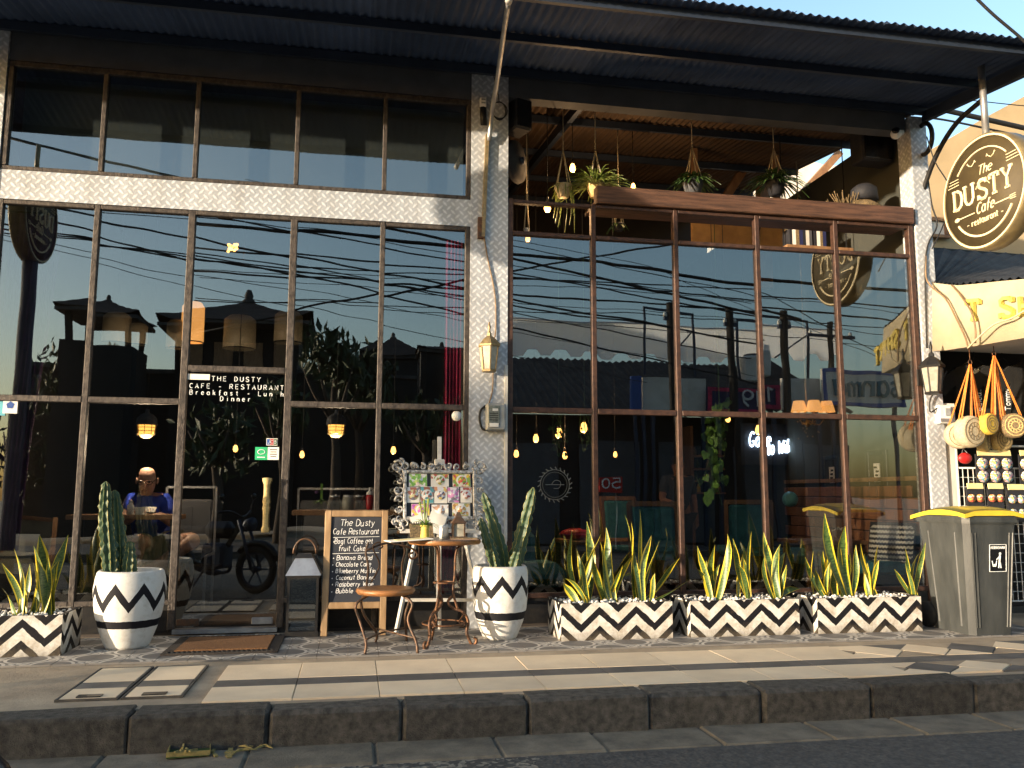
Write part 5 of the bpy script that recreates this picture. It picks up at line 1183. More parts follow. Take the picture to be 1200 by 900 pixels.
for s in (-1, 1):
    m = MB(); m.lathe([(0, -0.025), (0.10, -0.025), (0.10, 0.025), (0, 0.025)], 20, mtx=rot(y=R_(90))); m.build('wheel', 'tyre', t, (s*0.2, 0.25, 0.10))
lb = bpy.data.objects.new('label_plate', None); COL.objects.link(lb); lb.parent = t; lb.location = (0.04, -0.23-0.06*0.69, 0.58); lb.rotation_euler = (R_(4.8), 0, 0)
m = MB(); m.box((0, -0.0035, 0), (0.15, 0.003, 0.21)); m.build('plate', 'moto_black', lb); m = MB()
for s in (-1, 1): m.bar((s*0.072, -0.006, -0.102), (s*0.072, -0.006, 0.102), 0.004); m.bar((-0.070, -0.006, s*0.102), (0.070, -0.006, s*0.102), 0.004)
write(m, 'KEBERSIHAN', (-0.06, -0.006, 0.07), (1, 0, 0), (0, 0, 1), 0.018, 0.0018, width=0.12)
m.lathe([(0, 0.002), (0.011, 0.002)], 10, (0.018, -0.005, 0.033), rot(x=R_(90))); m.tube([(0.018, -0.006, 0.02), (0.014, -0.006, -0.03)], 0.008, 5); m.tube([(0.018, -0.006, -0.03), (0.026, -0.006, -0.075)], 0.005, 4); m.tube([(0.012, -0.006, -0.03), (0.006, -0.006, -0.075)], 0.005, 4); m.tube([(0.014, -0.006, 0.012), (-0.012, -0.006, -0.012)], 0.004, 4)
m.tube([(-0.05, -0.006, -0.02), (-0.042, -0.006, -0.06), (-0.018, -0.006, -0.06), (-0.01, -0.006, -0.02)], 0.0035, 4); m.box((-0.03, -0.006, -0.055), (0.025, 0.002, 0.02)); m.build('pictogram', 'vinyl_white', lb)
# ================================================================== T-SHIRT SHOP NEXT DOOR
shop = thing('tshirt_shop', 'small T-shirt shop with cream canopy next to the cafe', 'shop', (5.46, 0, 0))
S0 = Vector((5.46, 0, 0))
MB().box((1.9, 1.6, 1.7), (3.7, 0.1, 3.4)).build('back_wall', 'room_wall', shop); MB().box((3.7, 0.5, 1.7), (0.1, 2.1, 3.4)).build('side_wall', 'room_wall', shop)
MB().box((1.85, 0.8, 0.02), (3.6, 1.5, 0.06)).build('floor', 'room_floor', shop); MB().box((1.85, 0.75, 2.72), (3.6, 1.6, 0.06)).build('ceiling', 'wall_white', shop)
pairs = [(1087, -0.03, 331, 412), (1098, -0.07, 332, 411), (1111, -0.16, 333.5, 410), (1123, -0.30, 334.5, 408), (1145, -0.48, 332.5, 405), (1172, -0.68, 329.5, 400.5), (1200, -0.88, 327, 396), (1236, -1.15, 323, 391)]
top = [P(x, yt, Y)-S0 for x, Y, yt, yb in pairs]; bot = [P(x, yb, Y)-S0 for x, Y, yt, yb in pairs]
top.append(Vector((3.7, top[-1].y-0.2, top[-1].z))); bot.append(Vector((3.7, top[-1].y, bot[-1].z)))
n = len(top); m = MB()
inn = lambda p: Vector((p.x+0.015, p.y+0.03, p.z))
vs = top+bot+[inn(p) for p in top]+[inn(p) for p in bot]
fs = [(i, n+i, n+i+1, i+1) for i in range(n-1)]+[(2*n+i, 2*n+i+1, 3*n+i+1, 3*n+i) for i in range(n-1)]+[(n+i, 3*n+i, 3*n+i+1, n+i+1) for i in range(n-1)]
m.add(vs, fs, smooth=True); can = m.build('canopy_fascia', 'canopy_cream', shop)
m = MB()   # canopy soffit
m.add([p+Vector((0.02, 0.035, 0.006)) for p in bot]+[Vector((p.x, 0.0, bot[0].z+0.02)) for p in bot], [(i, i+1, n+i+1, n+i) for i in range(n-1)]); m.build('canopy_soffit', 'wall_white', shop)
m = MB(); a, b = top[4], top[6]; d = (b-a).normalized(); nrm = d.cross(Vector((0, 0, 1))).normalized()
if nrm.y > 0: nrm = -nrm
st = P(1136, 375, -0.41)-S0
write(m, 'T SHIRT', st+nrm*0.015, d, Vector((0, 0, 1)), 0.17, 0.022, gap=2.4, font=SER); m.build('canopy_lettering', 'paint_yellow', can)
# corrugated canopy top
m = MB(); bk = [P(1084, 291, 1.3)-S0, P(1215, 305, 1.3)-S0]; K = 90; L = 12; vs = []
def alongtop(s):
    f = s*(n-1); i = min(int(f), n-2); return top[i].lerp(top[i+1], f-i)
for i in range(K+1):
    s = i/K; p0 = alongtop(s); p1 = bk[0].lerp(bk[1]+Vector((3.0, 0, 0)), s); w = 0.014*math.sin(i*1.571*1.0)
    for j in range(2): q = p0.lerp(p1, j); vs.append(q+Vector((0, 0, 0.012+w)))
m.add(vs, [(i*2, i*2+2, i*2+3, i*2+1) for i in range(K)]); m.build('canopy_roof', 'old_roof', shop)
m = MB(); m.bar(bk[0]+Vector((0, 0, -0.02)), bk[1]+Vector((3, 0, -0.02)), 0.05, 0.06); m.build('ridge', 'black_metal', shop)
for (x0, y0, x1, y1) in ((1086, 303, 1200, 313),):
    m = MB(); m.bar(P(x0, y0, 0.95)-S0, P(x1, y1, 0.85)-S0, 0.025, 0.03); m.build('roof_flashing', 'galv', shop)
# cables round the canopy
for k, (pts, lab, mt) in enumerate((([(1085, 300, -0.06), (1087, 330, -0.08), (1108, 350, -0.2), (1120, 372, -0.32), (1131, 395, -0.42), (1135, 409, -0.48)], 'brown cable drooping across the cream canopy corner', 'cable_tan'),
        ([(1115, 334, -0.24), (1124, 344, -0.35), (1138, 365, -0.5), (1143, 385, -0.54), (1143, 402, -0.54)], 'thin cable looping down beside the canopy lettering', 'cable_tan'),
        ([(1134, 408, -0.48), (1146, 396, -0.6), (1165, 380, -0.72), (1185, 373, -0.85), (1202, 363, -0.95)], 'pale twin cable rising along the canopy lower edge', 'rattan_pale'),
        ([(1086, 200, -0.05), (1092, 240, -0.05), (1098, 265, -0.06), (1085, 300, -0.06), (1086, 408, -0.05)], 'thin cable running down the end column edge', 'cable_black'))):
    q = [P(x, y, Y) for x, y, Y in pts]; t = thing('wall_cable', lab, 'cable', q[0]); m = MB(); m.tube([v-q[0] for v in spline(q, 5)], 0.008, 5); m.build('cable', mt, t)
# black T-shirts hanging inside
def tshirt(px, py, Y, s, text, lab):
    p = P(px, py, Y); t = thing('hanging_tshirt', lab, 't-shirt', (p.x, Y, p.z)); w = 0.24*s
    poly = [(-w, -0.62*s), (w, -0.62*s), (w*0.95, -0.10*s), (w*1.5, -0.22*s), (w*1.75, -0.08*s), (w*0.9, 0.07*s), (w*0.35, 0.1*s), (0, 0.05*s), (-w*0.35, 0.1*s), (-w*0.9, 0.07*s), (-w*1.75, -0.08*s), (-w*1.5, -0.22*s), (-w*0.95, -0.10*s)]
    MB().prism(poly, -0.02, 0.02).build('cloth', 'tshirt_black', t)
    m = MB(); m.tube([(-w*0.5, 0, 0.10*s), (0, 0, 0.17*s), (w*0.5, 0, 0.10*s)], 0.006, 5); m.tube([(0, 0, 0.17*s), (0.0, 0.0, 0.23*s), (0, 0, 2.70-p.z)], 0.004, 4); m.build('hanger', 'black_metal', t)
    m = MB(); write(m, text, (0.03, -0.024, -0.34*s), (0, 0, 1), (-1, 0, 0), 0.055*s, 0.0045)
    if text == 'adidas':
        for q in (-1, 0, 1): m.tube([(0.0, -0.024, -0.02*s), (q*0.035*s, -0.024, 0.03*s), (q*0.02*s, -0.024, 0.06*s), (0, -0.024, 0.0)], 0.006, 4)
    m.build('shirt_print', 'vinyl_white', t)
tshirt(1143, 440, 0.15, 1.0, 'adidas', 'black T-shirt with upright white lettering behind the left hung straw bags')
tshirt(1176, 440, 0.12, 1.0, 'Tommy', 'black T-shirt with white side lettering behind the yellow straw bag')
tshirt(1206, 438, 0.10, 1.0, 'BALI', 'black T-shirt at the shop front behind the patterned straw bag')
# round straw bags on orange straps
hooks = [P(1137, 427, -0.32), P(1165, 417, -0.38)]
for k, h in enumerate(hooks):
    t = thing('hook_chain', ('wire hook under the canopy holding the pale straw bags', 'wire hook under the canopy holding the yellow straw bag')[k], 'hook', h)
    m = MB(); m.tube([(0.018*math.cos(q/10*6.28), 0, 0.02+0.022*math.sin(q/10*6.28)) for q in range(10)], 0.004, 5, closed=True)
    m.tube([(0, 0, 0.04), (0, 0, 0.10)], 0.004, 5); m.tube([(0, 0, 0.10), (0, 0, 2.52-h.z)], 0.005, 5); m.build('hook', 'iron_rust', t)
def bag(px, py, Y, rpx, mt, yaw, hook, lab, pat=0, rf=1.0):
    p = P(px, py, Y); r = rpx*(CAMD+Y)/CAMF*1.12*rf; t = thing('straw_bag', lab, 'bag', p); q = rot(z=yaw) @ rot(x=R_(90)); tk = r*0.42
    m = MB(); m.lathe([(0, tk), (r*0.82, tk), (r*0.95, tk*0.86), (r, tk*0.5), (r, -tk*0.5), (r*0.95, -tk*0.86), (r*0.82, -tk), (0, -tk)], 24, mtx=q); m.build('body', mt, t)
    m = MB(); 
    for rr in (0.3, 0.55, 0.8): m.tube([q @ Vector((r*rr*math.cos(a/20*6.2832), r*rr*math.sin(a/20*6.2832), tk*1.0)) for a in range(20)], 0.004, 4, closed=True)
    if pat:
        for a in range(12): m.tube([q @ Vector((r*0.3*math.cos(a*0.5236), r*0.3*math.sin(a*0.5236), tk)), q @ Vector((r*0.55*math.cos(a*0.5236+0.2), r*0.55*math.sin(a*0.5236+0.2), tk))], 0.0035, 4)
    m.build('weave_rings', 'rattan_brown' if mt != 'rattan_brown' else 'rattan', t)
    m = MB(); hk = hooks[hook]-p; e = q @ Vector((1, 0, 0))
    for s in (-1, 1):
        for sd in (-0.3, 0.3):
            a = e*(s*r*0.85)+(q @ Vector((0, 0, 1)))*(tk*sd)+Vector((0, 0, r*0.25)); m.bar(a, hk+Vector((s*0.006, 0, 0)), 0.012, 0.004)
    m.build('strap', 'orange_strap', t)
bag(1124, 510, -0.30, 17, 'rattan_pale', R_(-20), 0, 'pale round straw bag behind the beaded one', rf=0.95)
bag(1136, 506, -0.38, 19, 'rattan_pale', R_(10), 0, 'pale round straw bag with a beaded ring pattern', 1)
bag(1152, 515, -0.25, 15, 'rattan', R_(40), 0, 'tan round straw bag tucked behind the yellow one')
bag(1158, 497, -0.42, 13, 'rattan_yellow', R_(15), 1, 'yellow round straw bag on orange straps')
bag(1187, 499, -0.42, 15, 'rattan_brown', R_(-15), 1, 'dark patterned round straw bag on orange straps', 1)
bag(1172, 515, -0.22, 15, 'rattan', R_(10), 1, 'brown round straw bag hanging low behind the yellow one')
# white wire rack with souvenir packs
rk = P(1120, 522, -0.20); t = thing('wire_rack', 'white wire display rack with souvenir packs under the straw bags', 'rack', (rk.x, -0.20, 0.03)); z1 = rk.z-0.03; w = 0.95
m = MB()
for x in (0, w): m.tube([(x, 0, 0), (x, 0, z1)], 0.011, 6)
m.tube([(0, 0, z1), (w, 0, z1)], 0.011, 6); m.tube([(0, 0, z1-0.2), (w, 0, z1-0.2)], 0.008, 6); m.tube([(0, 0, 0.1), (w, 0, 0.1)], 0.008, 6)
for x in (0, w): m.tube([(x, -0.02, 0.0), (x, 0.3, 0.0)], 0.011, 6)
m.build('frame', 'white_paint', t)
m = MB()
for k in range(1, 18): m.tube([(w*k/18, 0.0, 0.1), (w*k/18, 0.0, z1-0.2)], 0.0035, 4)
for k in range(1, 14): m.tube([(0, 0.005, 0.1+(z1-0.3)*k/14), (w, 0.005, 0.1+(z1-0.3)*k/14)], 0.0035, 4)
m.build('mesh_grid', 'white_paint', t)
palette('souvenir_a', [(0.7, 0.68, 0.64), (0.12, 0.3, 0.4), (0.72, 0.55, 0.1), (0.1, 0.1, 0.1), (0.6, 0.3, 0.35)], 70)
palette('souvenir_b', [(0.6, 0.32, 0.06), (0.45, 0.1, 0.06), (0.7, 0.6, 0.45), (0.2, 0.1, 0.05)], 70)
def pack(px, py, wpx, hpx, mt, lab, nx, Y=-0.25):
    p = P(px, py, Y); s = (CAMD+Y)/CAMF*1.1; w, h = wpx*s, hpx*s; t = thing('souvenir_pack', lab, 'souvenir', p)
    MB().box((0, 0.01, 0), (w, 0.01, h)).build('backing', 'speaker_black', t); MB().box((0, 0.0, h/2+0.012), (w*0.9, 0.012, 0.05), rot(x=R_(-10))).build('header_card', 'card_cream', t)
    for i in range(nx):
        for j in range(2):
            m = MB(); m.lathe([(0, 0.02), (w/nx*0.40, 0.018), (w/nx*0.44, 0.0)], 12, mtx=rot(x=R_(90))); m.build('disc', mt, t, (-w/2+w/nx*(i+0.5), 0.002, h*(0.18-0.42*j)))
    m = MB(); m.tube([(0, 0.02, h/2+0.03), (0, 0.015, h/2+0.055), (0, 0.05, h/2+0.06)], 0.003, 4); m.build('hook', 'galv', t)
pack(1166, 550, 50, 36, 'souvenir_a', 'wide pack of round blue and white souvenirs on the wire rack', 3)
pack(1144, 591, 23, 40, 'souvenir_b', 'narrow pack of orange souvenirs on the wire rack next to the column', 2)
pack(1168, 591, 22, 40, 'souvenir_b', 'narrow pack of pinkish brown souvenirs in the middle of the wire rack', 2)
pack(1192, 592, 24, 40, 'souvenir_a', 'narrow pack of bright souvenirs at the outer edge of the wire rack', 2)
pack(1208, 550, 30, 36, 'souvenir_a', 'pack of souvenirs at the far end of the top rack row', 2)
p = P(1131, 537, -0.24); t = thing('red_purse', 'small red round woven purse on the wire rack', 'purse', p); m = MB(); m.ball((0, 0, 0), 0.06, 14, (1.15, 0.5, 0.85)); m.build('body', 'red_plastic', t); m = MB(); m.tube([(-0.03, 0, 0.04), (0, 0.02, 0.09), (0.03, 0, 0.04)], 0.004, 4); m.build('loop', 'galv', t)
# houses behind
oc = thing('ochre_house', 'ochre plastered house rising behind the round sign', 'house', (8.5, 3.0, 0))
O = Vector((8.5, 3.0, 0)); q = [P(x, y, 3.0)-O for x, y in ((1076, 186), (1099, 171), (1150, 140), (1280, 70), (1280, 330), (1076, 330))]
MB().prism([(v.x, v.z) for v in q[:4]]+[(q[3].x, 0), (q[0].x, 0)], 0.0, 4.0).build('wall', 'wall_ochre', oc)
a, b = P(1087, 257, 2.96)-O, P(1108, 278, 2.96)-O
fw = MB().box(((a.x+b.x)/2, -0.03, (a.z+b.z)/2), (b.x-a.x, 0.05, a.z-b.z)).build('window', 'wall_white', oc)
m = MB(); m.box(((a.x+b.x)/2, -0.06, a.z), (b.x-a.x+0.1, 0.06, 0.05)); m.box(((a.x+b.x)/2, -0.06, b.z), (b.x-a.x+0.1, 0.06, 0.04)); m.box((a.x, -0.06, (a.z+b.z)/2), (0.05, 0.055, a.z-b.z-0.05)); m.box((b.x, -0.06, (a.z+b.z)/2), (0.05, 0.055, a.z-b.z-0.05)); m.build('window_frame', 'timber', oc)
wh = thing('white_gable_house', 'sunlit white gabled house seen through the gap under the roof', 'house', (7.5, 6.6, 0)); O = Vector((7.5, 6.6, 0))
q = [P(x, y, 6.6)-O for x, y in ((868, 200), (908, 190), (948, 188), (972, 195), (1000, 190))]
MB().prism([(q[0].x, 0)]+[(v.x, v.z) for v in q]+[(q[-1].x, 0)], 0, 3).build('wall', 'wall_white', wh)
m = MB(); m.prism([(q[1].x, q[1].z), (q[2].x, q[2].z), (q[2].x, q[2].z+0.10), (q[1].x, q[1].z+0.06)], -0.08, 3); m.build('roof_edge', 'old_roof', wh)
# cables in the open sky by the sign
for k, (pts, Y, r, lab) in enumerate(([[(1140, -6), (1165, 18), (1200, 48), (1230, 80)], -1.9, 0.012, 'twisted black power cable crossing the sky above the awning corner'], [[(1075, 122), (1120, 132), (1200, 150), (1260, 165)], 1.2, 0.03, 'thick black cable bundle behind the hanging sign pole'], [[(1075, 115), (1130, 117), (1200, 124), (1260, 128)], 1.4, 0.006, 'thin cable above the thick bundle behind the sign'], [[(1090, 138), (1120, 143), (1200, 160), (1260, 172)], 1.1, 0.012, 'thin cable under the thick bundle behind the sign'], [[(1086, 160), (1096, 190), (1115, 225), (1106, 262), (1092, 292)], -0.4, 0.006, 'thin wire looping behind the round sign'])):
    q = [P(x, y, Y) for x, y in pts]; t = thing('power_cable', lab, 'cable', q[0]); m = MB(); sp = spline(q, 6); m.tube([v-q[0] for v in sp], r, 6)
    m.build('cable', 'cable_black', t)

# ================================================================== INSIDE THE CAFE
def light(par, e, z=0.0, col=(1.0, 0.74, 0.48), r=0.05):
    l = bpy.data.lights.new('lamp_light', 'POINT'); l.energy = e; l.color = col; l.shadow_soft_size = 0.0
    lo = bpy.data.objects.new('lamp_light', l); COL.objects.link(lo); lo.parent = par; lo.location = (0, 0, z)
def pendant(px, py, Y, lab, e):
    p = P(px, py, Y); t = thing('pendant_lamp', lab, 'pendant lamp', p)
    m = MB(); m.lathe([(0.088, -0.01), (0.09, 0.0), (0.083, 0.05), (0.05, 0.085), (0.018, 0.10), (0.015, 0.13), (0, 0.13)], 20); m.build('cap', 'fascia_grey', t)
    m = MB(); m.lathe([(0, -0.12), (0.04, -0.115), (0.062, -0.09), (0.07, -0.02), (0.07, -0.005)], 16); m.build('glass', 'lamp_glow', t)
    m = MB()
    for z in (-0.03, -0.06, -0.09): m.tube([(0.074*math.cos(q/16*6.2832), 0.074*math.sin(q/16*6.2832), z) for q in range(16)], 0.003, 4, closed=True)
    for k in range(8): a = k*0.7854; m.tube([(0.076*math.cos(a), 0.076*math.sin(a), -0.005), (0.074*math.cos(a), 0.074*math.sin(a), -0.08), (0.03*math.cos(a), 0.03*math.sin(a), -0.125)], 0.003, 4)
    m.build('cage', 'lamp_brass', t); MB().tube([(0, 0, 0.12), (0, 0, 4.43-p.z)], 0.005, 5).build('flex', 'cable_black', t); light(t, e, -0.19)
pendant(172, 497, 0.9, 'glowing caged pendant lamp hanging over the seated man', 13)
pendant(394, 497, 0.9, 'glowing caged pendant lamp hanging over the window bar behind the chalkboard', 7)
p = P(273, 290, 1.6); t = thing('bead_lamp', 'small bright bead cluster lamp hanging high behind the glass', 'lamp', p)
m = MB()
for k in range(14): m.ball((random.uniform(-.045, .045), random.uniform(-.045, .045), random.uniform(-.04, .03)), 0.016, 6)
m.build('beads', 'bulb_warm', t); MB().tube([(0, 0, 0.0), (0, 0, 4.43-p.z)], 0.004, 4).build('flex', 'cable_black', t)
for (px, py, wpx, hpx, mt, lab) in ((226, 378, 25, 46, 'shade_glow', 'orange glowing drum lampshade hanging high inside the cafe'), (281, 390, 36, 38, 'shade_dim', 'square beige paper lampshade hanging inside beside the orange one'), (338, 384, 32, 36, 'shade_dim', 'beige paper lampshade hanging inside by the door frame edge'), (207, 392, 22, 32, 'shade_dim', 'narrow beige paper lampshade below the orange one'), (137, 385, 30, 34, 'shade_dim', 'dim beige paper lampshade inside behind the pagoda reflection'), (162, 392, 20, 24, 'shade_dim', 'small dim paper lampshade inside near the first mullion')):
    Y = 1.9; p = P(px, py, Y); s = (CAMD+Y)/CAMF; t = thing('hanging_lampshade', lab, 'lampshade', p)
    m = MB(); r = wpx*s/2; h = hpx*s; m.lathe([(r, -h/2), (r*1.01, -h/2), (r*0.98, h*0.38), (r*0.7, h/2), (0.0, h/2+0.01)], 20); m.build('shade', mt, t)
    m = MB(); m.tube([(r*math.cos(q/20*6.2832), r*math.sin(q/20*6.2832), -h/2) for q in range(20)], 0.006, 4, closed=True); m.tube([(0, 0, h/2), (0, 0, 4.43-p.z)], 0.004, 4); m.build('wire', 'cable_black', t)
# curtains
def curtain(x0, x1, z0, z1, mt, lab, gather=None, y=0.16, n=46, amp=0.022, waves=9):
    t = thing('curtain', lab, 'curtain', ((x0+x1)/2, y, z0)); vs = []; nz = 12
    for j in range(nz+1):
        s = j/nz; z = (z1-z0)*s; g = gather(s) if gather else (1.0, 0.0)
        for i in range(n+1):
            u = i/n-0.5; vs.append((u*(x1-x0)*g[0]+g[1], amp*math.sin(i/n*waves*6.283+0.4*s)+0.008*math.sin(i*1.3+j*0.7), z))
    m = MB(); m.add(vs, [(j*(n+1)+i, j*(n+1)+i+1, (j+1)*(n+1)+i+1, (j+1)*(n+1)+i) for j in range(nz) for i in range(n)], smooth=True); m.build('cloth', mt, t)
    MB().tube([(x0-(x0+x1)/2-0.05, 0, z1-z0+0.01), (x1-(x0+x1)/2+0.05, 0, z1-z0+0.01)], 0.012, 6).build('rail', 'black_metal', t)
curtain(-2.72, -2.32, 0.62, 3.26, 'curtain_purple', 'purple curtain gathered at the outer edge of the left window', lambda s: (0.55+0.45*s if s > 0.35 else 0.7, -0.10*(1-s)))
curtain(0.74, 0.885, 0.25, 3.24, 'curtain_red', 'dark red curtain hanging beside the diamond plate column', waves=5, n=30)
# raised floor by the left window
pf = MB().box((-2.2, 1.5, 0.15), (1.66, 2.7, 0.30)).build('platform', 'room_floor', cafe)
# window bars (tables along the glass)
def bar_table(x0, x1, z, y0, y1, lab, zf):
    t = thing('window_bar', lab, 'table', ((x0+x1)/2, (y0+y1)/2, zf)); w = x1-x0
    n = 3
    for k in range(n): MB().box((0, -(y1-y0)/2+(y1-y0)*(k+0.5)/n, z-zf-0.02), (w, (y1-y0)/n-0.004, 0.04), bev=0.004).build('plank', 'timber', t)
    for sx in (-1, 1):
        for sy in (-1, 1): MB().bar((sx*(w/2-0.06), sy*((y1-y0)/2-0.05), 0), (sx*(w/2-0.06), sy*((y1-y0)/2-0.05), z-zf-0.04), 0.04).build('leg', 'black_metal', t)
zb = P(150, 603, 0.5).z
bar_table(-2.25, -1.38, zb, 0.44, 0.70, 'wooden window bar in front of the seated man', 0.30)
zb2 = P(390, 598, 0.30).z
bar_table(-0.48, 0.80, zb2, 0.25, 0.62, 'wooden window bar with jars behind the chalkboard', 0.03)
def bottle(px, Y, z, prof, mt, lab, cat, nm, capm=None, cap=None):
    x = P(px, 595, Y).x; t = thing(nm, lab, cat, (x, Y, z)); m = MB(); m.lathe(prof, 14); m.build('body', mt, t)
    if cap: m = MB(); m.lathe(cap, 12); m.build('cap', capm, t)
    return t
bottle(153, 0.55, zb, [(0, 0), (0.026, 0), (0.028, 0.07), (0.014, 0.09), (0.014, 0.10), (0, 0.1)], 'plastic_white', 'small white bottle on the window bar before the seated man', 'bottle', 'bottle', 'galv', [(0.015, 0.095), (0.015, 0.115), (0, 0.118)])
bottle(164, 0.55, zb, [(0, 0), (0.03, 0), (0.045, 0.06), (0.042, 0.06), (0, 0.015)], 'plastic_white', 'white cup on the window bar beside the phone', 'cup', 'cup', 'plastic_white', [(0.05, 0.0), (0.065, 0.006), (0.03, 0.003)])
bottle(141, 0.6, zb, [(0, 0), (0.04, 0), (0.045, 0.14), (0.042, 0.14), (0, 0.02)], 'clear_glass', 'clear drinking glass on the window bar behind the cactus', 'glass', 'drinking_glass')
for k, (px, lab) in enumerate(((392, 'clear glass jar on the window bar nearest the flower vase'), (408, 'clear glass jar with brown sugar on the window bar'), (421, 'clear glass jar next to the red sauce bottle'))):
    bottle(px, 0.42, zb2, [(0, 0), (0.05, 0), (0.055, 0.06), (0.045, 0.11), (0.04, 0.11), (0, 0.03)], ('clear_glass', 'dirty_glass', 'clear_glass')[k], lab, 'jar', 'glass_jar', 'galv', [(0.043, 0.11), (0.043, 0.125), (0, 0.127)])
bottle(433, 0.40, zb2, [(0, 0), (0.024, 0), (0.03, 0.04), (0.033, 0.11), (0.02, 0.135), (0, 0.135)], 'red_plastic', 'red sauce bottle with white cap on the window bar', 'bottle', 'sauce_bottle', 'plastic_white', [(0.03, 0.13), (0.026, 0.15), (0.008, 0.165), (0.006, 0.19), (0, 0.19)])
x = P(375, 590, 0.4).x; t = thing('flower_vase', 'little vase with a lime green stalk and pink bloom on the window bar', 'vase', (x, 0.4, zb2)); m = MB(); m.lathe([(0, 0), (0.03, 0), (0.022, 0.07), (0.028, 0.09)], 12); m.build('vase', 'clear_glass', t)
m = MB(); m.bar((0.01, 0, 0.05), (0.01, 0, 0.22), 0.02, 0.006); m.build('stalk', 'leaf_lime', t); m = MB(); m.ball((-0.03, 0, 0.15), 0.016, 6); m.build('bloom', 'curtain_purple', t); m = MB(); spray(m, (0, 0, 0.07), 16, 0.08, 0.02, 0.8, 0.007); stuff(m.build('leaves', 'leaf_lime', t))
# canvas sling chair at the far left
o = P(30, 680, 0.75); o.z = 0.30; t = thing('sling_chair', 'grey canvas chair with wooden frame behind the left planter', 'chair', o)
def Lc(px, py, Y): return P(px, py, Y)-o
a, b, c, d = Lc(12, 605, 0.95), Lc(64, 610, 0.95), Lc(58, 675, 0.75), Lc(-12, 672, 0.75)
m = MB(); K = 8; vs = []
for j in range(K+1):
    for i in range(K+1):
        u, v = i/K, j/K; p = (d.lerp(c, u)).lerp(a.lerp(b, u), v); p.y += 0.07*math.sin(math.pi*v)+0.03*math.sin(math.pi*u); vs.append(p)
fs = [(j*(K+1)+i, j*(K+1)+i+1, (j+1)*(K+1)+i+1, (j+1)*(K+1)+i) for j in range(K) for i in range(K)]
m.add(vs, fs, smooth=True); m.add([v+Vector((0, 0.012, 0)) for v in vs], [f[::-1] for f in fs], smooth=True); m.build('sling', 'canvas_grey', t)
for s, (u, v) in enumerate(((a, d), (b, c))): MB().bar(u+Vector((0, 0.02, 0.02)), Vector((v.x, v.y+0.02, 0.0)), 0.035).build('frame_rail', 'timber', t)
MB().bar(a+Vector((0, 0.02, 0.0)), b+Vector((0, 0.02, 0.0)), 0.03).build('top_rail', 'timber', t)
for v in (c, d): MB().bar(Vector((v.x, v.y-0.45, 0.0)), Vector((v.x, v.y+0.05, 0.30)), 0.03).build('leg', 'timber', t)
m = MB(); m.box(((c.x+d.x)/2, c.y-0.22, 0.26), (c.x-d.x, 0.44, 0.02)); m.build('seat', 'canvas_grey', t)
# metal framed benches
def bench(px0, px1, pt, pbm, Y, lab, zf):
    o = P((px0+px1)/2, pbm, Y); o.z = zf; t = thing('metal_bench', lab, 'bench', o); x0, x1 = P(px0, pt, Y).x-o.x, P(px1, pt, Y).x-o.x; z1 = P(px1, pt, Y).z-zf; zs = P(px1, pbm, Y).z-zf
    m = MB(); m.bar((x0, 0, z1), (x1, 0, z1), 0.02)
    for x in (x0, x1): m.bar((x, 0, 0), (x, 0, z1), 0.02); m.bar((x, -0.45, 0), (x, -0.45, zs), 0.02); m.bar((x, -0.45, zs), (x, 0, zs), 0.02)
    m.build('frame', 'galv', t); MB().box(((x0+x1)/2, -0.22, zs+0.04), (x1-x0-0.03, 0.42, 0.07), bev=0.02).build('seat_cushion', 'room_floor', t); MB().box(((x0+x1)/2, -0.02, (z1+zs)/2-0.02), (x1-x0-0.04, 0.05, (z1-zs)*0.7), bev=0.02).build('back_cushion', 'fascia_grey', t)
bench(196, 254, 571, 648, 1.45, 'grey bench with pale metal frame behind the seated man', 0.03)
bench(350, 437, 573, 648, 1.7, 'pale metal framed bench behind the glass jars', 0.03)
# ---------------------------------------------------------------- people
def skin(nm, pts, edges, mt, par, sub=2):
    me = bpy.data.meshes.new(nm); me.from_pydata([p[0] for p in pts], edges, []); me.materials.append(MATS[mt]); o = link(nm, me, par)
    md = o.modifiers.new('skin', 'SKIN'); md.use_smooth_shade = True
    for i, p in enumerate(pts):
        r = p[1] if isinstance(p[1], tuple) else (p[1], p[1]); me.skin_vertices[0].data[i].radius = r
    me.skin_vertices[0].data[0].use_root = True
    s = o.modifiers.new('sub', 'SUBSURF'); s.levels = sub; s.render_levels = sub
    return o
def hand(par, wrist, dirv, up, s=1.0, mt='skin', curl=0.5):
    """palm and five bent fingers growing from the wrist"""
    d = Vector(dirv).normalized(); u = Vector(up); u = (u-d*u.dot(d)).normalized(); sd = d.cross(u); W_ = Vector(wrist); m = MB()
    pts = [(W_, 0.024*s), (W_+d*0.04*s, (0.034*s, 0.018*s)), (W_+d*0.085*s, (0.036*s, 0.015*s))]; ed = [(0, 1), (1, 2)]
    for k, l in enumerate((0.065, 0.075, 0.07, 0.055)):
        b = W_+d*0.08*s+sd*((k-1.5)*0.019*s); i = len(pts); f1 = (d*math.cos(curl)-u*math.sin(curl)); f2 = (d*math.cos(curl*2)-u*math.sin(curl*2))
        pts += [(b+f1*l*0.5*s, 0.0085*s), (b+f1*l*0.5*s+f2*l*0.5*s, 0.007*s)]; ed += [(2, i), (i, i+1)]
    i = len(pts); th = (sd*-0.75+d*0.6-u*0.2).normalized(); pts += [(W_+d*0.03*s-sd*0.03*s, 0.012*s), (W_+d*0.045*s-sd*0.045*s+th*0.03*s, 0.0095*s), (W_+d*0.06*s-sd*0.04*s+th*0.055*s-u*0.01, 0.008*s)]; ed += [(1, i), (i, i+1), (i+1, i+2)]
    return pts, ed
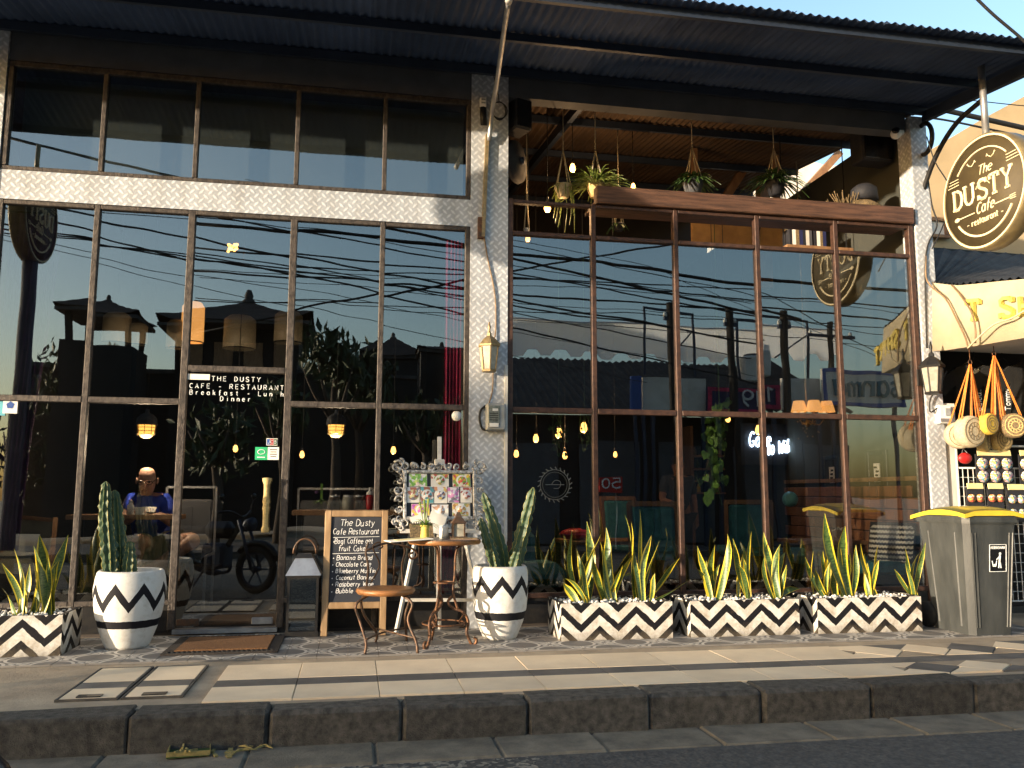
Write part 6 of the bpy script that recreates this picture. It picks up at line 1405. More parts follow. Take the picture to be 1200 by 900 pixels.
def merge(A, EA, at, B, EB):     # join a hand's chain to the body at vertex `at` (its first vertex replaces it)
    k = len(A); mp = lambda i: at if i == 0 else k+i-1
    return A+B[1:], EA+[(mp(a), mp(b)) for a, b in EB]
def face(par, c, fwd, s=1.0, glasses=False, mt='skin'):
    f = Vector(fwd).normalized(); sd = f.cross(Vector((0, 0, 1))).normalized(); u = sd.cross(f); c = Vector(c)
    m = MB(); m.tube([c+f*0.088*s+u*0.02*s, c+f*0.108*s-u*0.015*s, c+f*0.09*s-u*0.022*s], [0.008*s, 0.014*s, 0.008*s], 6); m.build('nose', mt, par)
    for q in (-1, 1): 
        m = MB(); m.ball(c+sd*q*0.078*s-f*0.005, 0.02*s, 8, (0.5, 0.8, 1.4)); m.build('ear', mt, par)
        m = MB(); m.ball(c+sd*q*0.03*s+f*0.082*s+u*0.02*s, 0.010*s, 8); m.build('eye', 'moto_black', par)
    m = MB(); m.tube([c+f*0.085*s-u*0.05*s-sd*0.022*s, c+f*0.094*s-u*0.052*s, c+f*0.085*s-u*0.05*s+sd*0.022*s], 0.005*s, 5); m.build('mouth', 'brick_wood', par)
    if glasses:
        m = MB()
        for q in (-1, 1):
            m.tube([c+sd*(q*0.033*s+0.024*s*math.cos(a/12*6.283))+f*0.098*s+u*(0.018*s+0.017*s*math.sin(a/12*6.283)) for a in range(12)], 0.0035*s, 4, closed=True); m.tube([c+sd*q*0.056*s+f*0.095*s+u*0.02*s, c+sd*q*0.08*s-f*0.01*s+u*0.02*s], 0.003*s, 4)
        m.tube([c-sd*0.01*s+f*0.102*s+u*0.022*s, c+sd*0.01*s+f*0.102*s+u*0.022*s], 0.003*s, 4); m.build('glasses', 'moto_black', par)
# seated man looking at his phone
O = P(178, 668, 1.05); O.z = 0.30; t = thing('person', 'seated bald person in a blue T-shirt and khaki shorts looking at a phone', 'person', O)
J = lambda px, py, Y: P(px, py, Y)-O
pel, bel, che, nek, hd = J(180, 640, 1.10), J(178, 621, 1.08), J(174, 597, 1.02), J(172, 579, 0.99), J(172, 567, 0.92); ht = J(172, 555, 0.94)
shl, shr = J(154, 588, 1.03), J(193, 588, 1.03); ell, elr = J(146, 612, 0.92), J(204, 614, 0.95); wl_, wr_ = J(160, 601, 0.74), J(188, 604, 0.76)
hl, hr = J(172, 643, 1.08), J(190, 641, 1.08); kl, kr = J(163, 632, 0.72), J(231, 631, 0.78); al, ar = J(158, 664, 0.78), J(182, 664, 0.66); tl_, tr_ = J(150, 669, 0.68), J(168, 669, 0.60)
pts = [(pel, (0.17, 0.14)), (bel, (0.175, 0.145)), (che, (0.18, 0.135)), (nek, 0.05), (hd, (0.068, 0.085)), (ht, (0.078, 0.092)), (shl, 0.072), (ell, 0.05), (wl_, 0.034), (shr, 0.072), (elr, 0.05), (wr_, 0.034), (hl, 0.095), (kl, 0.07), (al, 0.045), (tl_, 0.04), (hr, 0.095), (kr, 0.07), (ar, 0.045), (tr_, 0.04)]
ed = [(0, 1), (1, 2), (2, 3), (3, 4), (4, 5), (2, 6), (6, 7), (7, 8), (2, 9), (9, 10), (10, 11), (0, 12), (12, 13), (13, 14), (14, 15), (0, 16), (16, 17), (17, 18), (18, 19)]
pts += [(ht+Vector((0, 0.012, 0.055)), (0.05, 0.058)), (hd+Vector((0, -0.045, -0.05)), (0.042, 0.04))]; ed += [(5, 20), (4, 21)]
h1 = hand(None, wl_, Vector((1, -0.5, 0.15)), (0.2, 0.6, 1), 1.0, curl=0.5); pts, ed = merge(pts, ed, 8, *h1)
h2 = hand(None, wr_, Vector((-1, -0.5, 0.15)), (0.2, -0.6, -1), 1.0, curl=0.5); pts, ed = merge(pts, ed, 11, *h2)
skin('body', pts, ed, 'skin', t)
mid = lambda a, b, s: a.lerp(b, s)
skin('tshirt', [(mid(pel, bel, 0.2), (0.185, 0.155)), (bel, (0.19, 0.16)), (che, (0.195, 0.15)), (mid(che, nek, 0.62), (0.115, 0.09)), (shl, 0.09), (mid(shl, ell, 0.75), 0.078), (shr, 0.09), (mid(shr, elr, 0.75), 0.078)], [(0, 1), (1, 2), (2, 3), (2, 4), (4, 5), (2, 6), (6, 7)], 'blue_shirt', t)
skin('shorts', [(pel, (0.185, 0.155)), (hl, 0.115), (mid(hl, kl, 0.75), 0.098), (hr, 0.115), (mid(hr, kr, 0.6), 0.10)], [(0, 1), (1, 2), (0, 3), (3, 4)], 'khaki', t)
face(t, hd+Vector((0, 0, 0.025)), (0.05, -1, -0.35), 1.08, True)
for v in (tl_, tr_):
    m = MB(); m.box(v+Vector((0, 0.02, -0.03)), (0.09, 0.24, 0.02), bev=0.008); m.build('sandal', 'moto_black', t)
ph = (wl_+wr_)/2+O+Vector((0, -0.06, 0.035)); t = thing('phone', 'dark phone held by the seated person in blue', 'phone', ph); MB().box((0, 0, 0), (0.15, 0.012, 0.075), rot(x=R_(-50)), bev=0.005).build('case', 'moto_black', t); MB().box((0, 0.006, 0.006), (0.135, 0.004, 0.06), rot(x=R_(-50))).build('screen', 'meter_glass', t)
c = P(184, 662, 1.15); t = thing('lounge_chair', 'dark low chair under the seated person', 'chair', (c.x, 1.18, 0.30)); zs = P(180, 652, 1.1).z-0.30
MB().box((0, 0, zs-0.03), (0.5, 0.5, 0.07), bev=0.02).build('seat', 'room_floor', t); MB().box((0, 0.25, zs+0.22), (0.5, 0.06, 0.45), bev=0.02).build('backrest', 'fascia_grey', t)
for sx in (-1, 1):
    for sy in (-1, 1): MB().bar((sx*0.21, sy*0.21, 0), (sx*0.2, sy*0.2, zs-0.06), 0.035).build('leg', 'timber', t)
# standing person behind the right window
O = P(797, 690, 2.2); O.z = 0.03; t = thing('person', 'standing person in a dark T-shirt half hidden by a window mullion', 'person', O)
hz = P(794, 548, 2.2).z-0.03; Hh = hz+0.11; s = Hh/1.72; V = lambda x, y, z: Vector((x*s, y*s, z*s))
pts = [(V(0, 0, 0.95), (0.14, 0.1)), (V(0, 0, 1.12), (0.13, 0.095)), (V(0, 0, 1.36), (0.15, 0.1)), (V(0, -0.01, 1.49), 0.055), (V(0, -0.03, 1.58), (0.068, 0.078)), (V(0, -0.03, 1.65), (0.066, 0.075)), (V(-0.17, 0, 1.42), 0.058), (V(-0.25, -0.05, 1.16), 0.042), (V(-0.14, -0.24, 1.10), 0.03), (V(0.17, 0, 1.42), 0.058), (V(0.23, 0.02, 1.14), 0.042), (V(0.24, -0.03, 0.90), 0.03),
       (V(-0.09, 0, 0.9), 0.085), (V(-0.10, 0, 0.50), 0.062), (V(-0.10, 0.02, 0.08), 0.045), (V(-0.10, -0.14, 0.03), 0.038), (V(0.09, 0, 0.9), 0.085), (V(0.10, 0, 0.50), 0.062), (V(0.10, 0.02, 0.08), 0.045), (V(0.10, -0.14, 0.03), 0.038)]
ed = [(0, 1), (1, 2), (2, 3), (3, 4), (4, 5), (2, 6), (6, 7), (7, 8), (2, 9), (9, 10), (10, 11), (0, 12), (12, 13), (13, 14), (14, 15), (0, 16), (16, 17), (17, 18), (18, 19)]
h1 = hand(None, pts[8][0], Vector((0.6, -0.6, 0.2)), (0, 0, 1), s); h2 = hand(None, pts[11][0], Vector((0, -0.1, -1)), (1, 0, 0), s, curl=0.3)
J0 = [p[0] for p in pts]
pts, ed = merge(pts, ed, 8, *h1); pts, ed = merge(pts, ed, 11, *h2); skin('body', pts, ed, 'skin_tan', t)
skin('tshirt', [(J0[0], (0.155, 0.115)), (J0[1], (0.148, 0.11)), (J0[2], (0.165, 0.115)), (mid(J0[2], J0[3], 0.6), (0.10, 0.075)), (J0[6], 0.074), (mid(J0[6], J0[7], 0.75), 0.062), (J0[9], 0.074), (mid(J0[9], J0[10], 0.75), 0.062)], [(0, 1), (1, 2), (2, 3), (2, 4), (4, 5), (2, 6), (6, 7)], 'navy_shirt', t)
skin('trousers', [(J0[0], (0.155, 0.115)), (J0[12], 0.10), (J0[13], 0.075), (J0[14], 0.06), (J0[16], 0.10), (J0[17], 0.075), (J0[18], 0.06)], [(0, 1), (1, 2), (2, 3), (0, 4), (4, 5), (5, 6)], 'tshirt_black', t)
face(t, J0[4]+Vector((0, 0, 0.02)), (-0.2, -1, -0.05), s, False, 'skin_tan')
m = MB(); c = J0[5]+Vector((0, 0.012, 0.03)); m.ball(c, 0.088*s, 14, (0.92, 1.05, 0.85)); m.build('hair', 'hair_dark', t)
for k in (15, 19): m = MB(); m.box(J0[k]+Vector((0, 0.06, -0.005)), (0.09, 0.26, 0.06), bev=0.02); m.build('shoe', 'moto_black', t)
# ---------------------------------------------------------------- right room
def dining_chair(px, py_top, Y, lab, rz):
    p = P(px, py_top, Y); h = p.z-0.03; t = thing('dining_chair', lab, 'chair', (p.x, Y, 0.03), rz)
    for sx in (-1, 1):
        MB().bar((sx*0.21, 0.21, 0), (sx*0.23, 0.28, h), 0.04).build('rear_leg', 'timber', t); MB().bar((sx*0.21, -0.21, 0), (sx*0.21, -0.21, 0.42), 0.04).build('front_leg', 'timber', t)
    MB().bar((-0.24, 0.283, h), (0.24, 0.283, h), 0.045).build('top_rail', 'timber', t)
    MB().box((0, 0.26, h*0.74), (0.40, 0.06, h*0.46), rot(x=R_(-4)), bev=0.02).build('back_pad', 'teal_cloth', t); MB().box((0, 0.0, 0.45), (0.46, 0.46, 0.09), bev=0.03).build('seat_pad', 'teal_cloth', t)
dining_chair(771, 590, 1.1, 'teal padded dining chair in front of the standing person', R_(150))
dining_chair(868, 588, 1.5, 'teal padded dining chair under the hanging green vine', R_(170))
dining_chair(742, 584, 2.1, 'dark teal dining chair behind the first long planter', R_(20))
def dtable(px, py, Y, w, d, lab):
    p = P(px, py, Y); z = p.z; t = thing('dining_table', lab, 'table', (p.x, Y, 0.03)); MB().box((0, 0, z-0.05), (w, d, 0.04), bev=0.006).build('top', 'timber', t)
    for sx in (-1, 1):
        for sy in (-1, 1): MB().bar((sx*(w/2-0.07), sy*(d/2-0.07), 0), (sx*(w/2-0.07), sy*(d/2-0.07), z-0.07), 0.05).build('leg', 'timber', t)
    return z, p
zt1, pt1 = dtable(712, 632, 1.5, 0.95, 0.6, 'wooden dining table behind the first snake plants')
zt2, pt2 = dtable(968, 632, 1.3, 0.8, 0.6, 'dark dining table next to the brick-panelled wall')
t = thing('red_cushion', 'dull red round cushion on the dining table edge', 'cushion', (P(674, 622, 1.4).x, 1.4, zt1+0.01)); m = MB(); m.ball((0, 0, 0.05), 0.16, 14, (1, 0.7, 0.36)); m.build('pad', 'red_plastic', t); m = MB(); m.tube([(0.16*math.cos(q/20*6.283), 0.112*math.sin(q/20*6.283), 0.05) for q in range(20)], 0.006, 5, closed=True); m.build('piping', 'curtain_red', t)
t = thing('napkin_vase', 'glass vase with white blooms on the dark dining table', 'vase', (pt2.x+0.15, 1.25, zt2-0.0)); m = MB(); m.lathe([(0, 0), (0.04, 0), (0.03, 0.09), (0.035, 0.11)], 12); m.build('vase', 'clear_glass', t); m = MB(); spray(m, (0, 0, 0.1), 24, 0.10, 0.03, 0.7, 0.01); stuff(m.build('blooms', 'paper', t))
p = P(622, 662, 0.8); t = thing('teal_sofa', 'rounded teal sofa end behind the forked cactus', 'sofa', (p.x, 0.85, 0.03)); m = MB(); m.box((0, 0, 0.30), (0.60, 0.6, 0.22), bev=0.09); m.build('seat', 'teal_cloth', t); MB().box((0, 0, 0.10), (0.5, 0.5, 0.2)).build('base', 'black_metal', t); m = MB(); m.box((-0.2, 0.24, 0.5), (0.6, 0.14, 0.35), bev=0.05); m.build('backrest', 'teal_cloth', t)
# bench along the side wall with a striped cushion, brick dado
t = thing('wall_bench', 'dark teal bench along the end wall below the brick dado', 'bench', (4.93, 1.3, 0.03)); MB().box((0, 0, 0.36), (0.50, 2.2, 0.12), bev=0.03).build('seat_pad', 'teal_cloth', t); MB().box((0, 0, 0.15), (0.46, 2.1, 0.30)).build('base', 'black_metal', t)
dd = bpy.data.objects.new('brick_dado', None); COL.objects.link(dd); dd.parent = cafe; dd.location = (5.20, 0, 0)
MB().box((-0.005, 1.35, 0.83), (0.02, 2.5, 0.72)).build('mortar', 'wall_dark', dd)
bm = MB(); bm.box((0, 0, 0), (0.03, 0.262, 0.105), bev=0.006); bme = bm.mesh('brick', 'brick_wood')
for j in range(6):
    for i in range(9): link('brick', bme, dd, (-0.02+random.uniform(-.003, .003), 0.26+i*0.27+(0.135 if j % 2 else 0), 0.53+j*0.113))
MB().box((-0.02, 1.4, 1.215), (0.06, 2.5, 0.04)).build('cap_rail', 'timber', dd)
q = PX(1045, 640, 4.98); t = thing('striped_cushion', 'black and cream striped cushion on the end wall bench', 'cushion', (4.98, q.y, 0.62), R_(-60)); m = MB(); m.box((0, 0, 0), (0.42, 0.12, 0.36), rot(x=R_(-14)), bev=0.05); m.build('cover', 'cushion_stripe', t); m = MB(); m.box((0, 0.0, 0), (0.44, 0.02, 0.38), rot(x=R_(-14)), bev=0.006); m.build('piping', 'speaker_black', t)
for (px, py, lab) in ((1028, 557, 'black framed picture on the end wall nearest the glass'), (975, 560, 'black framed picture on the end wall further in')):
    q = PX(px, py, 5.19); t = thing('wall_picture', lab, 'picture', (5.195, q.y, q.z)); m = MB()
    for s_ in (-1, 1): m.box((0, s_*0.15, 0), (0.03, 0.05, 0.50), bev=0.006); m.box((0, 0, s_*0.225), (0.03, 0.249, 0.05), bev=0.006)
    m.build('frame', 'moto_black', t); MB().box((0.005, 0, 0), (0.012, 0.26, 0.41)).build('mount', 'wall_dark', t); MB().box((-0.004, 0, 0), (0.008, 0.10, 0.24)).build('print', 'paper', t); m = MB()
    for k in range(5): m.box((-0.009, random.uniform(-.02, .02), -0.08+k*0.04), (0.003, 0.05, 0.02))
    m.build('drawing', 'moto_black', t)
# bulbs with vines by the column
for (px, py, lab, s_, w) in ((628, 513, 'small filament bulb glowing low behind the forked cactus pane', 1.0, 2), (655, 507, 'large filament bulb glowing among the ivy strands', 1.3, 3), (684, 500, 'large filament bulb glowing next to the first brown mullion', 1.3, 3), (605, 531, 'dim filament bulb glowing beside the column edge', 0.9, 0), (662, 533, 'small filament bulb glowing below the ivy', 0.9, 0), (840, 514, 'small bulb glowing behind the hanging vine', 0.9, 0), (889, 503, 'filament bulb glowing in front of the neon words', 1.2, 2), (721, 532, 'faint bulb deep in the room behind the red sign reflection', 0.7, 0), (461, 527, 'tiny bulb glowing behind the picture easel', 0.9, 1), (354, 532, 'tiny bulb deep in the room near the second pendant', 0.8, 0), (276, 525, 'tiny orange bulb deep behind the glass door', 0.8, 0), (853, 490, 'bulb glowing on top of the hanging vine', 0.9, 0)):
    bulb(px, py, 1.6 if px < 700 else 1.3, lab, s_, w, top=4.3)
def vine(px0, py0, py1, Y, lab, n, size, mt, spread, par_w=0.25):
    p = P(px0, py0, Y); t = thing('hanging_vine', lab, 'hanging plant', p); L = p.z-P(px0, py1, Y).z; m = MB()
    strands = [[(random.uniform(-par_w, par_w)*0.5, random.uniform(-.06, .06), 0.05), (random.uniform(-par_w, par_w)*0.7, 0, -L*0.4), (random.uniform(-par_w, par_w), 0, -L*random.uniform(0.7, 1))] for _ in range(5)]
    strands[0][2] = (0.0, 0, -L)
    sp = [spline(q, 8) for q in strands]
    for q in sp: m.tube(q, 0.004, 4)
    m.tube([(0, 0, 0.0), (0, 0, 3.6-p.z if p.z < 3.5 else 0.3)], 0.004, 4); m.build('stems', 'leaf_green', t)
    for k in range(n):
        q = random.choice(sp); c = random.choice(q); s = size*random.uniform(0.6, 1.15); a = random.uniform(-0.9, 0.9); b = random.uniform(-0.5, 0.5)
        r = rot(x=b, y=a, z=random.uniform(-0.8, 0.8))
        sh = [(0, 0.05, 0.25), (0.35, 0.0, 0.42), (0.55, -0.02, 0.12), (0.4, 0, -0.35), (0, 0.03, -0.8), (-0.4, 0, -0.35), (-0.55, -0.02, 0.12), (-0.35, 0, 0.42)]
        lm = MB(); lm.add([r @ (Vector((0, -0.04, -0.1))*s)]+[r @ (Vector(v)*s) for v in sh], [(0, i, i % 8+1) for i in range(1, 9)])
        lm.build('leaf', mt, t, c+Vector((random.uniform(-.05, .05)*spread, random.uniform(-.06, .03), random.uniform(-.02, .02))))
vine(843, 478, 592, 0.30, 'leafy green vine hanging behind the middle of the right window', 60, 0.085, 'leaf_lime', 1.0, 0.20)
vine(655, 488, 535, 1.4, 'thin ivy strand hanging round the large filament bulb', 34, 0.035, 'leaf_green', 0.8, 0.14)
vine(685, 488, 528, 1.4, 'thin ivy strand hanging round the bulb by the first brown mullion', 24, 0.035, 'leaf_green', 0.6, 0.10)
# neon words
p = P(878, 523, 2.6); t = thing('neon_sign', 'white neon script sign glowing on the dark inner wall', 'neon sign', p); m = MB()
write(m, 'Gone', (0, 0, 0), (1, 0, 0), (0, 0, 1), 0.17, 0.010, slant=0.2, n=6, width=0.27, jit=0.05); q = P(899, 535, 2.6)-p
write(m, 'to Wild', q+Vector((0, 0, 0.02)), (1, 0, 0.12), (0, 0, 1), 0.15, 0.010, slant=0.2, n=6, width=0.33, jit=0.05); m.build('tubes', 'neon_white', t)
m = MB(); m.box((0.28, 0.03, 0.03), (0.75, 0.012, 0.5)); m.build('backboard', 'speaker_black', t); m = MB(); m.tube([(0, 0.03, 0.2), (0, 0.03, 4.9-p.z)], 0.004, 4); m.tube([(0.55, 0.03, 0.2), (0.55, 0.03, 4.9-p.z)], 0.004, 4); m.build('wires', 'cable_black', t)
# chandelier with pleated shades
p = P(945, 476, 1.5); t = thing('chandelier', 'chandelier with glowing orange pleated shades in the right room', 'chandelier', p); m = MB(); m.tube([(0, 0, -0.18), (0, 0, 4.8-p.z)], 0.008, 6); m.ball((0, 0, -0.2), 0.03, 8)
for dx, dy in ((-0.06, 0.05), (0.06, -0.05), (0.24, 0.0)): m.tube(spline([(0, 0, -0.15), (dx*0.6, dy*0.6, -0.2), (dx, dy, -0.06)], 4), 0.006, 5)
for k in range(18): m.ball((random.uniform(-.12, .12), random.uniform(-.08, .08), random.uniform(-0.36, -0.15)), 0.010, 6)
m.build('arms', 'lamp_brass', t)
for k, (dx, dy) in enumerate(((-0.06, 0.05), (0.06, -0.05), (0.24, 0.0))):
    m = MB(); vs = []; n_ = 40
    for i in range(n_): a = i/n_*6.2832; r = 1+(0.04 if i % 2 else 0); vs += [(0.085*r*math.cos(a), 0.085*r*math.sin(a), -0.06), (0.055*r*math.cos(a), 0.055*r*math.sin(a), 0.06)]
    m.add(vs, [(2*i, (2*i+2) % (2*n_), (2*i+3) % (2*n_), 2*i+1) for i in range(n_)]); m.build('shade', 'shade_glow', t, (dx, dy, 0))
light(t, 4, -0.05)
# back bar shelf with bottles
p = P(872, 560, 4.5); t = thing('bottle_shelf', 'dark back bar shelf rack behind the hanging vine', 'shelf', (p.x, 4.6, 0.03)); 
for s_ in (-1, 1): MB().box((s_*0.8, 0, 1.0), (0.04, 0.3, 2.0)).build('upright', 'timber', t)
shz = [P(872, y, 4.5).z-0.03 for y in (534, 549, 563, 577)]
for z in shz: MB().box((0, 0, z-0.012), (1.6, 0.3, 0.025)).build('shelf_board', 'timber', t)
for j, z in enumerate(shz):
    for i in range(9):
        b_ = thing('liquor_bottle', 'small bottle standing on the dark back bar shelf', 'bottle', (p.x-0.7+i*0.17+random.uniform(-.03, .03), 4.55, z+0.03), group='bottles on the back bar shelf')
        m = MB(); m.lathe([(0, 0), (0.03, 0), (0.03, 0.07), (0.012, 0.1), (0.012, 0.125), (0, 0.125)], 8); m.build('body', random.choice(('lamp_brass', 'clear_glass', 'leaf_dark', 'rattan_yellow')), b_); m = MB(); m.lathe([(0.014, 0.12), (0.014, 0.14), (0, 0.14)], 8); m.build('cap', 'black_metal', b_)
p = P(926, 585, 2.2); t = thing('glass_globe', 'pale blue glass globe hanging in the right room', 'globe', p); m = MB(); m.ball((0, 0, 0), 0.09, 16); m.build('globe', 'sticker_cyan', t); MB().tube([(0, 0, 0.09), (0, 0, 4.9-p.z)], 0.003, 4).build('cord', 'cable_black', t)
# round decal on the first right pane
p = P(650, 568, 0.0); d_ = bpy.data.objects.new('window_decal', None); COL.objects.link(d_); d_.parent = wr; d_.location = (p.x, -0.009, p.z); m = MB()
for r, th in ((0.125, 0.0035), (0.105, 0.0018)): m.tube([(r*math.cos(q/30*6.2832), 0, r*math.sin(q/30*6.2832)) for q in range(30)], th, 4, closed=True)
for k in range(22): a = k*0.2856; m.tube([(0.125*math.cos(a), 0, 0.125*math.sin(a)), (0.148*math.cos(a+0.12), 0, 0.148*math.sin(a+0.12))], 0.005, 4)
m.tube([(-0.08, 0, 0.0), (0.08, 0, 0.0)], 0.004, 4); m.tube(spline([(-0.03, 0, 0.0), (0.0, 0, 0.035), (0.04, 0, 0.03), (0.05, 0, 0.0), (0.03, 0, -0.03), (-0.01, 0, -0.03)], 4), 0.003, 4)
mat('decal_grey', (0.10, 0.11, 0.11), None, 0.6, 0, 10, 0)
m.build('print', 'decal_grey', d_)
# plywood loft boxes and books seen through the upper bar
p = P(872, 280, 1.6); t = thing('plywood_loft', 'sunlit plywood loft panel behind the upper frame bars', 'panel', (p.x, 1.7, 3.0))
MB().box((0, 0, 1.08), (1.15, 0.05, 0.50)).build('panel', 'plywood', t)
for s_ in (-1, 1): MB().bar((s_*0.5, 0.06, 0.9), (s_*0.5, 0.06, ROOF(1.76)-3.0), 0.06).build('hanger', 'timber', t)
m = MB(); m.tube(spline([(0.15, -0.04, 0.86), (0.25, -0.04, 1.1), (0.45, -0.04, 1.28)], 4), 0.012, 5)
for k in range(3): m.box((0.1+k*0.1, -0.035, 1.2), (0.05, 0.01, 0.02))
m.build('painted_lines', 'trunk', t)
p = P(955, 278, 1.0); t = thing('book_shelf', 'dark shelf of books hanging behind the upper frame bars', 'shelf', (p.x, 1.0, p.z-0.14)); MB().box((0.0, 0, 0), (0.75, 0.2, 0.03)).build('board', 'timber', t)
m = MB()
for s_ in (-1, 1): m.tube([(s_*0.36, 0, 0), (s_*0.36, 0, ROOF(1.0)-p.z+0.12)], 0.006, 4)
m.build('cords', 'cable_black', t)
x = -0.33
for k in range(11):
    w = random.uniform(0.025, 0.05); h = random.uniform(0.16, 0.24)
    b_ = thing('shelf_book', ('black', 'white', 'brown', 'navy', 'black', 'white', 'grey')[k % 7]+' upright book on the dark shelf hanging behind the upper frame bars', 'book', t.location+Vector((x+w/2, 0, 0.015)), group='books on the hanging shelf'); x += w+0.004
    MB().box((0, 0, h/2), (w, 0.15, h)).build('cover', ('speaker_black', 'paper', 'rattan_brown', 'sign_navy', 'speaker_black', 'wall_white', 'fascia_grey')[k % 7], b_); MB().box((0, 0.005, h/2+0.001), (w*0.7, 0.142, h-0.004)).build('pages', 'paper', b_); x += 0.02 if k == 6 else 0
# ================================================================== ACROSS THE STREET (mirrored in the glass)
far = struct(MB().box((0, -12.4, -0.17), (160, 3.9, 0.22)).build('far_pavement', 'grey_tile'))
fk = struct(MB().box((0, -10.44, -0.16), (160, 0.16, 0.22)).build('far_kerb', 'kerb_stone'))
def hip_roof(par, O, cx, W_, half, zE, apex, zA, depth, nm='roof', tip=0.25, mt='roof_tile', fs_=0.9):
    """hipped roof with upturned corners; cx centre, W_ distance out, half width"""
    m = MB(); n = 10; vs = []; fs = []
    cor = [(-half, depth/2), (half, depth/2), (half, -depth/2), (-half, -depth/2)]
    rows = 9
    for side in range(4):
        a, b = cor[side], cor[(side+1) % 4]; base = len(vs)
        for j in range(rows+1):
            s = j/rows; 
            for i in range(n+1):
                u = i/n; x = a[0]+(b[0]-a[0])*u; y = a[1]+(b[1]-a[1])*u; up = tip*(abs(2*u-1)**4)*(1-s)**2
                ss = 0.96*s
                vs.append((cx+x*(1-ss)-O.x, -W_+y*(1-ss)-O.y, zE+(zA-zE)*(ss*0.85+0.15*ss*ss)+up-O.z+(0.015 if (j % 2) else 0)))
        fs += [(base+j*(n+1)+i, base+j*(n+1)+i+1, base+(j+1)*(n+1)+i+1, base+(j+1)*(n+1)+i) for j in range(rows) for i in range(n)]
    m.add(vs, fs); r = m.build(nm, mt, par)
    m = MB(); m.lathe([(0.26*fs_, -0.12), (0.24*fs_, 0.05*fs_), (0.15*fs_, 0.12*fs_), (0.17*fs_, 0.22*fs_), (0.12*fs_, 0.36*fs_), (0.08*fs_, 0.44*fs_), (0, 0.45*fs_)], 10, (cx-O.x, -W_-O.y, zA-O.z-0.05)); m.build('finial', 'old_roof', r)
    m = MB(); m.box((cx-O.x, -W_-O.y, zE-O.z-0.05), (2*half-0.1, depth-0.1, 0.1)); m.build('eaves', 'old_roof', r)
    return r
# main house with hipped roof
Wm = 20.0; A = MR(279, 322, Wm); l, r_ = MR(184, 372, Wm), MR(371, 385, Wm)
t = thing('balinese_house', 'house with steep hipped roof and finial mirrored in the door bay glass', 'house', (A.x, -Wm-0.5, -0.06)); O = t.location
zE = (l.z+r_.z)/2; half = (r_.x-l.x)/2
hip_roof(t, O, (l.x+r_.x)/2, Wm+half*0.8, half, zE, 0, A.z-0.38, half*1.9)
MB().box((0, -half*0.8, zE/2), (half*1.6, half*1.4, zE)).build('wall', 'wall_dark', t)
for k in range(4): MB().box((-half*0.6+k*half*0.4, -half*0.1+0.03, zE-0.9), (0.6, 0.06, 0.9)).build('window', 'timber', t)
# small pagoda
Wp = 18.0; A = MR(116, 333, Wp); l, r_ = MR(60, 360, Wp), MR(162, 366, Wp); t = thing('shrine_pavilion', 'small open shrine pavilion with tiled roof mirrored in the left window', 'pavilion', ((l.x+r_.x)/2, -Wp-1.0, -0.06)); O = t.location; half = (r_.x-l.x)/2
zE = (l.z+r_.z)/2; hip_roof(t, O, (l.x+r_.x)/2, Wp+half, half, zE, 0, A.z-0.12, half*2, tip=0.12, fs_=0.4)
zB = MR(116, 398, Wp).z
for sx in (-1, 1):
    for sy in (-1, 1): MB().bar((sx*half*0.7, -half+1.0+sy*half*0.7, zB-0.1), (sx*half*0.7, -half+1.0+sy*half*0.7, zE), 0.14).build('post', 'wall_dark', t)
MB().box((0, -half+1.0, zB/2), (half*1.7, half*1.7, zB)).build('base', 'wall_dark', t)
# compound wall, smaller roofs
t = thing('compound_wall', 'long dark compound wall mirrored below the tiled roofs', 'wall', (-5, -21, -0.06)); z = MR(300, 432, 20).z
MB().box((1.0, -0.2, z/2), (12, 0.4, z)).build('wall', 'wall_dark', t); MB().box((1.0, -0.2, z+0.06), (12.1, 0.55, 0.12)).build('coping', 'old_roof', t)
for k, (ax, ay, lx, ly, rx, W_, lab) in enumerate(((457, 384, 425, 415, 492, 22, 'small pointed roof pavilion mirrored beside the red curtain'), (510, 396, 484, 408, 548, 17, 'low tiled roof house mirrored next to the red curtain'))):
    A = MR(ax, ay, W_); l, r2 = MR(lx, ly, W_), MR(rx, ly+2, W_); t = thing('tiled_house', lab, 'house', ((l.x+r2.x)/2, -W_-1, -0.06)); O = t.location; half = (r2.x-l.x)/2
    hip_roof(t, O, (l.x+r2.x)/2, W_+half, half, l.z, 0, A.z-0.1, half*2, tip=0.08, fs_=0.4); MB().box((0, -half+1, l.z/2), (half*1.7, half*1.7, l.z)).build('wall', 'wall_dark', t)
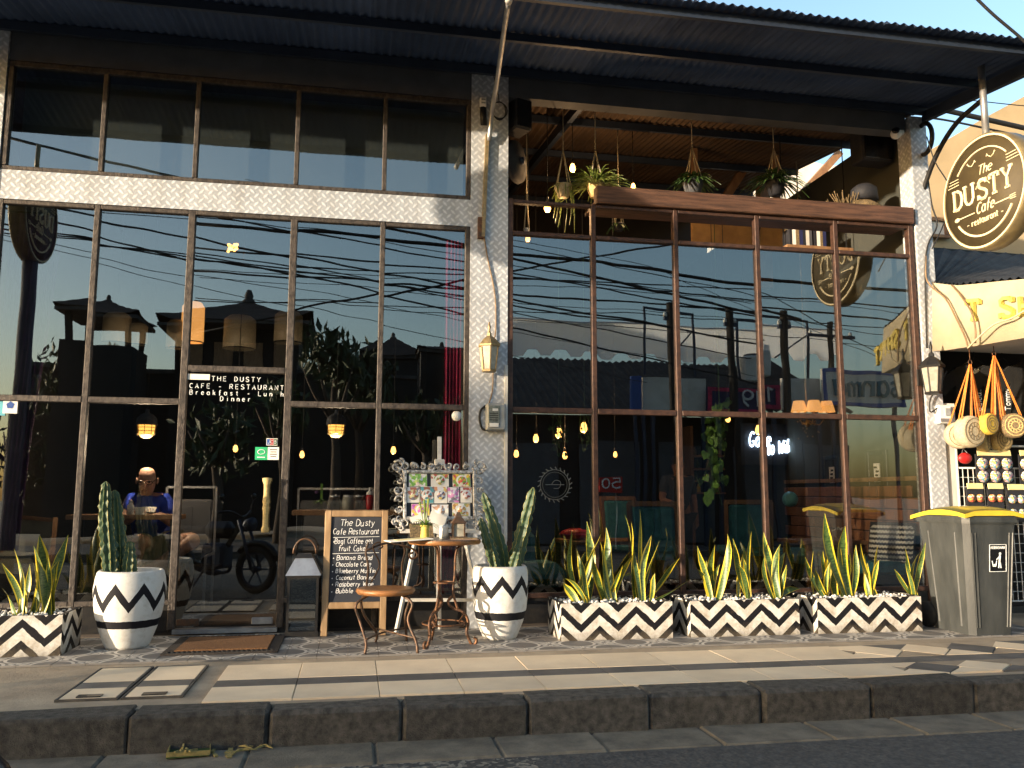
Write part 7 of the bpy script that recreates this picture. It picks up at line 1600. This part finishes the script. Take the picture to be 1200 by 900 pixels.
# trees
def tree(px, py_top, W_, r, lab, n=520, mt='leaf_dark', cz=None, leaf=0.22):
    p = MR(px, py_top, W_); h = p.z+0.06; t = thing('tree', lab, 'tree', (p.x, -W_, -0.06)); m = MB()
    m.tube(spline([(0, 0, 0), (0.08, 0.05, h*0.35), (-0.05, 0, h*0.65), (0, 0, h*0.85)], 4), [0.14-0.008*i for i in range(13)], 7)
    for k in range(6): a = k*1.05; m.tube([(0, 0, h*0.5+0.06*k), (r*0.4*math.cos(a), r*0.4*math.sin(a), h*0.66), (r*0.7*math.cos(a), r*0.7*math.sin(a), h*0.8)], [0.06, 0.04, 0.015], 5)
    m.build('trunk', 'trunk', t); m = MB(); cl = [(random.uniform(-1, 1)*r*0.6, random.uniform(-1, 1)*r*0.6, h-r*random.uniform(0.35, 1.5), r*random.uniform(0.28, 0.5)) for _ in range(15)]
    for k in range(n):
        c = random.choice(cl); d = Vector((random.gauss(0, 1), random.gauss(0, 1), random.gauss(0, 1))).normalized()*c[3]*random.uniform(0.5, 1.05); o = Vector(c[:3])+d
        if o.z > h: o.z = h
        q = rot(random.uniform(0, 6), random.uniform(0, 6), random.uniform(0, 6)); s = leaf*random.uniform(0.5, 1.1)
        m.add([o+q @ Vector(v) for v in ((-s, 0, 0), (0, -s*0.35, s*0.1), (s, 0, 0), (0, s*0.35, s*0.1))], [(0, 1, 2, 3)])
    stuff(m.build('crown', mt, t))
tree(92, 396, 20.6, 1.5, 'dark leafy tree mirrored below the shrine pavilion')
tree(20, 470, 20.6, 1.6, 'low bushy tree mirrored at the outer edge of the left window', 420, leaf=0.18)
tree(398, 388, 13.5, 1.1, 'dark tree with ragged crown mirrored between door bay and red curtain')
tree(425, 405, 15.5, 1.0, 'low spreading tree mirrored behind the ragged crowned one', 420)
tree(255, 470, 12.6, 0.9, 'low dark shrub tree mirrored above the door lettering', 300)
tree(500, 450, 12.8, 0.9, 'round dark shrub tree mirrored beside the column', 300)
tree(330, 440, 13.2, 0.8, 'slim dark tree mirrored next to the door post', 260)
# corrugated roofed shop row on the right
row = thing('shop_row', 'row of low shops under a dark corrugated roof mirrored in the right window', 'shops', (8.0, -13.0, -0.06)); O = row.location
l0, l1 = MR(596, 478, 12.2), MR(985, 482, 12.2); u0, u1 = MR(596, 416, 16.5), MR(985, 425, 16.5)
m = MB(); K = 190; vs = []
x0, x1 = l0.x-0.6, l1.x+0.4
for i in range(K+1):
    x = x0+(x1-x0)*i/K; w = 0.03*math.sin(i*math.pi/2)
    vs += [(x-O.x, -12.2-O.y, l0.z-O.z+w), (x-O.x, -16.5-O.y, u0.z-O.z+w)]
m.add(vs, [(2*i, 2*i+1, 2*i+3, 2*i+2) for i in range(K)]); m.build('roof', 'old_roof', row)
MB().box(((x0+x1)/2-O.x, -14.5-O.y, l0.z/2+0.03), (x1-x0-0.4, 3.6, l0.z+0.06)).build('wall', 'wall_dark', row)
for k in range(5): MB().box((x0+1.2+k*1.9-O.x, -12.68-O.y, 1.2), (1.4, 0.06, 2.3)).build('shutter', 'fascia_grey', row)
# white scalloped parapet above it
a, b = MR(598, 368, 17.2), MR(985, 388, 17.2); zb = MR(700, 414, 17.2).z; t = thing('scalloped_awning', 'pale canvas valance with scalloped edge mirrored above the dark corrugated roof', 'awning', ((a.x+b.x)/2, -17.2, 0)); w = b.x-a.x
poly = [(-w/2, zb+0.9), (w/2, zb+0.75)]; n = 12
low = []
for i in range(n*6+1):
    x = w/2-w*i/(n*6); low.append((x, zb+0.12*(1 if (i % 6) < 3 else -0.6)))
v_ = [(x, 0, z) for x, z in [(-w/2, a.z), (w/2, b.z)]+low]; MB().add(v_, [tuple(range(len(v_)))]).build('valance', 'canvas_thin', t)
for q in range(5): MB().bar((-w/2+w*q/4, -0.05, 0), (-w/2+w*q/4, -0.05, zb+0.4), 0.06).build('pole', 'dark_steel', t)
MB().bar((-w/2, -0.05, a.z-0.02), (w/2, -0.05, b.z-0.02), 0.04).build('head_rail', 'dark_steel', t)
# signs on the opposite fronts
def opp_sign(x0, y0, x1, y1, W_, mt, lab, text=None, tm='vinyl_white', border=None, legs=True, tw=None):
    a, b = MR(x0, y0, W_), MR(x1, y1, W_); c = (a+b)/2; w, h = abs(b.x-a.x), abs(a.z-b.z); t = thing('street_sign_board', lab, 'sign', (c.x, -W_, c.z))
    MB().box((0, 0, 0), (w, 0.10, h)).build('board', mt, t)
    if border:
        m = MB()
        for s in (-1, 1): m.box((0, 0.055, s*(h/2-0.05)), (w, 0.02, 0.09)); m.box((s*(w/2-0.05), 0.057, 0), (0.09, 0.02, h-0.2))
        m.build('border', border, t)
    if text:
        m = MB(); write(m, text, (w*0.42, 0.06, -h*0.22), (-1, 0, 0), (0, 0, 1), h*0.62, h*0.055, width=tw or w*0.8); m.build('sign_text', tm, t)
    if legs:
        for s in (-1, 1): MB().bar((s*w*0.4, -0.06, -c.z-0.06), (s*w*0.4, -0.06, -h/2), 0.08).build('leg', 'dark_steel', t)
opp_sign(740, 438, 753, 478, 11.9, 'blue_paint', 'narrow blue board mirrored at the edge of the white hoarding')
opp_sign(754, 440, 830, 480, 12.0, 'wall_white', 'large plain white hoarding mirrored beside the narrow blue board')
opp_sign(831, 452, 913, 483, 11.8, 'sign_navy', 'navy shop sign with red edge mirrored beside the white hoarding', '1191', 'vinyl_white', 'curtain_red', tw=1.0)
opp_sign(914, 446, 962, 484, 12.0, 'wall_white', 'plain pale wall board mirrored behind the chandelier')
opp_sign(963, 434, 1062, 480, 11.6, 'wall_white', 'white shop sign with teal letters mirrored behind the straw bags', 'sanma', 'bank_teal', 'blue_paint')
opp_sign(700, 560, 725, 578, 9.6, 'red_plastic', 'small red sign with a number mirrored above the first planter', '50', 'vinyl_white')
# roof frames, poles
def pole(px, py_top, W_, r, lab, arm=False):
    p = MR(px, py_top, W_); t = thing('utility_pole', lab, 'pole', (p.x, -W_, -0.06)); m = MB(); m.tube([(0, 0, 0), (0, 0, p.z+0.06)], [r, r*0.8], 8); m.build('post', 'wall_dark', t)
    m = MB(); m.box((0, 0, p.z-0.3), (1.4 if arm else 0.3, 0.08, 0.08)); m.build('cross_arm', 'dark_steel', t)
    for s in (-1, 1): m = MB(); m.lathe([(0, 0), (0.05, 0), (0.05, 0.06), (0.03, 0.1), (0, 0.12)], 8, (s*(0.6 if arm else 0.12), 0, p.z-0.26)); m.build('insulator', 'plastic_white', t)
pole(787, 353, 11.2, 0.11, 'short thick utility pole mirrored beside the roof frame')
pole(858, 360, 11.3, 0.12, 'thick utility pole mirrored above the navy sign')
pole(918, 368, 11.3, 0.11, 'utility pole mirrored left of the hanging round sign')
pole(973, 380, 13.0, 0.10, 'utility pole with a wide cross arm mirrored near the end column', True)
def rframe(x0, x1, y0, y1, W_, lab):
    a, b = MR(x0, y0, W_), MR(x1, y1, W_); t = thing('roof_frame', lab, 'frame', (a.x, -W_, b.z)); m = MB(); w = b.x-a.x; h = a.z-b.z
    m.bar((0, 0, -0.6), (0, 0, h), 0.06); m.bar((w, 0, -0.6), (w, 0, h-0.1), 0.06); m.build('post', 'dark_steel', t); m = MB(); m.bar((-0.03, 0, h), (w+0.03, 0, h-0.1), 0.06); m.build('top_bar', 'dark_steel', t); m = MB(); m.bar((w*0.5, 0, 0), (w, 0, h*0.6), 0.04); m.build('brace', 'dark_steel', t)
rframe(755, 816, 358, 418, 15.2, 'rooftop steel frame mirrored between two short poles')
rframe(867, 947, 372, 424, 15.0, 'rooftop steel frame mirrored beside the hanging round sign')
a = MR(888, 412, 15.0); t = thing('roof_tank', 'pale square water tank mirrored on the corrugated roof', 'tank', (a.x, -15.2, a.z-0.4)); MB().box((0, 0, 0), (0.7, 0.6, 0.75), bev=0.05).build('body', 'wall_white', t); m = MB(); m.lathe([(0, 0.45), (0.2, 0.45), (0.22, 0.37)], 12); m.build('lid', 'fascia_grey', t)
m = MB()
for sx in (-1, 1):
    for sy in (-1, 1): m.bar((sx*0.28, sy*0.24, -0.37), (sx*0.28, sy*0.24, -1.1), 0.06)
m.build('stand', 'dark_steel', t)
# power lines
lines = [([(75, 249), (200, 272), (300, 295), (543, 338)], .022), ([(75, 265), (221, 303), (300, 313), (543, 368)], .020), ([(60, 230), (253, 255), (400, 283), (543, 308)], .018), ([(380, 250), (453, 268), (543, 287), (600, 300)], .030), ([(200, 296), (350, 316), (543, 323)], .016), ([(75, 277), (219, 302), (420, 330)], .018), ([(68, 290), (200, 318), (350, 342), (543, 376)], .008), ([(68, 297), (160, 318), (250, 341), (400, 372)], .008), ([(75, 243), (300, 262), (543, 300)], .010), ([(60, 280), (300, 306), (543, 352)], .014),
         ([(600, 295), (690, 303), (790, 317), (883, 330), (1060, 343)], .040), ([(600, 317), (670, 303), (767, 287), (850, 274)], .024), ([(600, 323), (740, 335), (883, 349), (1060, 362)], .020), ([(600, 343), (690, 349), (790, 355), (1060, 378)], .022), ([(600, 333), (760, 340), (1060, 368)], .009), ([(600, 362), (760, 366), (1060, 388)], .012), ([(600, 372), (700, 378), (880, 393), (1060, 410)], .010), ([(690, 303), (760, 318), (883, 342), (960, 380)], .012), ([(640, 285), (760, 310), (883, 360)], .008), ([(600, 352), (883, 372), (1060, 398)], .008)]
for k, (pts, r) in enumerate(lines):
    W_ = 10.9+0.07*k; q = [MR(x, y, W_) for x, y in pts]
    e0 = q[0]+(q[0]-q[1]).normalized()*7; e1 = q[-1]+(q[-1]-q[-2]).normalized()*7
    q = [e0]+q+[e1]
    t = thing('power_line', ('thick' if r > 0.019 else 'medium' if r > 0.011 else 'thin')+' black overhead power line mirrored in the '+('left windows above the tiled roofs' if k < 10 else 'right window beside the column'), 'power line', q[0], group='overhead lines along the opposite side of the street'); m = MB(); m.tube([v-q[0] for v in spline(q, 5)], r, 5); m.build('cable', 'cable_black', t)
# steel post under the left sign
t = thing('sign_post', 'thick dark steel post under the mirrored round sign by the purple curtain', 'post', (-3.31, -2.28, 0.0)); MB().tube([(0, 0, 0.0), (0, 0, 3.42)], 0.075, 12).build('tube', 'fascia_grey', t); MB().box((0, 0, 0.012), (0.26, 0.26, 0.018)).build('foot_plate', 'dark_steel', t)
# parked motorcycle behind the camera's left shoulder
t = thing('motorcycle', 'black parked motorcycle mirrored dimly in the glass door', 'motorcycle', (-1.75, -4.75, -0.186), R_(28))
for k, x in enumerate((-0.64, 0.64)):
    w = bpy.data.objects.new('wheel', None); COL.objects.link(w); w.parent = t; w.location = (x, 0, 0.29)
    m = MB(); m.tube([(0.25*math.cos(q/28*6.2832), 0, 0.25*math.sin(q/28*6.2832)) for q in range(28)], 0.045, 8, closed=True); m.build('tyre', 'tyre', w)
    m = MB(); m.tube([(0.205*math.cos(q/28*6.2832), 0, 0.205*math.sin(q/28*6.2832)) for q in range(28)], 0.016, 6, closed=True); m.lathe([(0, -0.05), (0.04, -0.05), (0.04, 0.05), (0, 0.05)], 12, mtx=rot(x=R_(90)))
    for q in range(6): a = q*1.0472; m.bar((0.03*math.cos(a), 0, 0.03*math.sin(a)), (0.2*math.cos(a), 0, 0.2*math.sin(a)), 0.02)
    m.build('rim', 'dark_steel', w)
m = MB(); m.box((0.08, 0, 0.78), (0.44, 0.24, 0.22), bev=0.08); m.build('tank', 'moto_black', t); m = MB(); m.box((-0.38, 0, 0.78), (0.58, 0.22, 0.10), bev=0.04); m.build('seat', 'tyre', t)
m = MB(); m.box((0.05, 0, 0.45), (0.34, 0.26, 0.32), bev=0.04); m.lathe([(0.07, -0.16), (0.09, -0.14), (0.09, 0.14), (0.07, 0.16)], 14, (0.0, 0, 0.38), rot(x=R_(90))); m.build('engine', 'dark_steel', t)
m = MB(); m.bar((0.38, 0, 0.86), (0.02, 0, 0.28), 0.05); m.bar((0.02, 0, 0.28), (-0.3, 0, 0.36), 0.05); m.bar((-0.3, 0, 0.36), (-0.5, 0, 0.76), 0.04); m.bar((-0.3, 0.09, 0.36), (-0.64, 0.09, 0.29), 0.04); m.bar((-0.3, -0.09, 0.36), (-0.64, -0.09, 0.29), 0.04); m.build('frame', 'moto_black', t)
m = MB()
for s in (-1, 1): m.tube([(0.64, s*0.09, 0.29), (0.42, s*0.09, 0.92)], 0.022, 7)
m.build('fork', 'dark_steel', t); m = MB(); m.tube(spline([(0.28, -0.36, 1.0), (0.38, -0.2, 1.02), (0.42, 0, 0.95), (0.38, 0.2, 1.02), (0.28, 0.36, 1.0)], 4), 0.014, 6); m.build('handlebar', 'moto_black', t)
m = MB(); m.lathe([(0, -0.07), (0.06, -0.06), (0.09, 0.02), (0.085, 0.05), (0, 0.06)], 14, (0.52, 0, 0.86), rot(y=R_(90))); m.build('headlight', 'dark_steel', t)
for s in (-1, 1): m = MB(); m.tube([(0.33, s*0.28, 1.02), (0.34, s*0.33, 1.18)], 0.006, 5); m.ball((0.34, s*0.34, 1.21), 0.055, 10, (0.3, 1.1, 0.7)); m.build('mirror', 'moto_black', t)
m = MB(); m.tube(spline([(0.15, -0.14, 0.4), (0.1, -0.18, 0.24), (-0.2, -0.18, 0.24), (-0.7, -0.19, 0.38)], 4), [0.025]*7+[0.05]*6, 8); m.build('exhaust', 'dark_steel', t)
m = MB(); m.tube([(0.64+0.33*math.cos(R_(a)), 0, 0.29+0.33*math.sin(R_(a))) for a in range(20, 150, 15)], 0.04, 6); m.tube([(-0.64+0.34*math.cos(R_(a)), 0, 0.29+0.34*math.sin(R_(a))) for a in range(40, 170, 15)], 0.045, 6); m.build('mudguard', 'moto_black', t)
m = MB(); m.bar((-0.05, 0.1, 0.3), (-0.15, 0.28, 0.02), 0.025); m.build('kickstand', 'dark_steel', t)

# wall added far along the opposite side, beyond the mirror's view, that keeps the low sun off the kerb
t = thing('kerb_shade_wall', 'long low wall added far along the opposite pavement to shade the kerb', 'wall', (-46, -12.4, -0.06))
MB().box((0, 0, 1.17), (64, 0.2, 2.34)).build('wall', 'wall_white', t); MB().box((0, 0, 2.37), (64, 0.3, 0.08)).build('coping', 'old_roof', t)
t = thing('shade_tank', 'unseen tank on a steel stand added to shade the middle column', 'sun blocker', (-30.5, -14.2, -0.06))  # tank made up to throw shade on the middle column
m = MB(); m.lathe([(0, 4.15), (0.33, 4.15), (0.35, 4.2), (0.35, 5.05), (0.25, 5.2), (0, 5.24)], 18); m.build('tank', 'paint_yellow', t)
for sx in (-1, 1):
    for sy in (-1, 1): MB().bar((sx*0.35, sy*0.35, 0), (sx*0.2, sy*0.2, 4.16), 0.05).build('leg', 'dark_steel', t)
